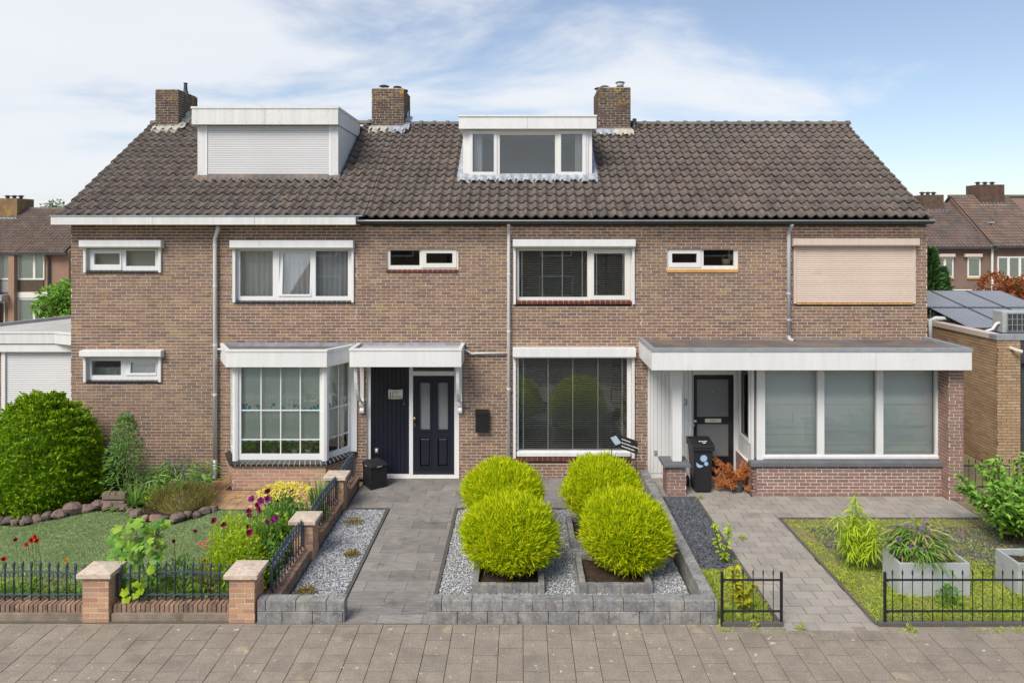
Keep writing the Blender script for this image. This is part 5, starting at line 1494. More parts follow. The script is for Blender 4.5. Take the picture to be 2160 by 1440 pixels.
# ------------------------------------------------------------------ wrought-iron panels between the piers
def ornate(label, A, Bp, n, rise=.05, zb=.275, zt=.535):
    A, Bp = Vector(A), Vector(Bp); L_ = (Bp - A).length; U = (Bp - A).normalized()
    f = thing('iron_fence', label, 'fence', ((A.x + Bp.x) / 2, (A.y + Bp.y) / 2, .19), 'blue-black iron fence panels')
    def zt_at(t): return zt + rise * math.sin(math.pi * t)
    N_ = Vector((-U.y, U.x, 0))
    def bar(fn, w_, h_, k=14):
        m = MB(); V = []; Fc = []
        for i in range(k + 1):
            t = i / k; p = A.lerp(Bp, t); z = fn(t)
            for sx_, sz_ in ((-1, -1), (1, -1), (1, 1), (-1, 1)):
                V.append(p + N_ * (w_ / 2 * sx_) + Vector((0, 0, z + h_ / 2 * sz_)))
        for i in range(k):
            for j in range(4): Fc.append((i * 4 + j, i * 4 + (j + 1) % 4, i * 4 + 4 + (j + 1) % 4, i * 4 + 4 + j))
        m.add(V, Fc); return m
    bar(zt_at, .036, .012).build('top_rail', 'iron_blue', f)
    bar(lambda t: zb, .034, .012, 2).build('bottom_rail', 'iron_blue', f)
    for e in (A, Bp):
        MB().box(e.x - .014, e.x + .014, e.y - .014, e.y + .014, zb - .03, zt + .06).build('end_bar', 'iron_blue', f)
    p0 = None
    for k in range(n):
        t = (k + .5) / n; p = A.lerp(Bp, t); z1 = zt_at(t)
        m = MB()
        m.lathe([(.010, .19), (.010, z1 + .035), (.015, z1 + .045), (.015, z1 + .06), (.021, z1 + .085), (.019, z1 + .11), (.008, z1 + .135), (.003, z1 + .142)], 8, (p.x, p.y, 0))
        pk = m.build('picket', 'iron_blue', f, smooth=True)
        s_ = MB()
        for sg in (-1, 1):
            pts = []
            for q in range(9):
                a = q / 8 * math.pi * 1.35
                r_ = .024
                pts.append(p + U * sg * (.012 + r_ - r_ * math.cos(a) * 1.0) + Vector((0, 0, z1 - .045 - r_ * math.sin(a) + .0)))
            pts = [p + U * sg * .010 + Vector((0, 0, z1 - .008)), p + U * sg * .012 + Vector((0, 0, z1 - .03))] + pts
            s_.tube(pts, .0045, 5)
        s_.build('scroll', 'iron_blue', pk)
    return f
ornate('iron fence panel with arched rail left of the peaked pier', (-7.52, -5.17, 0), (-5.85, -5.17, 0), 14)
ornate('iron fence panel with arched rail seen beyond the first panel to the left', (-9.5, -5.17, 0), (-7.56, -5.17, 0), 15)
ornate('iron fence panel with arched rail behind the hollyhock', (-5.47, -5.17, 0), (-3.90, -5.17, 0), 13)
ornate('iron fence panel on the side wall between corner pier and middle pier', (-3.44, -5.02, 0), (-3.44, -3.68, 0), 11)
ornate('iron fence panel on the side wall between middle pier and bay pier', (-3.44, -3.34, 0), (-3.44, -1.74, 0), 13)
ornate('iron fence panel on the side wall running up to the house', (-3.44, -1.42, 0), (-3.44, -.45, 0), 8)

# ------------------------------------------------------------------ black spear fences of the right garden
def spear(label, x0, x1, y, n, posts, first, step, zp=.70, loc=None, axis=0):
    f = thing('metal_fence', label, 'fence', loc or (x0, y, 0), 'black spear-topped fences')
    S = Matrix() if axis == 0 else Matrix.Translation((x0, y, 0)) @ Matrix.Rotation(R(axis), 4, 'Z') @ Matrix.Translation((-x0, -y, 0))
    for p in posts:
        MB().lathe([(.020, 0), (.020, zp), (.012, zp + .006)], 10, (p, y, 0), S).build('post', 'iron_black', f)
    for z in (.19, .60):
        MB().tube([(x0, y, z), (x1, y, z)], .0145, 8, M=S).build('rail', 'iron_black', f)
        for xx in (x0 + .012, x1 - .012):
            MB().tube([(xx, y - .028, z - .008), (xx, y + .02, z - .008)], .010, 6, M=S).build('bolt', 'iron_black', f)
    pr = None
    for k in range(n):
        m = MB().lathe([(.0058, .055), (.0058, .665), (.014, .678), (.0058, .688), (.013, .70), (.002, .735)], 6)
        mt = S @ Matrix.Translation((first + k * step, y, 0))
        if pr is None: pr = m.build('picket', 'iron_black', f, mt)
        else: inst('picket', pr.data, f, mt)
    return f
yF = -5.43
spear('small black metal fence with five spear pickets beside the block wall', 2.645, 3.405, yF, 5, (2.635, 3.415), 2.78, .132)
spear('long black metal fence with spear pickets before the grey planters', 4.79, 7.9, yF, 23, (4.775,), 4.875, .1317)
spear('second long black metal fence section continuing past the frame', 7.95, 11.2, yF, 24, (7.93, 11.22), 8.05, .1317)
spear('short black metal fence crossing the passage by the brick pier', 8.57, 9.7, -1.0, 8, (9.72,), 8.65, .132)

# ------------------------------------------------------------------ square planting beds with clipped bushes
def planter_bed(label, x0, x1, y0, y1):
    w = thing('planting_bed', label, 'planter', ((x0 + x1) / 2, (y0 + y1) / 2, 0), 'square stone-edged beds')
    t, zt_ = .085, .125
    me = {}
    def run(axis, fixed, a, b_):
        n = round((b_ - a) / .115)
        for k in range(n):
            p, q = a + (b_ - a) * k / n + .0015, a + (b_ - a) * (k + 1) / n - .0015
            e = rnd.uniform(-.002, .002)
            if axis == 0: brick_inst('edging_block', 'block', w, Matrix(), p, q, fixed + e, fixed + t + e, -.03, zt_ + e)
            else: brick_inst('edging_block', 'block', w, Matrix(), fixed + e, fixed + t + e, p, q, -.03, zt_ + e)
    run(0, y0, x0, x1); run(0, y1 - t, x0, x1); run(1, x0, y0 + t + .001, y1 - t - .001); run(1, x1 - t, y0 + t + .001, y1 - t - .001)
    n = 14; V = []; Fc = []
    for j in range(n + 1):
        for i in range(n + 1):
            V.append((x0 + t + (x1 - x0 - 2 * t) * i / n, y0 + t + (y1 - y0 - 2 * t) * j / n, .045 + rnd.uniform(-.015, .02)))
    for j in range(n):
        for i in range(n): Fc.append((j * (n + 1) + i, j * (n + 1) + i + 1, (j + 1) * (n + 1) + i + 1, (j + 1) * (n + 1) + i))
    b_ = MB(); b_.add(V, Fc); b_.build('soil', 'soil', w)
    # dark backs so the block rows close
    return w
PL = ['square stone-edged bed at the street end beside the slab path', 'square stone-edged bed at the street end beside the long block wall',
      'square stone-edged bed near the house beside the slab path', 'square stone-edged bed near the house beside the long block wall']
for lb_, q in zip(PL, PLANTERS): planter_bed(lb_, *q)

# ------------------------------------------------------------------ foliage builders (numpy)
def unit(a): return a / np.maximum(np.linalg.norm(a, axis=-1, keepdims=True), 1e-9)
def blades(P, D, Ln, Wd, droop=0.0, tipdown=None):
    """narrow blades: 5 points, 3 triangles each"""
    n = len(P); D = unit(D); Ln = np.broadcast_to(Ln, (n,))[:, None]; Wd = np.broadcast_to(Wd, (n,))[:, None]
    rv = rng.normal(size=(n, 3)); S = unit(np.cross(D, rv))
    dn = np.array([0, 0, -1.0]) * np.broadcast_to(droop, (n,))[:, None]
    mid = P + D * Ln * .55 + dn * Ln * .18; tip = P + D * Ln + dn * Ln * .75
    V = np.stack([P - S * Wd * .35, P + S * Wd * .35, mid - S * Wd * .5, mid + S * Wd * .5, tip], 1)
    T = np.array([(0, 1, 3), (0, 3, 2), (2, 3, 4)])
    return V.reshape(-1, 3), (T[None] + 5 * np.arange(n)[:, None, None]).reshape(-1, 3), 5
def leaves(P, D, Nn, Ln, Wd, fold=.25, droop=.25):
    """broad leaves folded along the midrib: 8 points, 8 triangles"""
    n = len(P); D = unit(D); Ln = np.broadcast_to(Ln, (n,))[:, None]; Wd = np.broadcast_to(Wd, (n,))[:, None]
    S = unit(np.cross(D, Nn)); Nn = unit(np.cross(S, D))
    def pt(u, s, h): return P + D * Ln * u + S * Wd * s + Nn * (Wd * fold * h - Ln * droop * u * u)
    V = np.stack([pt(0, 0, 0), pt(.28, -.42, 1), pt(.28, .42, 1), pt(.62, -.40, 1), pt(.62, .40, 1), pt(1, 0, .2), pt(.28, 0, 0), pt(.62, 0, 0)], 1)
    T = np.array([(0, 6, 1), (0, 2, 6), (1, 6, 7), (1, 7, 3), (6, 2, 4), (6, 4, 7), (3, 7, 5), (7, 4, 5)])
    return V.reshape(-1, 3), (T[None] + 8 * np.arange(n)[:, None, None]).reshape(-1, 3), 8
def foliage(name, parts, mat, parent, kind=None, vr=None):
    V = []; T = []; A = []; o = 0
    for (v, t, k) in parts:
        V.append(v); T.append(t + o); o += len(v)
        A.append(np.repeat(rng.random(len(v) // k), k))
    return trimesh(name, np.concatenate(V), np.concatenate(T), mat, parent, None, np.concatenate(A), kind=kind)
def sphere_dirs(n):
    return unit(rng.normal(size=(n, 3)))
def lump(d, seed, f=3.0, amp=.06):
    """cheap smooth bumps on a direction field"""
    r_ = np.random.default_rng(seed); s = np.zeros(len(d))
    for _ in range(7):
        k = r_.normal(size=3) * f; s += np.sin(d @ k + r_.random() * 6.28)
    return 1 + amp * s / 2.6
def ellipsoid(name, c, rx, ry, rz, mat, parent, seed=1, f=3, amp=.05, k=.85, nu=28, nv=16):
    V = []; T = []
    for j in range(nv + 1):
        for i in range(nu):
            a = 2 * math.pi * i / nu; b_ = math.pi * j / nv
            V.append((math.sin(b_) * math.cos(a), math.sin(b_) * math.sin(a), math.cos(b_)))
    V = np.array(V); V = V * lump(V, seed, f, amp)[:, None] * np.array([rx, ry, rz]) * k + np.array(c)
    for j in range(nv):
        for i in range(nu):
            a, b_, c_, d_ = j * nu + i, j * nu + (i + 1) % nu, (j + 1) * nu + (i + 1) % nu, (j + 1) * nu + i
            T += [(a, d_, b_), (b_, d_, c_)]
    return trimesh(name, V, T, mat, parent, None, np.full(len(V), .35), smooth=True)
def gold_bush(label, c, rx, ry, rz, seed, n=20000):
    b_ = thing('clipped_bush', label, 'bush', (c[0], c[1], 0), 'round golden bushes')
    MB().tube([(c[0], c[1], .02), (c[0] + .01, c[1], c[2] - rz * .5)], [.05, .035], 8).build('trunk', 'bark', b_)
    ellipsoid('inner_growth', c, rx, ry, rz, 'leaf_gold', b_, seed, k=.70)
    d = sphere_dirs(n); r_ = .78 + .17 * rng.random(n) ** .8 + .085 * (lump(d, seed + 1, 34, 1.0) - 1)
    P = d * (lump(d, seed, 2.6, .07) * r_)[:, None] * np.array([rx, ry, rz]) + np.array(c)
    nrm = unit(d / np.array([rx, ry, rz]))
    tw = rng.normal(size=(n, 3)) * .42
    D = unit(nrm * .80 + np.array([0, 0, .80]) + tw)
    Ln = (.055 + .065 * rng.random(n)) * np.where(rng.random(n) < .10, 1.5, 1.0)
    p1 = blades(P, D, Ln, .009 + .007 * rng.random(n))
    D2 = unit(D + rng.normal(size=(n, 3)) * .5)
    p2 = blades(P + D * (Ln * .25)[:, None], D2, Ln * .65, .009)
    foliage('foliage', [p1, p2], 'leaf_gold', b_)
    return b_
gold_bush('round golden bush in the street-end bed beside the slab path', (-.17, -4.08, .635), .69, .67, .53, 3)
gold_bush('round golden bush in the street-end bed beside the long block wall', (1.575, -4.05, .66), .645, .64, .555, 5)
gold_bush('round golden bush in the bed near the house beside the slab path', (-.31, -2.72, .73), .66, .63, .50, 8, 16000)
gold_bush('round golden bush in the bed near the house beside the estate sign', (1.385, -2.70, .80), .645, .62, .52, 13, 16000)

# yew mound
yw_ = thing('yew_bush', 'tall dark green dome-shaped conifer against the house corner', 'bush', (-9.32, -1.18, 0))
yc_ = np.array([-9.32, -1.18, 0.0])
def yew_pts(n, k=1.0):
    h = rng.random(n); a = rng.random(n) * 6.283
    prof = np.interp(h, [0, .12, .3, .5, .7, .85, .95, 1.0], [.88, 1.0, 1.02, .93, .72, .48, .26, .04])
    d = np.stack([np.cos(a), np.sin(a), np.zeros(n)], 1)
    bm = lump(np.stack([np.cos(a), np.sin(a), h * 3], 1), 21, 2.4, .05)
    P = d * (prof * 1.06 * bm * k)[:, None] + np.array([0, 0, 1]) * (h * 2.02 * k)[:, None] + yc_
    nrm = unit(d + np.array([0, 0, .1]) + np.array([0, 0, 1]) * (h ** 2)[:, None] * 1.2)
    return P, nrm
n = 22000
P, nr_ = yew_pts(n); P = P + nr_ * (.085 * (lump(P * np.array([1, 1, 1.6]), 31, 30, 1.0) - 1) - .07 * rng.random(n) ** 1.5)[:, None]
D = unit(nr_ * .8 + np.array([0, 0, .25]) + rng.normal(size=(n, 3)) * .55)
parts = [blades(P, D, .05 + .04 * rng.random(n), .030)]
D2 = unit(D + rng.normal(size=(n, 3)) * .6); parts.append(blades(P, D2, .045, .024))
foliage('foliage', parts, 'leaf_yew', yw_)
V = []; T = []
for j in range(15):
    h = j / 14; pr_r = np.interp(h, [0, .12, .3, .5, .7, .85, .95, 1.0], [.88, 1.0, 1.02, .93, .72, .48, .26, .04])
    for i in range(24):
        a = 6.283 * i / 24; V.append((yc_[0] + .85 * pr_r * math.cos(a), yc_[1] + .85 * pr_r * math.sin(a), .01 + h * 1.90))
for j in range(14):
    for i in range(24): T += [(j * 24 + i, j * 24 + (i + 1) % 24, (j + 1) * 24 + i), (j * 24 + (i + 1) % 24, (j + 1) * 24 + (i + 1) % 24, (j + 1) * 24 + i)]
trimesh('inner_growth', V, T, 'leaf_yew', yw_, None, np.full(len(V), .05), smooth=True)
MB().tube([(yc_[0], yc_[1], 0), (yc_[0], yc_[1], .6)], .08, 8).build('trunk', 'bark', yw_)

# stones round the lawn
ico_v = None
def rock_mesh(seed, sx, sy, sz):
    r_ = random.Random(seed); nu, nv = 12, 8; V = []; Fc = []
    ks = [(Vector((r_.gauss(0, 1), r_.gauss(0, 1), r_.gauss(0, 1))).normalized(), r_.uniform(.52, .86)) for _ in range(11)]
    for j in range(nv + 1):
        for i in range(nu):
            a, b_ = 2 * math.pi * i / nu, math.pi * j / nv
            d = Vector((math.sin(b_) * math.cos(a), math.sin(b_) * math.sin(a), math.cos(b_))); q = 1.0
            for kd, kh in ks:
                t = d.dot(kd)
                if t > .05: q = min(q, kh / t)
            q *= r_.uniform(.97, 1.03)
            V.append((d.x * q * sx, d.y * q * sy, d.z * q * sz))
    for j in range(nv):
        for i in range(nu): Fc.append((j * nu + i, (j + 1) * nu + i, (j + 1) * nu + (i + 1) % nu, j * nu + (i + 1) % nu))
    m = MB(); m.add(V, Fc); return m
for k, (px_, py_, w_) in enumerate(stones_px):
    g = gnd(px_, py_ - 5); s_ = w_ / F * (g.y - CY) * .60
    sz = s_ * rnd.uniform(.62, .85)
    m = rock_mesh(100 + k, s_, s_ * .85, sz)
    o = m.build('rock', 'rock', None, Matrix.Translation((g.x, g.y + s_ * .4, sz * .55)) @ Matrix.Rotation(rnd.uniform(0, 6), 4, 'Z'))
    tag(o, ('large' if w_ >= 30 else 'small') + ' rough reddish brown stone edging the lawn ' + ('below the dome conifer' if px_ < 190 else 'below the strap-leaved plants' if px_ < 280 else 'below the heather mound'), 'stone', 'stones edging the lawn')
# timber edge behind the stones
for k in range(2):
    lg = thing('timber_edge', ['upper', 'lower'][k] + ' weathered timber of the raised edge under the tall grey-green plant', 'timber', (-7.62, -1.55, .1))
    MB().box(-7.86, -7.42, -1.62 - k * .04, -1.5, .17 - k * .15, .30 - k * .15).build('plank', 'log', lg, bevel=.015)

# lawn blades
def in_poly(px_, py_, poly):
    x, y = px_, py_; r_ = np.zeros(len(x), bool); j = len(poly) - 1
    for i in range(len(poly)):
        xi, yi = poly[i]; xj, yj = poly[j]
        c = ((yi > y) != (yj > y)) & (x < (xj - xi) * (y - yi) / (yj - yi + 1e-12) + xi)
        r_ ^= c; j = i
    return r_
n = 60000
x = rng.uniform(-9.6, -4.2, n); y = rng.uniform(-4.75, -1.6, n); m_ = in_poly(x, y, lp_)
P = np.stack([x, y, np.full(n, .010)], 1)[m_]; n = len(P)
D = unit(np.stack([rng.normal(0, .7, n), rng.normal(0, .7, n), np.ones(n)], 1))
tag(foliage('grass', [blades(P, D, .022 + .016 * rng.random(n), .006)], 'turf', None, 'stuff'), 'short fine turf covering the lawn', 'grass')
# weeds of the right garden
def weeds(region, n, h, label, mat='weed', dens=None, nm='grass'):
    x = rng.uniform(region[0], region[1], n); y = rng.uniform(region[2], region[3], n)
    f = .5 + .5 * np.sin(x * 3.1 + 1.3 * np.sin(y * 2.3)) * np.sin(y * 4.1 + x * 1.7)
    if dens is not None: f = dens(x, y, f)
    keep = rng.random(n) < f
    x, y = x[keep], y[keep]; n = len(x)
    P = np.stack([x, y, np.full(n, -.01)], 1)
    D = unit(np.stack([rng.normal(0, .8, n), rng.normal(0, .8, n), np.ones(n)], 1))
    Ln = h * np.where(y < -3.7, 1.25, .8) * (.4 + rng.random(n)) * (.6 + .8 * (.5 + .5 * np.sin(x * 7) * np.sin(y * 6 + 2)))
    return tag(foliage(nm, [blades(P, D, Ln, .006 + .008 * rng.random(n), .4)], mat, None, 'stuff'), label, 'weeds')
weeds((4.72, 9.5, -5.38, -2.06), 46000, .06, 'bright green grass and weeds all over the right front garden', dens=lambda x, y, f: np.clip(.25 + .6 * f + np.where(y < -3.7, .6, -.18), 0, 1))
weeds((4.72, 9.5, -5.38, -2.06), 9000, .022, 'low yellow-green moss between the weeds', 'leaf_moss', dens=lambda x, y, f: np.clip(.3 + .4 * np.sin(x * 2.2 + y), 0, 1), nm='moss')
weeds((4.72, 9.5, -5.38, -3.6), 9000, .13, 'taller bright weed tufts near the planters and the long fence', dens=lambda x, y, f: (np.sin(x * 5.3 + 2 * np.sin(y * 3)) * np.sin(y * 6.1 + x * 2.2) > .55) * .9)
weeds((2.61, 3.38, -5.38, -3.95), 6500, .06, 'green weeds in the corner behind the small black fence', dens=lambda x, y, f: .55 + .4 * f)
weeds((2.95, 3.40, -3.95, -1.1), 1500, .06, 'thin weeds growing along the edge of the porch path', dens=lambda x, y, f: np.clip((x - 3.1) * 3, 0, 1) * (.3 + .7 * (np.sin(y * 5) > .2)))
weeds((2.5, 9.0, -5.60, -5.47), 1500, .05, 'tufts of weed at the foot of the garden edging', dens=lambda x, y, f: np.clip(np.where(x > 5.8, .9, .25) * (np.sin(x * 4.3) > .1) + .9 * (np.abs(x - 2.62) < .14) + .6 * (np.abs(x - 3.05) < .05) - .9 * ((x > 3.45) & (x < 4.7)), 0, 1))
# ------------------------------------------------------------------ garden objects
# storage box by the door
sb_ = thing('storage_box', 'black wicker-look plastic storage box standing by the navy cladding', 'storage box', (-3.0, -.55, 0))
c0 = Vector((-3.03, -.70, 0)); u = Vector((.304, .215, 0)).normalized(); Mx = frame(c0, u[:2])
W_, D_, H_ = .37, .42, .52
MB().box(.012, W_ - .012, .012, D_ - .012, 0, .43, Mx).build('tub', 'wicker', sb_)
for k in range(9):
    MB().box(.004 + .001 * (k % 2), W_ - .004 - .001 * (k % 2), .004 + .001 * (k % 2), D_ - .004, .006 + k * .046, .006 + k * .046 + .041, Mx).build('woven_band', 'wicker', sb_, bevel=.008)
m = MB().box(-.012, W_ + .012, -.012, D_ + .012, .43, .465, Mx)
m.build('rim', 'wicker', sb_, bevel=.006)
MB().add([tuple(v) for v in [(-.008, -.008, .466), (W_ + .008, -.008, .466), (W_ + .008, D_ + .008, .466), (-.008, D_ + .008, .466), (.03, .03, .50), (W_ - .03, .03, .50), (W_ - .03, D_ - .03, .50), (.03, D_ - .03, .50)]],
         [(0, 1, 5, 4), (1, 2, 6, 5), (2, 3, 7, 6), (3, 0, 4, 7), (4, 5, 6, 7), (3, 2, 1, 0)], Mx).build('lid', 'wicker', sb_)
MB().box(W_ * .35, W_ * .65, -.016, -.0125, .435, .458, Mx).build('handle', 'furniture', sb_, bevel=.003)
MB().box(-.016, -.0125, D_ * .35, D_ * .6, .435, .458, Mx).build('handle', 'furniture', sb_, bevel=.003)

# wheeled bin
wb = thing('wheelie_bin', 'dark grey wheeled bin with light blue flower stickers in the porch', 'bin', (3.62, -.62, 0))
bx0, bx1, yb0, yb1 = fx(1464, -.87), fx(1503, -.87), -.87, -.38
zt = 5.13 - (949 - 495) * 13.5 / 1440
body = MB().add([(bx0 + .025, yb0 + .03, .03), (bx1 - .025, yb0 + .03, .03), (bx1 - .025, yb1 - .09, .03), (bx0 + .025, yb1 - .09, .03), (bx0 - .005, yb0 - .02, zt), (bx1 + .005, yb0 - .02, zt), (bx1 + .005, yb1, zt), (bx0 - .005, yb1, zt)],
                [(0, 3, 2, 1), (4, 5, 6, 7), (0, 1, 5, 4), (1, 2, 6, 5), (2, 3, 7, 6), (3, 0, 4, 7)]).build('body', 'black_plastic', wb, bevel=.02)
MB().box(bx0 - .035, bx1 + .035, yb0 - .05, yb1 + .02, zt - .02, zt + .045).build('rim', 'black_plastic', wb, bevel=.012)
MB().prism([(bx0 - .04, yb0 - .055, zt + .046), (bx0 - .04, yb0 - .06, zt + .075), (bx0 - .04, yb0 - .0, zt + .10), (bx0 - .04, yb1 - .10, zt + .15), (bx0 - .04, yb1 + .02, zt + .12), (bx0 - .04, yb1 + .03, zt + .046)], (bx1 - bx0 + .08, 0, 0)).build('lid', 'black_plastic', wb, bevel=.018)
MB().tube([(bx0 - .02, yb1 + .07, zt + .09), (bx1 + .02, yb1 + .07, zt + .09)], .016, 8).build('handle', 'black_plastic', wb)
for s_ in (bx0 - .055, bx1 + .005):
    wh = MB().lathe([(.10, 0), (.11, .01), (.11, .04), (.10, .05)], 20, M=Matrix.Translation((s_, yb1 - .06, .11)) @ Matrix.Rotation(R(90), 4, 'Y')).build('wheel', 'black_plastic', wb)
    MB().lathe([(.045, -.004), (.05, .0), (.05, .05), (.045, .054)], 14, M=Matrix.Translation((s_, yb1 - .06, .11)) @ Matrix.Rotation(R(90), 4, 'Y')).build('hub', 'furniture', wh)
def yfront(z): t = (z - .03) / (zt - .03); return yb0 + .03 - .05 * t
def flat(poly, nm):
    V = [(x, yfront(z) - .004, z) for x, z in poly]
    b_ = MB(); b_.prism(V, (0, .002, 0)); b_.build(nm, 'sticker_blue', wb)
def P_(pxx, pyy): return fx(pxx, -.885), fz(pyy, -.885)
def star(cx_, cy_, r0, r1, n):
    return [(P_(cx_, cy_)[0] + (r0 if k % 2 else r1) * math.cos(math.pi * k / n), P_(cx_, cy_)[1] + (r0 if k % 2 else r1) * math.sin(math.pi * k / n)) for k in range(2 * n)]
flat(star(1484.5, 966.5, .058, .078, 13), 'flower_sticker')
flat(star(1490, 978, .036, .047, 8), 'flower_sticker')
flat([P_(*q) for q in ((1469, 975), (1473, 978), (1477, 980.5), (1483.5, 982), (1483.5, 984), (1479, 986), (1475, 986.8), (1471, 985), (1469.5, 981))], 'leaf_sticker')
Lm = Matrix.Translation((bx0 + .11, yb0 + .02, zt + .125)) @ Matrix.Rotation(math.atan2(.05, .39), 4, 'X')
m = MB()
for k in range(5): m.box(.01 + k * .034, .034 + k * .034, .06, .095, .0, .002, Lm)
m.box(.07, .13, .0, .03, -.003, -.001, Lm)
m.build('print_line', 'white_print', wb)

# estate sign
es = thing('estate_sign', 'dark estate agent board with white lettering on two thin posts', 'sign', (2.0, -.7, 0))
A_, B_ = Vector((1.79, -.50, 0)), Vector((2.255, -1.14, 0)); u = (B_ - A_).normalized(); Ln = (B_ - A_).length
Fm = frame(A_, u[:2]); zt0, zb0 = 1.125, .865
MB().prism([(0, 0, zb0 + .03), (.02, 0, zb0), (Ln - .02, 0, zb0), (Ln, 0, zb0 + .02), (Ln, 0, zt0 - .03), (Ln - .03, 0, zt0), (.02, 0, zt0), (0, 0, zt0 - .02)], (0, .006, 0), Fm).build('board', 'sign_dark', es)
for t, z0 in ((.045, 0), (Ln - .05, 0)):
    MB().tube([(t, .015, z0), (t, .015, zb0 + .08)], .008, 6, M=Fm).build('post', 'iron_black', es)
MB().prism([(.03, -.003, zb0 + .145), (.19, -.003, zt0 - .035), (.345, -.003, zb0 + .115), (.185, -.003, zb0 + .025)], (0, .0025, 0), Fm).build('emblem', 'sign_glass', es)
fm = face_mat(A_ + Vector((u.y, -u.x, 0)) * .004, u[:2])
# three lines of small print, too fine to read from the street
for chunks, zz_ in (((.03, .16), .185), ((.085, .10, .035, .135), .115), ((.30,), .045)):
    MB().box(.362, .388, -.0035, -.001, zb0 + zz_, zb0 + zz_ + .024, Fm).build('icon', 'white_print', es)
    x = .402; m = MB()
    for w_ in chunks:
        e = x
        while e < x + w_ - .004:
            cw = rnd.uniform(.014, .02)
            m.plate(e, e + cw, zb0 + zz_, zb0 + zz_ + rnd.choice((.017, .022)), -.0035, -.001, [(e + .004, e + cw - .004, zb0 + zz_ + .005, zb0 + zz_ + .012)], Fm); e += cw + .005
        if len(chunks) > 2: m.box(e, e + .012, -.0035, -.001, zb0 + zz_ - .003, zb0 + zz_, Fm)
        x += w_ + .018
    m.build('print_line', 'white_print', es)
for t, z in ((.045, zt0 - .035), (.045, zb0 + .05), (Ln - .05, zt0 - .04), (Ln - .05, zb0 + .04)):
    MB().lathe([(.007, 0), (.005, .004)], 8, M=Fm @ Matrix.Translation((t, 0, z)) @ Matrix.Rotation(R(90), 4, 'X')).build('screw', 'steel', es)

# grey planters
def fibre_box(label, x0, x1, y0, y1, h):
    p = thing('planter_box', label, 'planter', ((x0 + x1) / 2, (y0 + y1) / 2, 0), 'grey planter boxes')
    t = .035
    MB().box(x0, x1, y0, y0 + t, 0, h).build('front_side', 'fibre_cement', p, bevel=.006)
    MB().box(x0, x1, y1 - t, y1, 0, h).build('rear_side', 'fibre_cement', p, bevel=.006)
    MB().box(x0, x0 + t, y0 + t, y1 - t, 0, h - .001).build('end_side', 'fibre_cement', p, bevel=.004)
    MB().box(x1 - t, x1, y0 + t, y1 - t, 0, h - .001).build('end_side', 'fibre_cement', p, bevel=.004)
    n = 10; V = []; Fc = []
    for j in range(n + 1):
        for i in range(n + 1): V.append((x0 + t + (x1 - x0 - 2 * t) * i / n, y0 + t + (y1 - y0 - 2 * t) * j / n, h - .09 + rnd.uniform(-.02, .02)))
    for j in range(n):
        for i in range(n): Fc.append((j * (n + 1) + i, j * (n + 1) + i + 1, (j + 1) * (n + 1) + i + 1, (j + 1) * (n + 1) + i))
    b_ = MB(); b_.add(V, Fc); b_.build('soil', 'soil', p)
fibre_box('grey fibre-cement planter box filled with a purple-flowered plant', 5.37, 6.37, -4.71, -4.24, .47)
fibre_box('grey fibre-cement planter box with bare soil and small weeds', 7.05, 8.05, -4.71, -4.24, .47)

# ------------------------------------------------------------------ plants
def plant(name, label, cat, loc, group=None): return thing(name, label, cat, loc, group)
def petals(P, D, size, npet=6, spread=.8, mat='petal_magenta', parent=None, nm='flowers', kind='stuff'):
    """flower heads: npet broad petals round each axis D"""
    n = len(P); D = unit(np.asarray(D, float)); a = unit(np.cross(D, rng.normal(size=(n, 3)))); b_ = np.cross(D, a)
    parts = []
    size = np.broadcast_to(size, (n,))
    for k in range(npet):
        t = 2 * math.pi * k / npet + rng.random(n) * .5
        rad = a * np.cos(t)[:, None] + b_ * np.sin(t)[:, None]
        d = unit(rad * spread + D * (1 - spread * .6) + rng.normal(size=(n, 3)) * .15)
        parts.append(leaves(P, d, D - rad * .5, size, size * 1.05, fold=.2, droop=-.1))
    return foliage(nm, parts, mat, parent, kind)
def stem_tubes(parent, lines, r, mat='stem_green', nm='stems'):
    m = MB()
    for pts in lines: m.tube(pts, r, 5)
    return m.build(nm, mat, parent)
def clump(name, label, c, r, h, n, ln, wd, mat, kind='leaf', group=None, cat='plant', up=.6, stems=6, droop=.3, base=0.0, shape='dome'):
    p = plant(name, label, cat, (c[0], c[1], base), group)
    q = rng.normal(size=(n, 3)); q = unit(q) * (rng.random(n) ** .4)[:, None]; q[:, 2] = np.abs(q[:, 2]) if shape == 'dome' else q[:, 2] * .5 + .5
    if shape == 'cone': q[:, :2] *= (1.05 - q[:, 2])[:, None] * 1.1 + .05
    P = q * np.array([r, r * .8, h]) + np.array([c[0], c[1], base])
    out_ = q * np.array([1, 1, .3]); out_[:, 2] += up
    D = unit(out_ + rng.normal(size=(n, 3)) * .45)
    L_ = ln * (.6 + .7 * rng.random(n))
    if kind == 'leaf': f = leaves(P, D, np.array([0, 0, 1.0]) + rng.normal(size=(n, 3)) * .45, L_, L_ * wd, droop=droop)
    else: f = blades(P, D, L_, L_ * wd, droop)
    foliage('foliage', [f], mat, p)
    ls = []
    for k in range(stems):
        a = rnd.uniform(0, 6.28); rr = r * rnd.uniform(.1, .6)
        ls.append([(c[0] + .1 * rr * math.cos(a), c[1] + .1 * rr * math.sin(a), base), (c[0] + .6 * rr * math.cos(a), c[1] + .6 * rr * math.sin(a), base + h * .5), (c[0] + rr * math.cos(a), c[1] + rr * math.sin(a), base + h * .85)])
    if ls: stem_tubes(p, ls, .006)
    return p
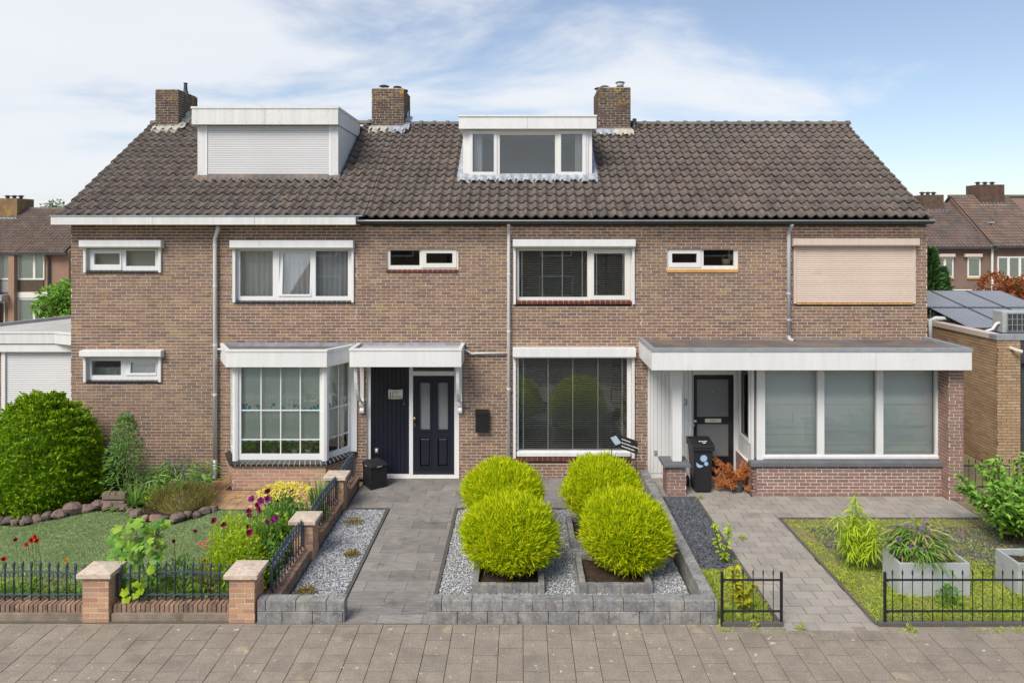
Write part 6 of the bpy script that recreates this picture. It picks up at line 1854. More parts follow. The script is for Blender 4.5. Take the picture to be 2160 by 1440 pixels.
def strap_plant(name, label, c, r, n, ln, wd, mat, flowers=None, fmat=None, group=None, base=0.0, spread=.9, fsize=.022):
    """arching strap leaves from one crown, optional flower tips"""
    p = plant(name, label, 'plant', (c[0], c[1], base), group)
    a = rng.random(n) * 6.283; tilt = .15 + spread * rng.random(n)
    rad = np.stack([np.cos(a), np.sin(a), np.zeros(n)], 1)
    P0 = np.array([c[0], c[1], base]) + rad * (r * .5 * rng.random(n))[:, None]
    L_ = ln * (.55 + .55 * rng.random(n))
    pts = []; K = 5
    for k in range(K + 1):
        t = k / K
        pts.append(P0 + rad * (L_ * np.sin(tilt) * t * (1 + .35 * t))[:, None] + np.array([0, 0, 1]) * (L_ * (np.cos(tilt) * t * 1.1 - .62 * spread * t * t * tilt))[:, None])
    S = unit(np.cross(rad, np.array([0, 0, 1.0])) + rng.normal(size=(n, 3)) * .25)
    V = []
    for k in range(K + 1):
        w = wd * (1 - (k / K) ** 2.2) * .5 + .0008
        V += [pts[k] - S * w, pts[k] + S * w]
    V = np.stack(V, 1); tr_ = []
    for k in range(K): tr_ += [(2 * k, 2 * k + 1, 2 * k + 3), (2 * k, 2 * k + 3, 2 * k + 2)]
    nv = 2 * (K + 1)
    foliage('foliage', [(V.reshape(-1, 3), (np.array(tr_)[None] + nv * np.arange(n)[:, None, None]).reshape(-1, 3), nv)], mat, p)
    if flowers:
        ix = rng.choice(n, flowers, replace=False)
        FP_ = pts[K - 1][ix] + np.array([0, 0, .02])
        petals(FP_, np.tile([0, -.5, .8], (flowers, 1)) + rng.normal(size=(flowers, 3)) * .3, fsize, 3, .95, fmat, p)
    return p
def round_leaves(P, D, Nn, size, lobes=5):
    """lobed round leaves as fans"""
    n = len(P); D = unit(D); S = unit(np.cross(D, Nn)); Nn = unit(np.cross(S, D)); size = np.broadcast_to(size, (n,))[:, None]
    K = 15; V = [P + D * size * .15]
    for k in range(K):
        t = -math.pi * .92 + 2 * math.pi * .92 * k / (K - 1)
        r_ = .52 + .09 * math.cos(t * lobes)
        V.append(P + D * size * (.30 + r_ * math.cos(t)) + S * size * (r_ * math.sin(t)) + Nn * size * (.10 * math.cos(2 * t) - .10 + .03 * (k % 2)))
    T = np.array([(0, k + 1, k + 2) for k in range(K - 1)])
    return np.stack(V, 1).reshape(-1, 3), (T[None] + (K + 1) * np.arange(n)[:, None, None]).reshape(-1, 3), K + 1

def at_x(px_, py_, x):                      # photo pixel at a known world x
    d = x * F / (px_ - PX)
    return Vector((x, CY + d, CZ - (py_ - PY) * d / F))
def at_y(px_, py_, y): return Vector((fx(px_, y), y, fz(py_, y)))

# --- bed against the left house wall
c = (-7.62, -1.25)
p = plant('butterfly_bush', 'tall loose grey-green shrub with a pointed top against the brick wall', 'shrub', (c[0], c[1], 0))
n = 900; h = rng.random(n) ** .8; a = rng.random(n) * 6.283; rr = (.42 * (1 - h) ** .7 + .03) * rng.random(n) ** .4
P = np.stack([c[0] + rr * np.cos(a), c[1] + rr * np.sin(a) * .8, .25 + h * 1.42], 1)
D = np.stack([np.cos(a), np.sin(a), .25 + 0 * a], 1) + rng.normal(size=(n, 3)) * .4
foliage('foliage', [leaves(P, D, np.array([0, 0, 1.0]) + rng.normal(size=(n, 3)) * .4, .075 + .05 * rng.random(n), .024, droop=.5)], 'leaf_mid', p)
n = 420; h = .35 + .65 * rng.random(n); a = rng.random(n) * 6.283; rr = (.48 * (1 - h) ** .7 + .03)
P = np.stack([c[0] + rr * np.cos(a), c[1] + rr * np.sin(a) * .8, .25 + h * 1.45], 1)
foliage('young_leaves', [leaves(P, np.stack([np.cos(a), np.sin(a), .6 + 0 * a], 1) + rng.normal(size=(n, 3)) * .4, np.array([0, 0, 1.0]) + rng.normal(size=(n, 3)) * .4, .06, .02)], 'leaf_grey', p)
stem_tubes(p, [[(c[0], c[1], 0), (c[0] + dx * .5, c[1] + dy, .7), (c[0] + dx, c[1] + dy, hh)] for dx, dy, hh in ((.02, 0, 1.66), (-.22, .05, 1.25), (.25, -.05, 1.2), (-.1, .1, 1.45), (.12, -.08, 1.4))], .008)
c = (-6.78, -1.05)
SPIDER_LEFT = c
strap_plant('spiderwort', 'low arching strap-leaved clump beside the timber edge', (-7.32, -1.5), .2, 130, .52, .022, 'leaf_blade', spread=1.0)
clump('silver_shrub', 'thin silvery twiggy shrub between the tall shrub and the purple flowers', (-7.15, -1.1), .38, .62, 420, .09, .10, 'leaf_grey', 'blade', cat='shrub')
clump('lime_shrub', 'small yellow-green leafy sprig in front of the purple flowers', (-6.95, -1.55), .16, .42, 90, .055, .55, 'leaf_lime', cat='shrub')
p = plant('heather', 'broad brownish green heather mound behind the lawn stones', 'shrub', (-6.38, -1.55, 0))
n = 5200; d = sphere_dirs(n); d[:, 2] = np.abs(d[:, 2]); k_ = rng.random(n) ** .35
P = d * k_[:, None] * np.array([.62, .40, .40]) + np.array([-6.38, -1.55, .05])
D = d * np.array([.7, .7, .5]) + np.array([0, 0, .8]) + rng.normal(size=(n, 3)) * .3
foliage('foliage', [blades(P, D, .075 + .05 * rng.random(n), .006)], 'leaf_heather', p)
ellipsoid('inner_growth', (-6.38, -1.55, .05), .62, .40, .40, 'leaf_heather', p, 4, k=.7)
cap = thing('hose_cap', 'small bright green plastic cap lying beside the downpipe foot', 'cap', (fx(465, -.1), -.12, .01))
MB().lathe([(.05, 0), (.05, .015), (.03, .03)], 12, (fx(465, -.1), -.12, .004)).build('cap', 'leaf_mid', cap)

# --- bed along the front iron fence
grp = 'low bedding plants behind the iron fence'
mats_ = ['leaf_mid', 'leaf_lime', 'leaf_blade', 'weed', 'leaf_hollyhock', 'leaf_pale', 'leaf_mid', 'weed']
xk = -9.3
k = 0
while xk < -4.0:
    for row_ in (-4.98, -4.80):
        h_ = rnd.uniform(.22, .40)
        mi_ = k % len(mats_); clump('bedding_plant', ['dark green', 'yellow-green', 'grassy green', 'bright weedy', 'soft pale green', 'straw-coloured', 'deep green', 'fresh weedy'][mi_] + (' narrow' if k % 3 == 0 else ' broad') + '-leaved bedding plant behind the iron fence ' + ('left of the peaked pier' if xk < -5.6 else 'between the two street piers'), (xk + rnd.uniform(-.08, .08), row_), .20, h_, 110, .07, rnd.choice((.3, .45, .6)), mats_[k % len(mats_)], 'leaf' if k % 3 else 'blade', grp, stems=4)
        k += 1
    xk += .27
def poppy(px_, py_, pos, size, mat, label, group, tilt=None, leafy=True):
    p = plant('poppy', label, 'poppy', (pos.x + .02, pos.y + .03, 0), group)
    base = Vector((pos.x + rnd.uniform(-.05, .05), pos.y + rnd.uniform(0, .08), 0))
    mid = base.lerp(pos, .6) + Vector((rnd.uniform(-.03, .03), rnd.uniform(-.03, .03), 0))
    MB().tube([base, mid, pos], .005, 5).build('stem', 'stem_green', p)
    D = np.array([[rnd.uniform(-.6, .6), -.8, .55]])
    petals(np.array([pos]), D, size, 7, .75, mat, p, 'flower', None)
    petals(np.array([pos]) + unit(D) * size * .15, D, size * .55, 5, .55, mat, p, 'flower_heart', None)
    if leafy:
        n = 16; t = rng.random(n) * .75
        PP = np.array(base)[None] * (1 - t)[:, None] + np.array(mid)[None] * t[:, None]
        DD = rng.normal(size=(n, 3)); DD[:, 2] = np.abs(DD[:, 2]) * .5
        foliage('leaves', [leaves(PP, DD, np.array([0, 0, 1.0]) + rng.normal(size=(n, 3)) * .3, .07, .03)], 'leaf_hollyhock', p)
dark = [(534, 1053, 2), (551, 1056, 2), (543, 1065, 0), (547, 1073, 0), (551, 1078.5, 0), (525.6, 1078, 0), (526, 1087.6, 0), (565, 1037, 1), (600.6, 1031, 0), (612.4, 1028, 0), (618.5, 1037.7, 1), (588.4, 1055, 0),
        (564, 1052.5, 2), (450.4, 1098, 0), (471, 1106, 0), (523, 1111.5, 0), (526.3, 1123.3, 1), (566, 1101, 2), (577, 1097.6, 2), (584, 1092.4, 2), (593.6, 1088, 2)]
for px_, py_, big in dark:
    x = {0: -4.05, 1: -3.95, 2: -3.9}[big] - (.25 if px_ < 480 else 0) + rnd.uniform(-.1, .1)
    poppy(px_, py_, at_x(px_, py_, x), .075 if big else .06, 'petal_plum' if big == 2 else 'petal_magenta', 'purple plum poppy in the bed beside the side fence' if big == 2 else 'dark magenta poppy in the bed beside the side fence', 'plum poppies' if big == 2 else 'magenta poppies')
for px_, py_ in ((367, 1140.7), (411.7, 1120)):
    poppy(px_, py_, at_y(px_, py_, -4.75), .042, 'petal_magenta', 'dark magenta poppy standing alone beyond the hollyhock', 'magenta poppies over the lawn')
poppy(33, 1138.7, at_y(33, 1138.7, -4.85), .045, 'petal_magenta', 'single dark pink poppy beside the red poppies', None)
for px_, py_ in ((59, 1148), (66, 1139), (78, 1141), (76, 1132), (8, 1179)):
    poppy(px_, py_, at_y(px_, py_, -4.9), .05, 'petal_red', 'bright red poppy above the street iron fence', 'red poppies')
poppy(140, 1183, at_y(140, 1183, -4.95), .045, 'petal_orange', 'single orange flower just above the street iron fence', None)
# hollyhock
p = plant('hollyhock', 'tall lime green hollyhock with big lobed leaves beside the peaked pier', 'plant', (-5.05, -5.0, 0))
tops = [at_y(330, 1098, -4.98), at_y(284, 1108, -4.95), at_y(262, 1120, -4.9)]
bs = Vector((-5.0, -4.98, 0))
MB().tube([bs, bs.lerp(tops[0], .5) + Vector((-.02, 0, 0)), tops[0]], [.014, .011, .006], 6).build('stem', 'stem_green', p)
MB().tube([bs + Vector((-.15, .02, 0)), bs.lerp(tops[1], .5) + Vector((-.05, 0, 0)), tops[1]], [.012, .010, .005], 6).build('stem', 'stem_green', p)
n = 150
pxs = rng.uniform(232, 345, n); pys = rng.uniform(1092, 1235, n); yy_ = rng.uniform(-5.12, -4.72, n)
keep = ~((pxs < 262) & (pys < 1105)); pxs, pys, yy_ = pxs[keep], pys[keep], yy_[keep]; n = len(pxs)
P = np.stack([(pxs - PX) * (yy_ - CY) / F, yy_, CZ - (pys - PY) * (yy_ - CY) / F], 1)
D = np.stack([rng.normal(0, .7, n), -np.abs(rng.normal(.3, .4, n)), rng.normal(-.35, .35, n)], 1)
NN = np.stack([rng.normal(0, .45, n), -.7 + rng.normal(0, .3, n), .75 + 0 * pxs], 1); sz_ = .075 + .085 * rng.random(n); hf = n // 2
foliage('leaves', [round_leaves(P[:hf], D[:hf], NN[:hf], sz_[:hf])], 'leaf_hollyhock', p)
foliage('older_leaves', [round_leaves(P[hf:], D[hf:], NN[hf:], sz_[hf:])], 'leaf_mid', p)
low = [(262, 1243), (270, 1258), (285, 1250), (300, 1240), (292, 1228), (318, 1196)]
P = np.array([at_y(a_, b_, -5.22)[:] for a_, b_ in low])
foliage('lower_leaves', [round_leaves(P, np.array([[0, -.4, -.5]] * 6) + rng.normal(size=(6, 3)) * .3, np.array([[0, -.8, .6]] * 6) + rng.normal(size=(6, 3)) * .15, .11)], 'leaf_lime', p)
n = 70; t = rng.random(n) ** .7
PP = np.array(tops[0])[None] - np.array([0, 0, 1]) * (t * .42)[:, None] + rng.normal(size=(n, 3)) * .035 * np.array([1, 1, .3])
foliage('buds', [leaves(PP, rng.normal(size=(n, 3)) + np.array([0, 0, .4]), rng.normal(size=(n, 3)), .045, .04)], 'leaf_pale', p)
n = 45; t = rng.random(n) ** .7
PP = np.array(tops[1])[None] - np.array([0, 0, 1]) * (t * .35)[:, None] + rng.normal(size=(n, 3)) * .03 * np.array([1, 1, .3])
foliage('buds', [leaves(PP, rng.normal(size=(n, 3)) + np.array([0, 0, .4]), rng.normal(size=(n, 3)), .04, .035)], 'leaf_pale', p)
# shrubs between lawn and fence
clump('bedding_shrub', 'dark green leafy clump right of the hollyhock', (fx(385, -4.75), -4.75), .24, .62, 330, .085, .33, 'leaf_mid', cat='shrub')
rb = clump('rose_bush', 'small rose bush with pink blooms and bronze leaves', (fx(428, -4.75), -4.75), .22, .58, 300, .05, .6, 'leaf_sedum', cat='rose')
pk = np.array([at_y(a_, b_, -4.85)[:] for a_, b_ in ((420, 1147), (427, 1149), (438, 1155), (432, 1143), (440, 1140))])
petals(pk, np.tile([0., -.7, .7], (5, 1)), .04, 7, .7, 'petal_pink', rb)
clump('privet_bush', 'bright yellow-green privet bush beside the corner pier', (-4.12, -4.40), .46, .80, 5200, .046, .55, 'leaf_lime', cat='bush', up=.9)
clump('privet_shoots', 'tall lime shoots at the lawn side of the privet bush', (-4.35, -4.15), .44, .98, 2600, .05, .55, 'leaf_lime', cat='bush', up=1.2)
clump('bedding_shrub', 'blue-green leafy clump behind the corner pier against the side fence', (-3.80, -4.25), .26, .62, 700, .06, .6, 'leaf_mid', cat='shrub')
clump('bedding_shrub', 'blue-green leafy clump against the middle pier of the side wall', (-3.80, -3.5), .26, .70, 700, .06, .7, 'leaf_hollyhock', cat='shrub')
for c_, ht, lb_ in (((-4.0, -3.75), .72, 'leafy poppy foliage between privet bush and middle pier'), ((-3.95, -3.3), .78, 'leafy poppy foliage beside the middle pier'), ((-4.16, -2.7), .74, 'leafy poppy foliage at the lawn side of the loosestrife'), ((-4.25, -3.45), .66, 'low poppy foliage at the lawn edge')):
    clump('poppy_foliage', lb_, c_, .34, ht, 760, .075, .45, 'leaf_mid' if ht > .73 else 'leaf_hollyhock', cat='plant', up=.9)
ly = clump('loosestrife', 'clump of leaves topped with pale yellow flowers beside the side fence', (-3.98, -2.95), .44, .84, 1300, .06, .4, 'leaf_mid', cat='plant')
n = 420; a = rng.random(n) * 6.283; r_ = .44 * rng.random(n) ** .5
P = np.stack([-3.98 + r_ * np.cos(a), -2.95 + r_ * .8 * np.sin(a), .84 + .12 * rng.random(n) - .45 * r_ ** 2], 1)
petals(P, np.tile([0., -.3, .9], (n, 1)) + rng.normal(size=(n, 3)) * .4, .026, 4, .95, 'petal_yellow', ly)
clump('bedding_shrub', 'low green clump behind the loosestrife near the bay window', (-3.85, -2.25), .26, .42, 360, .06, .4, 'leaf_blade', 'blade', cat='shrub')
strap_plant('iris', 'upright sword-leaved iris beside the pier nearest the bay', (-3.70, -1.95), .12, 60, .72, .034, 'leaf_blade', spread=.25)
strap_plant('grass_clump', 'pale arching grass clump behind the middle pier', (-3.82, -2.55), .16, 120, .42, .016, 'leaf_lime', spread=.8)
cl_ = clump('clover_plant', 'small plant with violet flowers hanging through the side fence', (-3.46, -2.5), .12, .32, 140, .05, .5, 'leaf_mid', stems=3, base=.16)
petals(np.array([[-3.40, -2.35, .38], [-3.38, -2.55, .36], [-3.42, -2.75, .30], [-3.55, -2.2, .50]]), np.tile([.4, -.5, .6], (4, 1)), .035, 6, .7, 'petal_plum', cl_)
vi = clump('violet_plant', 'small violet flowers behind the plum poppies at the brick path', (-4.15, -2.2), .2, .55, 180, .05, .3, 'leaf_mid', stems=4)
n = 10
petals(np.array([[-4.15 + rnd.uniform(-.25, .25), -2.2 + rnd.uniform(-.1, .1), .55 + rnd.uniform(-.05, .15)] for _ in range(n)]), np.tile([0., -.6, .7], (n, 1)), .024, 5, .9, 'petal_purple', vi)
# sedum tufts in the gravel
for (px_, py_, w_), ds in zip(((746, 1098, 24), (742, 1166, 20), (647, 1245, 26)), ('nearest the storage box', 'halfway along the narrow bed', 'behind the short block wall')):
    g = gnd(px_, py_ + 6)
    clump('sedum', 'small red-green sedum tuft in the gravel ' + ds, (g.x, g.y), w_ / F * (g.y - CY) * .85, .10, 320, .035, .4, 'leaf_sedum', group='sedum tufts in the gravel', up=.5, stems=0)
# right garden
p = plant('peach_sapling', 'yellow-green willow-leaved sapling beside the flower planter', 'shrub', (5.18, -3.92, 0))
lines = []; PL_ = []; DL = []
for k in range(16):
    a = rnd.uniform(0, 6.28); sp = rnd.uniform(.08, .42); hh = rnd.uniform(.55, .95) if k else 1.15
    if k == 0: sp = .05
    b0 = Vector((5.18 + rnd.uniform(-.05, .05), -3.92 + rnd.uniform(-.04, .04), 0)); tp = Vector((5.18 + sp * math.cos(a), -3.92 + sp * math.sin(a) * .8, hh))
    md = b0.lerp(tp, .5) + Vector((.25 * sp * math.cos(a), .25 * sp * math.sin(a), .05)); lines.append([b0, md, tp])
    for q in range(52):
        t = .25 + .75 * q / 52; w_ = b0.lerp(md, t * 2) if t < .5 else md.lerp(tp, t * 2 - 1)
        PL_.append(w_[:]); an = rnd.uniform(0, 6.28); DL.append((math.cos(an), math.sin(an), .15))
stem_tubes(p, lines, .004, 'stem_green')
n = len(PL_)
foliage('foliage', [leaves(np.array(PL_), np.array(DL) + rng.normal(size=(n, 3)) * .25, np.array([0, 0, 1.0]) + rng.normal(size=(n, 3)) * .3, .12 + .06 * rng.random(n), .024, droop=.8)], 'leaf_lime', p)
def spider(label, c, base, ns, h, r, mat, nf):
    """leafy stems with long drooping leaves and flowers at the tips"""
    p = plant('spiderwort', label, 'plant', (c[0], c[1], base)); lines = []; PP = []; DD = []; tips = []
    for k in range(ns):
        a = rnd.uniform(0, 6.28); sp = r * rnd.random() ** .6; hh = h * rnd.uniform(.55, 1) * (1 - .35 * sp / r)
        b0 = Vector((c[0] + .25 * sp * math.cos(a), c[1] + .2 * sp * math.sin(a), base)); tp = Vector((c[0] + sp * math.cos(a), c[1] + .75 * sp * math.sin(a), base + hh))
        lines.append([b0, b0.lerp(tp, .5) + Vector((0, 0, .06 * hh)), tp]); tips.append(tp[:])
        for q in range(9):
            t = rnd.uniform(.15, 1); PP.append(b0.lerp(tp, t)[:]); an = a + rnd.uniform(-1.6, 1.6); DD.append((math.cos(an), math.sin(an), rnd.uniform(.2, .9)))
    stem_tubes(p, lines, .005)
    n = len(PP)
    foliage('foliage', [leaves(np.array(PP), np.array(DD), np.array([0, 0, 1.0]) + rng.normal(size=(n, 3)) * .2, .17 + .10 * rng.random(n), .030, fold=.35, droop=.75)], mat, p)
    ti = np.array(tips)[rng.choice(ns, nf, replace=False)] + rng.normal(size=(nf, 3)) * .02
    petals(ti, np.tile([0, -.5, .8], (nf, 1)) + rng.normal(size=(nf, 3)) * .3, .028, 3, .95, 'petal_purple', p)
    return p
spider('bushy strap-leaved plant with many purple flowers before the brick wall', SPIDER_LEFT, 0, 110, .82, .78, 'leaf_blade', 70)
spider('straggling leafy plant with purple flowers in the grey planter', (5.80, -4.45), .40, 46, .62, .46, 'leaf_pale', 20)
spider('greener leafy stems standing among the straw-coloured leaves in the planter', (5.76, -4.42), .40, 34, .58, .40, 'leaf_blade', 12)
strap_plant('spiderwort', 'dense green leaf tuft at the foot of the purple flowers in the planter', (5.86, -4.42), .25, 120, .40, .03, 'leaf_blade', base=.40, spread=1.1)
clump('weed_plant', 'small leafy weeds in the soil of the grey planter', (6.2, -4.45), .12, .10, 60, .045, .6, 'weed', base=.38, stems=0)
clump('weed_plant', 'small leafy weeds in the second grey planter', (7.45, -4.5), .2, .18, 70, .06, .35, 'weed', base=.38, stems=3)
clump('thistle', 'dark leafy weed growing before the grey planter', (5.95, -4.90), .16, .26, 80, .085, .45, 'leaf_mid')
clump('weed_plant', 'thin upright weed before the second grey planter', (7.05, -4.95), .08, .55, 60, .075, .3, 'weed')
# big leafy shrub
p = plant('leafy_shrub', 'large fresh green broad-leaved shrub overhanging the passage', 'shrub', (8.2, -3.0, 0))
lines = []; PL_ = []; DL = []
for k in range(60):
    a = rnd.uniform(0, 6.28); sp = .88 * rnd.random() ** .6; hh = rnd.uniform(.35, 1.0) * 1.62 * (1 - .3 * sp)
    b0 = Vector((8.2 + rnd.uniform(-.1, .1), -3.0 + rnd.uniform(-.1, .1), 0)); tp = Vector((8.2 + sp * math.cos(a), -3.0 + sp * math.sin(a), hh))
    md = b0.lerp(tp, .5) + Vector((.1 * math.cos(a), .1 * math.sin(a), .2)); lines.append([b0, md, tp])
    for q in range(46):
        t = .22 + .78 * q / 46; w_ = b0.lerp(md, t * 2) if t < .5 else md.lerp(tp, t * 2 - 1)
        PL_.append((w_.x + rnd.gauss(0, .05), w_.y + rnd.gauss(0, .05), w_.z + rnd.gauss(0, .04))); an = rnd.uniform(0, 6.28); DL.append((math.cos(an), math.sin(an), .1))
stem_tubes(p, lines, .009, 'bark')
n = len(PL_)
foliage('foliage', [leaves(np.array(PL_), np.array(DL) + rng.normal(size=(n, 3)) * .3, np.array([0, -.2, 1.0]) + rng.normal(size=(n, 3)) * .35, .075 + .05 * rng.random(n), .062, droop=.35)], 'leaf_hollyhock' if False else 'leaf_shrub', p)
# plants by the small fence
def twiggy(label, c, h, n, mat, sp=.14, ll=.085):
    p = plant('young_shrub', label, 'shrub', (c[0], c[1], 0)); lines = []; PP = []; DD = []
    for k in range(4):
        a = rnd.uniform(0, 6.28); tp = Vector((c[0] + sp * math.cos(a), c[1] + sp * math.sin(a), h * rnd.uniform(.7, 1)))
        lines.append([Vector((c[0], c[1], 0)), Vector((c[0], c[1], 0)).lerp(tp, .5), tp])
        for q in range(n // 4):
            w_ = Vector((c[0], c[1], 0)).lerp(tp, .2 + .8 * rnd.random()); PP.append(w_[:]); an = rnd.uniform(0, 6.28); DD.append((math.cos(an), math.sin(an), .2))
    stem_tubes(p, lines, .005, 'bark')
    m_ = len(PP)
    foliage('foliage', [leaves(np.array(PP), np.array(DD) + rng.normal(size=(m_, 3)) * .25, np.array([0, -.3, 1.0]) + rng.normal(size=(m_, 3)) * .3, ll, ll * .55, droop=.35)], mat, p)
g = gnd(1525, 1190); twiggy('slender young shrub with yellowish leaves beside the slate bed', (g.x, g.y), .62, 80, 'leaf_lime')
g = gnd(1568, 1290); twiggy('yellow-green young shrub behind the small black fence', (g.x, g.y), .60, 130, 'leaf_yellow', .16, .10)
# dead conifer in a pot
pt = thing('flower_pot', 'dark grey plastic flower pot in the porch', 'pot', (fx(1555, -.6), -.72, 0))
pc = (fx(1555.5, -.75), -.72)
MB().lathe([(.105, 0), (.125, .17), (.135, .175), (.135, .225), (.12, .225), (.115, .18), (.05, .17)], 20, (pc[0], pc[1], 0)).build('pot', 'pot_grey', pt)
p = plant('dead_conifer', 'dead rust-brown conifer leaning out of the dark pot', 'shrub', (pc[0], pc[1], .18))
n = 1700; br = []
for k in range(34):
    a = rnd.uniform(1.6, 4.6) if k < 23 else rnd.uniform(-1.5, 1.5)
    ln_ = rnd.uniform(.25, .55) if k < 23 else rnd.uniform(.15, .3)
    br.append((np.array([pc[0], pc[1] - .02, .20]), np.array([pc[0] + ln_ * math.cos(a), pc[1] - .05 + .18 * math.sin(a), .22 + rnd.uniform(-.12, .42)])))
PP = []; DD = []
for b0, b1 in br:
    for q in range(120):
        t = rnd.random() ** .7; PP.append(b0 * (1 - t) + b1 * t); DD.append((b1 - b0) / np.linalg.norm(b1 - b0) + rng.normal(size=3) * .55)
foliage('foliage', [blades(np.array(PP), np.array(DD), .06 + .05 * rng.random(len(PP)), .012)], 'leaf_dead', p)
stem_tubes(p, [[tuple(b0), tuple((b0 + b1) / 2 + np.array([0, 0, .02])), tuple(b1)] for b0, b1 in br], .005, 'bark')
# pot plants on the bay sill
for k, (px_, lab, mt, sz) in enumerate(((518, 'left-hand', 'leaf_hollyhock', .16), (578, 'terracotta', 'leaf_mid', .15), (622, 'grassy', 'leaf_blade', .13), (650, 'speckled', 'leaf_pale', .17))):
    yk = -.40; xk = fx(px_, yk); zk = ZS + .091
    tt = ['leafy green pot plant at the end of the bay sill away from the door', 'terracotta pot with a glossy green plant on the bay sill', 'small grassy pot plant on the bay sill beside the speckled plant', 'speckled yellow-green pot plant on the bay sill'][k]
    pp_ = thing('potted_plant', tt, 'pot plant', (xk, yk, zk), 'pot plants in the bay')
    MB().lathe([(.05, 0), (.07, .10), (.075, .105), (.075, .125), (.06, .125), (.03, .11)], 14, (xk, yk, zk)).build('pot', 'terracotta' if k < 2 else 'plate_cream', pp_)
    n = 110; d = sphere_dirs(n); d[:, 2] = np.abs(d[:, 2]) + .1
    P = np.array([xk, yk, zk + .12]) + d * np.array([sz * .95, .09, sz * 1.5]) * (rng.random(n) ** .5)[:, None]
    foliage('foliage', [leaves(P, d + rng.normal(size=(n, 3)) * .3, np.array([0, -.4, 1.0]) + rng.normal(size=(n, 3)) * .3, .09, .04)], mt, pp_)

# ------------------------------------------------------------------ neighbours
def far_tiles(parent, x0, x1, y0, z0, rise, run, mat, flip=False):
    ln = math.hypot(rise, run); sd_ = Vector((0, run, rise)).normalized(); sn_ = Vector((0, -rise, run)).normalized()
    rows = int(ln / .30); cols = int((x1 - x0) / .24)
    V = []; T = []; A = []
    tv = TV * np.array([.24 / TW, .30 / TG, 1.0]); m3 = np.array([[1, 0, 0], list(sd_), list(sn_)]).T
    for i in range(rows):
        for j in range(cols):
            o = Vector((x0 + j * .24, y0, z0)) + sd_ * (i * .30)
            V.append(tv @ m3.T + np.array(o)); T.append(TT + len(A) * len(tv)); A.append(rnd.random())
    trimesh('roof_tiles', np.concatenate(V), np.concatenate(T), mat, parent, None, np.repeat(A, len(tv)), kind='stuff')
material('far_tile', [(0, (.14, .10, .08)), (.3, (.17, .12, .095)), (.5, (.12, .095, .085)), (.7, (.165, .135, .115)), (.85, (.20, .125, .09)), (1, (.13, .10, .085))], .9, (1.0, .2), (20, .2))
material('far_tile_dark', [(0, (.10, .085, .08)), (.5, (.13, .105, .095)), (1, (.16, .10, .08))], .9, (1.0, .2), (20, .2))
def house_body(h, x0, x1, y0, y1, z0, ze, zr, brick, tile, vis=None):
    mid = (y0 + y1) / 2
    MB().prism([(x0, y0, z0), (x0, y1, z0), (x0, y1, ze), (x0, mid, zr - .05), (x0, y0, ze)], (x1 - x0, 0, 0)).build('wall', brick, h)
    a, b_ = vis or (x0, x1)
    far_tiles(h, a - .1, b_ + .1, y0 - .35, ze - .1, zr - ze + .18, mid - y0 + .35, tile)
    MB().prism([(x0 - .1, mid + .02, zr), (x0 - .1, y1 + .3, ze - .1), (x0 - .1, y1 + .3, ze - .16), (x0 - .1, mid + .02, zr - .07)], (x1 - x0 + .2, 0, 0)).build('rear_roof', tile, h)
    MB().tube([(x0 - .1, mid, zr + .03), (x1 + .1, mid, zr + .03)], .11, 8).build('ridge', 'ridge_tile', h)
    MB().box(x0 - .1, x1 + .1, y0 - .42, y0 - .28, ze - .2, ze - .06).build('gutter', 'gutter_dark', h)
def far_chimney(h, x0, x1, y0, y1, z0, z1, mat='brick_chimney'):
    c = MB().box(x0, x1, y0, y1, z0, z1).build('chimney', mat, h)
    for k in range(3):
        MB().lathe([(.10, 0), (.10, .12), (.17, .15), (.17, .20), (.05, .24)], 10, (x0 + (x1 - x0) * (k + .7) / 3.4, (y0 + y1) / 2, z1)).build('cowl', 'gutter_dark', c)
    MB().box(x0 - .15, x1 + .15, y0 - .25, y0 - .02, z0 - .05, z0 + .22).build('flashing', 'lead_bright', c)
def fwin(h, x0, x1, z0, z1, y, mull=(), mat='cream_paint', panel=None, cur=True):
    w = MB().plate(x0, x1, z0, z1, y - .06, y - .002, [(a + .07, b_ - .07, z0 + .09, z1 - .09) for a, b_ in zip((x0, *mull), (*mull, x1))]).build('window', mat, h)
    MB().box(x0 + .02, x1 - .02, y - .03, y - .02, z0 + .02, z1 - .02).build('glass_pane', 'glass', w)
    if cur: MB().box(x0 + .02, x1 - .02, y - .012, y - .004, z0 + .02, z1 - .02).build('curtain', 'blind_green', w)
    return w
# left far house
yl_ = 25.6
def lx(p): return fx(p, yl_)
def lz(p): return fz(p, yl_)
h = thing('brick_house', 'red brick house with tall cream windows far behind the flat-roofed annexe', 'house', (-34, yl_, -.9))
house_body(h, lx(-160), lx(145), yl_, yl_ + 8, -.9, lz(530), 5.13 + 53 * 44.2 / 1440, 'far_brick', 'far_tile', (lx(-80), lx(145)))
for pa, pb in ((27, 39), (-30, 1)): MB().box(lx(pa), lx(pb), yl_ - .35, yl_ - .003, -.9, lz(531)).build('pilaster', 'far_brick', h)
fwin(h, lx(39), lx(95), lz(590), lz(533), yl_, (lx(73.5),))
B('spandrel', 'bark', h, (lx(40), lx(93), yl_ - .05, yl_ - .002, lz(613), lz(591)))
B('band', 'cream_paint', h, (lx(39), lx(103), yl_ - .10, yl_ - .002, lz(628), lz(616)))
fwin(h, lx(39), lx(95), lz(680), lz(629), yl_, (lx(73.5),))
fwin(h, lx(2), lx(25), lz(590), lz(535), yl_)
B('spandrel', 'furniture', h, (lx(2), lx(23), yl_ - .05, yl_ - .002, lz(616), lz(592)))
B('door_canopy', 'zinc', h, (lx(-15), lx(28), yl_ - .9, yl_ - .36, lz(632), lz(620)))
fwin(h, lx(-12), lx(12), -.8, lz(636), yl_, cur=False)
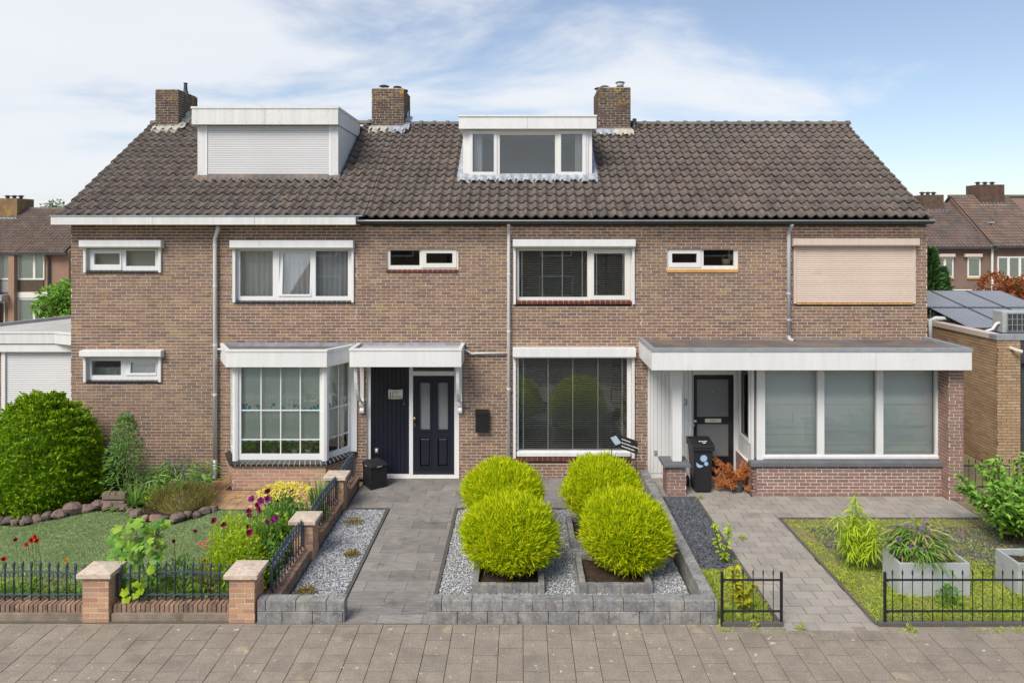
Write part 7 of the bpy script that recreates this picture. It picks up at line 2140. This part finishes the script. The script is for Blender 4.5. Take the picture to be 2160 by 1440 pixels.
MB().tube([(lx(110), yl_ - .4, lz(531)), (lx(105), yl_ - .1, lz(545)), (lx(105), yl_ - .1, -.9)], .06, 8).build('downpipe', 'gutter_dark', h)
far_chimney(h, -33.3, -31.85, 28.7, 30.2, 6.0, 5.13 + 76 * 43.5 / 1440, 'brick_lichen')
# bush and far tree on the left
def tree(name, label, c, r, h0, h1, n, ln, mat, cat='tree', stretch=1.0, cl=14, seed=1):
    p = thing(name, label, cat, (c[0], c[1], 0))
    zc = (h0 + h1) / 2; rz = (h1 - h0) / 2
    MB().tube([(c[0], c[1], -.05), (c[0] + .05, c[1], h0 + .3), (c[0], c[1], zc)], [.04 + r * .06, .03 + r * .04, .02 + r * .02], 8).build('trunk', 'bark', p)
    cs = sphere_dirs(cl) * (rng.random(cl) ** .4)[:, None] * .68; cr = .28 + .22 * rng.random(cl)
    ix = rng.integers(0, cl, n); d = sphere_dirs(n)
    P = (cs[ix] + d * cr[ix][:, None] * (.75 + .25 * rng.random(n))[:, None]) * np.array([r, r, rz]) + np.array([c[0], c[1], zc])
    foliage('crown', [leaves(P, d + rng.normal(size=(n, 3)) * .4, np.array([0, 0, 1.0]) + d * .6 + rng.normal(size=(n, 3)) * .3, ln * (.7 + .6 * rng.random(n)), ln * .6)], mat, p)
    ls = []
    for k in range(min(cl, 9)):
        q = cs[k] * np.array([r, r, rz]) + np.array([c[0], c[1], zc]); ls.append([(c[0], c[1], h0 + .2), tuple((q + np.array([c[0], c[1], h0])) / 2), tuple(q)])
    stem_tubes(p, ls, .012 + r * .008, 'bark', 'limbs')
    return p
tree('broadleaf_tree', 'small round green tree behind the flat-roofed annexe', (fx(136, 10), 10, 0), 1.05, 1.5, 3.55, 2600, .16, 'leaf_shrub')
tree('birch_tree', 'sparse far tree rising beyond the far ridge', (fx(108, 48), 48, 0), 1.25, 6.2, 8.55, 330, .30, 'leaf_grey', cl=14)
tree('broadleaf_tree', 'yellow-green treetop showing above the far right roofs', (fx(2008, 62), 62, 0), 2.2, 5.0, 8.6, 2200, .4, 'leaf_lime')
# annexe with roller shutter
ya = 1.5
an = thing('annexe', 'flat-roofed side annexe with closed white roller shutter', 'building', (-11.5, 3, 0))
wallA = brickwall(an, (-14.2, ya, 0), (1, 0), 4.69, 0, 2.64, [(fx(8, ya) + 14.2, fx(150, ya) + 14.2 + .1, fz(879, ya), fz(738, ya))], mat='brick', wall_name='front_wall', indiv=120, prefer=lambda mn, mxx: -mn[:, 0])
MB().box(-14.2, -9.52, ya + .11, 5.2, 0, .1).box(-14.2, -14.05, ya + .11, 5.2, .1, 2.6).build('rear_walls', 'far_brick_brown', an)
o = MB().box(fx(8, ya) - .02, fx(12, ya) + .02, ya - .05, ya + .03, fz(881, ya), fz(738, ya)).build('guide_rail', 'white_upvc', an)
shutter_slats(o, fx(12, ya), fx(152, ya) + .1, fz(879, ya), fz(740, ya), ya + .0, 36, 'alu_slat')
MB().box(fx(-10, ya), -9.53, ya - .12, ya - .001, fz(740, ya), fz(724, ya)).build('shutter_box', 'white_paint', an)
rp_ = [(-14.3, 1.35), (-10.78, 1.35), (-9.515, .80), (-9.515, 5.3), (-12.0, 5.3), (-13.3, 2.3)]
AF = [Vector((-14.3, 1.35, 0)), Vector((-10.78, 1.35, 0)), Vector((-9.515, .80, 0))]
band(AF, [v + Vector((-.0, .04, 0)) for v in AF], 2.62, 2.85).build('fascia', 'white_board', an)
band([v + Vector((0, -.015, 0)) for v in AF], [v + Vector((0, .09, 0)) for v in AF], 2.851, 2.89).build('roof_trim', 'white_board', an)
MB().prism([(x, y + .045, 2.78) for x, y in rp_[:3]] + [(x, y, 2.78) for x, y in rp_[3:]], (0, 0, .05)).build('roof', 'bitumen_grey', an)
MB().prism([(-12.06, 5.3, 2.8), (-13.36, 2.3, 2.8), (-13.28, 2.3, 2.8), (-11.96, 5.3, 2.8)], (0, 0, .11)).build('roof_edge', 'zinc', an)

# right: yellow brick garage
gy = .6
gx0, gx1, gx2 = 10.45, 10.96, 13.6
ga = thing('garage', 'yellow brick garage with flat roof carrying solar panels', 'garage', (11.9, 3, 0))
gh = 2.82
MB().box(gx0 + .02, gx2, 8.4, 8.5, 0, gh).box(gx2 - .1, gx2, gy + .2, 8.39, 0, gh).build('rear_wall', 'far_brick_brown', ga)
brickwall(ga, (gx0, gy, 0), (1, 0), gx1 - gx0, 0, gh, mat='brick_yellow', mortar='mortar_dark', wall_name='front_pier')
brickwall(ga, (gx0, 8.3, 0), (0, -1), 8.3 - gy, 0, gh, mat='brick_yellow', mortar='mortar_dark', wall_name='side_wall', indiv=190, prefer=lambda mn, mxx: -mn[:, 0])
MB().box(gx1 + .02, gx2 - .11, gy + .12, gy + .17, 0, 2.3).build('garage_door', 'gutter_dark', ga)
MB().box(gx1 + .01, gx2, gy + .0, gy + .2, 2.31, gh).build('lintel', 'gutter_dark', ga)
B('roof_coping', 'beige_box', ga, (gx0 - .03, gx0 + .22, gy + .22, 8.4, gh + .001, gh + .11))
B('roof_coping', 'zinc', ga, (gx0 - .03, gx2, gy - .03, gy + .215, gh + .001, gh + .11))
B('roof', 'bitumen', ga, (gx0 + .221, gx2, gy + .22, 8.4, gh - .12, gh - .06))
MB().tube([(gx0 - .08, 2.9, 2.2), (gx0 - .08, 2.9, 2.98), (gx0 + .05, 2.9, 3.02), (gx0 + .5, 2.9, 2.99)], .05, 8).build('vent_pipe', 'pvc_pipe', ga, smooth=True)
sl_ = thing('security_light', 'small cream outdoor light on the garage corner', 'lamp', (fx(2132, gy), gy, fz(735, gy)))
MB().lathe([(.04, 0), (.04, .03), (.02, .035)], 10, M=Matrix.Translation((fx(2131, gy), gy - .008, fz(733, gy))) @ Matrix.Rotation(R(90), 4, 'X')).build('base', 'plate_cream', sl_)
MB().tube([(fx(2132, gy), gy - .05, fz(734, gy)), (fx(2142, gy - .1), gy - .12, fz(738, gy - .1)), (fx(2152, gy - .1), gy - .15, fz(741, gy - .1))], [.03, .04, .045], 8).build('lamp_head', 'plate_cream', sl_)
# solar panels: two rows tilted to the street
ang = math.atan2(.62, 3.2)
for r_ in range(2):
    for c_ in range(3):
        o = Vector((10.72 + c_ * 1.02 + r_ * .0, 1.95 + r_ * 1.66, 2.86 + r_ * 1.66 * math.tan(ang)))
        M = Matrix.Translation(o) @ Matrix.Rotation(ang, 4, 'X')
        sp = thing('solar_panel', ('lower', 'upper')[r_] + '-row solar panel ' + ('on the side towards the houses', 'between its two row neighbours', 'behind the air conditioner side')[c_], 'solar panel', o, 'solar panels on the garage')
        MB().box(0, 1.0, 0, 1.64, 0, .035, M).build('cells', 'solar_cell', sp)
        for k in range(1, 6): MB().box(k / 6 - .004, k / 6 + .004, .01, 1.63, .0352, .037, M).build('cell_line', 'solar_line', sp)
        for k in range(1, 10): MB().box(.01, .99, k * .164 - .004, k * .164 + .004, .0373, .0385, M).build('cell_line', 'solar_line', sp)
        MB().plate(0, 1.0, 0, 1.64, -.04, .0, [(.02, .98, .02, 1.62)], M @ Matrix.Rotation(R(90), 4, 'X') @ Matrix.Diagonal((1, 1, -1, 1)) if False else M @ Matrix(((1, 0, 0, 0), (0, 0, 1, 0), (0, -1, 0, 0), (0, 0, 0, 1)))).build('frame', 'gutter_dark', sp)
        MB().tube([M @ Vector((.1, .05, 0)), Vector((o.x + .1, o.y + .05, gh - .06))], .015, 6).tube([M @ Vector((.1, 1.6, 0)), Vector((o.x + .1, o.y + 1.6, gh - .06))], .015, 6).build('support', 'zinc', sp)
ac = thing('air_conditioner', 'white outdoor air conditioner unit on the garage roof', 'air conditioner', (11.5, 1.2, gh + .1))
acy = 1.25
MB().box(fx(2115, acy), fx(2115, acy) + .82, acy, acy + .34, 2.88, 3.37).build('casing', 'fibre_cement', ac, bevel=.012)
MB().box(fx(2124, acy), fx(2124, acy) + .55, acy - .012, acy - .001, 2.92, 3.33).build('grille', 'gutter_dark', ac)
for k in range(5): MB().box(fx(2124, acy) + .11 * k, fx(2124, acy) + .11 * k + .008, acy - .02, acy - .0125, 2.92, 3.33).build('grille_bar', 'fibre_cement', ac)
for k in range(4): MB().box(fx(2124, acy), fx(2124, acy) + .55, acy - .028, acy - .0205, 2.93 + .13 * k, 2.938 + .13 * k).build('grille_bar', 'fibre_cement', ac)
MB().box(fx(2118, acy), fx(2118, acy) + .7, acy + .05, acy + .3, 2.76, 2.879).build('feet', 'gutter_dark', ac)
MB().tube([(fx(2115, acy), acy + .1, 3.10), (fx(2108, acy), acy + .1, 3.08), (fx(2100, acy), acy + .1, 2.95), (fx(2085, acy), acy + .1, 2.90)], .035, 8).build('hose', 'pvc_pipe', ac, smooth=True)
# conifers and photinia behind
def cone_tree(label, c, r, h, n, mat):
    p = thing('conifer', label, 'tree', (c[0], c[1], 0), 'dark conifers beside the house')
    MB().tube([(c[0], c[1], 0), (c[0], c[1], h * .9)], [.08, .02], 6).build('trunk', 'bark', p)
    hh = rng.random(n); a = rng.random(n) * 6.283
    pr = np.interp(hh, [0, .15, .5, .8, 1], [.75, 1, .9, .5, .03]) * (.65 + .35 * rng.random(n)) * (1 + .12 * np.sin(a * 5 + hh * 14))
    P = np.stack([c[0] + r * pr * np.cos(a), c[1] + r * pr * np.sin(a), .1 + hh * h], 1)
    D = np.stack([np.cos(a), np.sin(a), .7 + 0 * a], 1) + rng.normal(size=(n, 3)) * .35
    foliage('crown', [blades(P, D, .14 + .12 * rng.random(n), .06)], mat, p)
cone_tree('dark conifer just beside the house corner', (fx(1962, 6.0), 6.0), .50, 4.55, 5200, 'leaf_conifer')
cone_tree('lower dark conifer next to the taller one', (fx(1985, 6.6), 6.6), .40, 3.95, 4200, 'leaf_conifer')
tree('photinia_bush', 'red-leaved photinia bush behind the solar panels', (fx(2120, 12), 12, 0), 1.15, .4, 3.62, 6500, .15, 'leaf_photinia', 'bush', cl=22)
tree('photinia_bush', 'red-leaved photinia bush beyond the air conditioner', (fx(2190, 12.5), 12.5, 0), 1.1, .4, 3.75, 6000, .15, 'leaf_photinia', 'bush', cl=22)
# right far houses
yr_ = 27.6
def rx_(p): return fx(p, yr_)
def rz_(p): return fz(p, yr_)
h = thing('brick_house', 'brown brick house with awning and beige shutter boxes beyond the garage', 'house', (28, yr_, -.4))
house_body(h, rx_(1880), rx_(2089), yr_, yr_ + 8, -.4, rz_(518), 7.15, 'far_brick_brown', 'far_tile_dark', (rx_(1930), rx_(2089)))
fwin(h, rx_(1966), rx_(2010), rz_(585), rz_(543), yr_, (rx_(1992),))
fwin(h, rx_(2040), rx_(2067), rz_(585), rz_(543), yr_)
for a, b_ in ((1964, 2010), (2031, 2067)): B('shutter_box', 'beige_box', h, (rx_(a), rx_(b_), yr_ - .25, yr_ - .065, rz_(541.5), rz_(535)))
for a, b_ in ((1966, 2011), (2038, 2068)): B('sill', 'yellow_tile', h, (rx_(a), rx_(b_), yr_ - .10, yr_ - .003, rz_(588), rz_(585.5)))
aw = MB().prism([(rx_(1993), yr_ - .1, rz_(610)), (rx_(1993), yr_ - .1, rz_(616)), (rx_(1993), yr_ - 1.1, rz_(624)), (rx_(1993), yr_ - 1.1, rz_(620))], (rx_(2090) - rx_(1993), 0, 0)).build('awning', 'cream_paint', h)
for k in range(24):
    a = rx_(1993) + (rx_(2086) - rx_(1993)) * k / 24; m = MB(); m.r = .0 if k % 2 else .99
    m.box(a, a + (rx_(2086) - rx_(1993)) / 24 - .004, yr_ - 1.13 - .03 * (k % 2), yr_ - 1.11, rz_(632) , rz_(621)).build('awning_flap', 'plate_cream' if k % 2 else 'leaf_grey', aw)
fwin(h, rx_(1996), rx_(2020), rz_(660), rz_(634), yr_)
MB().tube([(rx_(2090), yr_ - .12, rz_(519)), (rx_(2090), yr_ - .12, -.4)], .07, 8).build('downpipe', 'pvc_pipe', h)
far_chimney(h, fx(1942, 31.4), fx(1983, 31.4), 31.0, 32.4, 6.5, 5.13 + 83 * 46 / 1440)
h = thing('brick_house', 'brown brick house with wide white upstairs window beyond the garage', 'house', (33, yr_, -.4))
house_body(h, rx_(2089) + .01, rx_(2330), yr_, yr_ + 8, -.4, rz_(516), 7.68, 'far_brick_brown', 'far_tile', (rx_(2089) + .15, rx_(2220)))
fwin(h, rx_(2103), rx_(2175), rz_(587), rz_(541), yr_, (rx_(2126), rx_(2150)), 'white_upvc')
B('sill', 'yellow_tile', h, (rx_(2101), rx_(2176), yr_ - .10, yr_ - .003, rz_(590.5), rz_(587.5)))
B('canopy', 'white_board', h, (rx_(2092), rx_(2200), yr_ - 1.4, yr_ - .01, rz_(636), rz_(628)))
far_chimney(h, fx(2060, 31.2), fx(2112, 31.2), 30.9, 32.3, 6.9, 5.13 + 104 * 46 / 1440)
MB().box(fx(2085, 29), fx(2096, 29), 28.9, 29.6, 5.85, 5.95).build('skylight', 'lead_bright', h)
# houses across the street: they show as reflections in the panes
for k in range(3):
    x0 = -16 + k * 11
    h = thing('brick_house', ['brick house across the street mirrored in the bay window panes', 'brick house across the street mirrored in the picture window', 'brick house across the street mirrored in the extension panes'][k], 'house', (x0 + 5.4, -33, 0))
    MB().prism([(x0, -33, 0), (x0, -41, 0), (x0, -41, 5.5), (x0, -37, 8.0), (x0, -33, 5.5)], (10.8, 0, 0)).build('wall', 'far_brick_brown', h)
    MB().prism([(x0 - .1, -32.6, 5.3), (x0 - .1, -37, 8.1), (x0 - .1, -37, 8.2), (x0 - .1, -32.6, 5.42)], (11, 0, 0)).build('roof', 'far_tile_dark', h)
    MB().prism([(x0 - .1, -37.001, 8.1), (x0 - .1, -41.4, 5.3), (x0 - .1, -41.4, 5.42), (x0 - .1, -37.001, 8.2)], (11, 0, 0)).build('rear_roof', 'far_tile_dark', h)
    for xx, w_, z0, z1 in ((1, 2.4, .8, 2.3), (6.2, 2.4, .8, 2.3), (1, 2.2, 3.6, 4.8), (6.3, 2.2, 3.6, 4.8)):
        w = MB().box(x0 + xx, x0 + xx + w_, -32.99, -32.93, z0, z1).build('window', 'white_paint', h)
        MB().box(x0 + xx + .12, x0 + xx + w_ - .12, -32.92, -32.91, z0 + .12, z1 - .12).build('glass_pane', 'gutter_dark', w)
    B('door', 'navy_paint', h, (x0 + 4.4, x0 + 5.4, -32.99, -32.95, 0, 2.2))

for px_, py_, ds in ((1566, 1137, 'in the middle of the porch path'), (1478, 1052, 'at the corner of the slate bed'), (1690, 1328, 'where the porch path meets the pavement'), (1921, 1330, 'before the long black fence'), (1590, 1322, 'before the small black fence')):
    g = gnd(px_, py_)
    clump('weed_tuft', 'little green weed tuft ' + ds, (g.x, g.y), .06, .07, 40, .05, .3, 'weed', stems=0, group='weed tufts in the paving')
g = gnd(1414, 1178)
lf = thing('fallen_leaf', 'curled orange-brown fallen leaf on the light gravel', 'leaf', (g.x, g.y, .02))
foliage('blade', [round_leaves(np.array([[g.x, g.y, .03]]), np.array([[.5, -.4, .2]]), np.array([[0, -.5, .8]]), .09)], 'leaf_dead', lf)
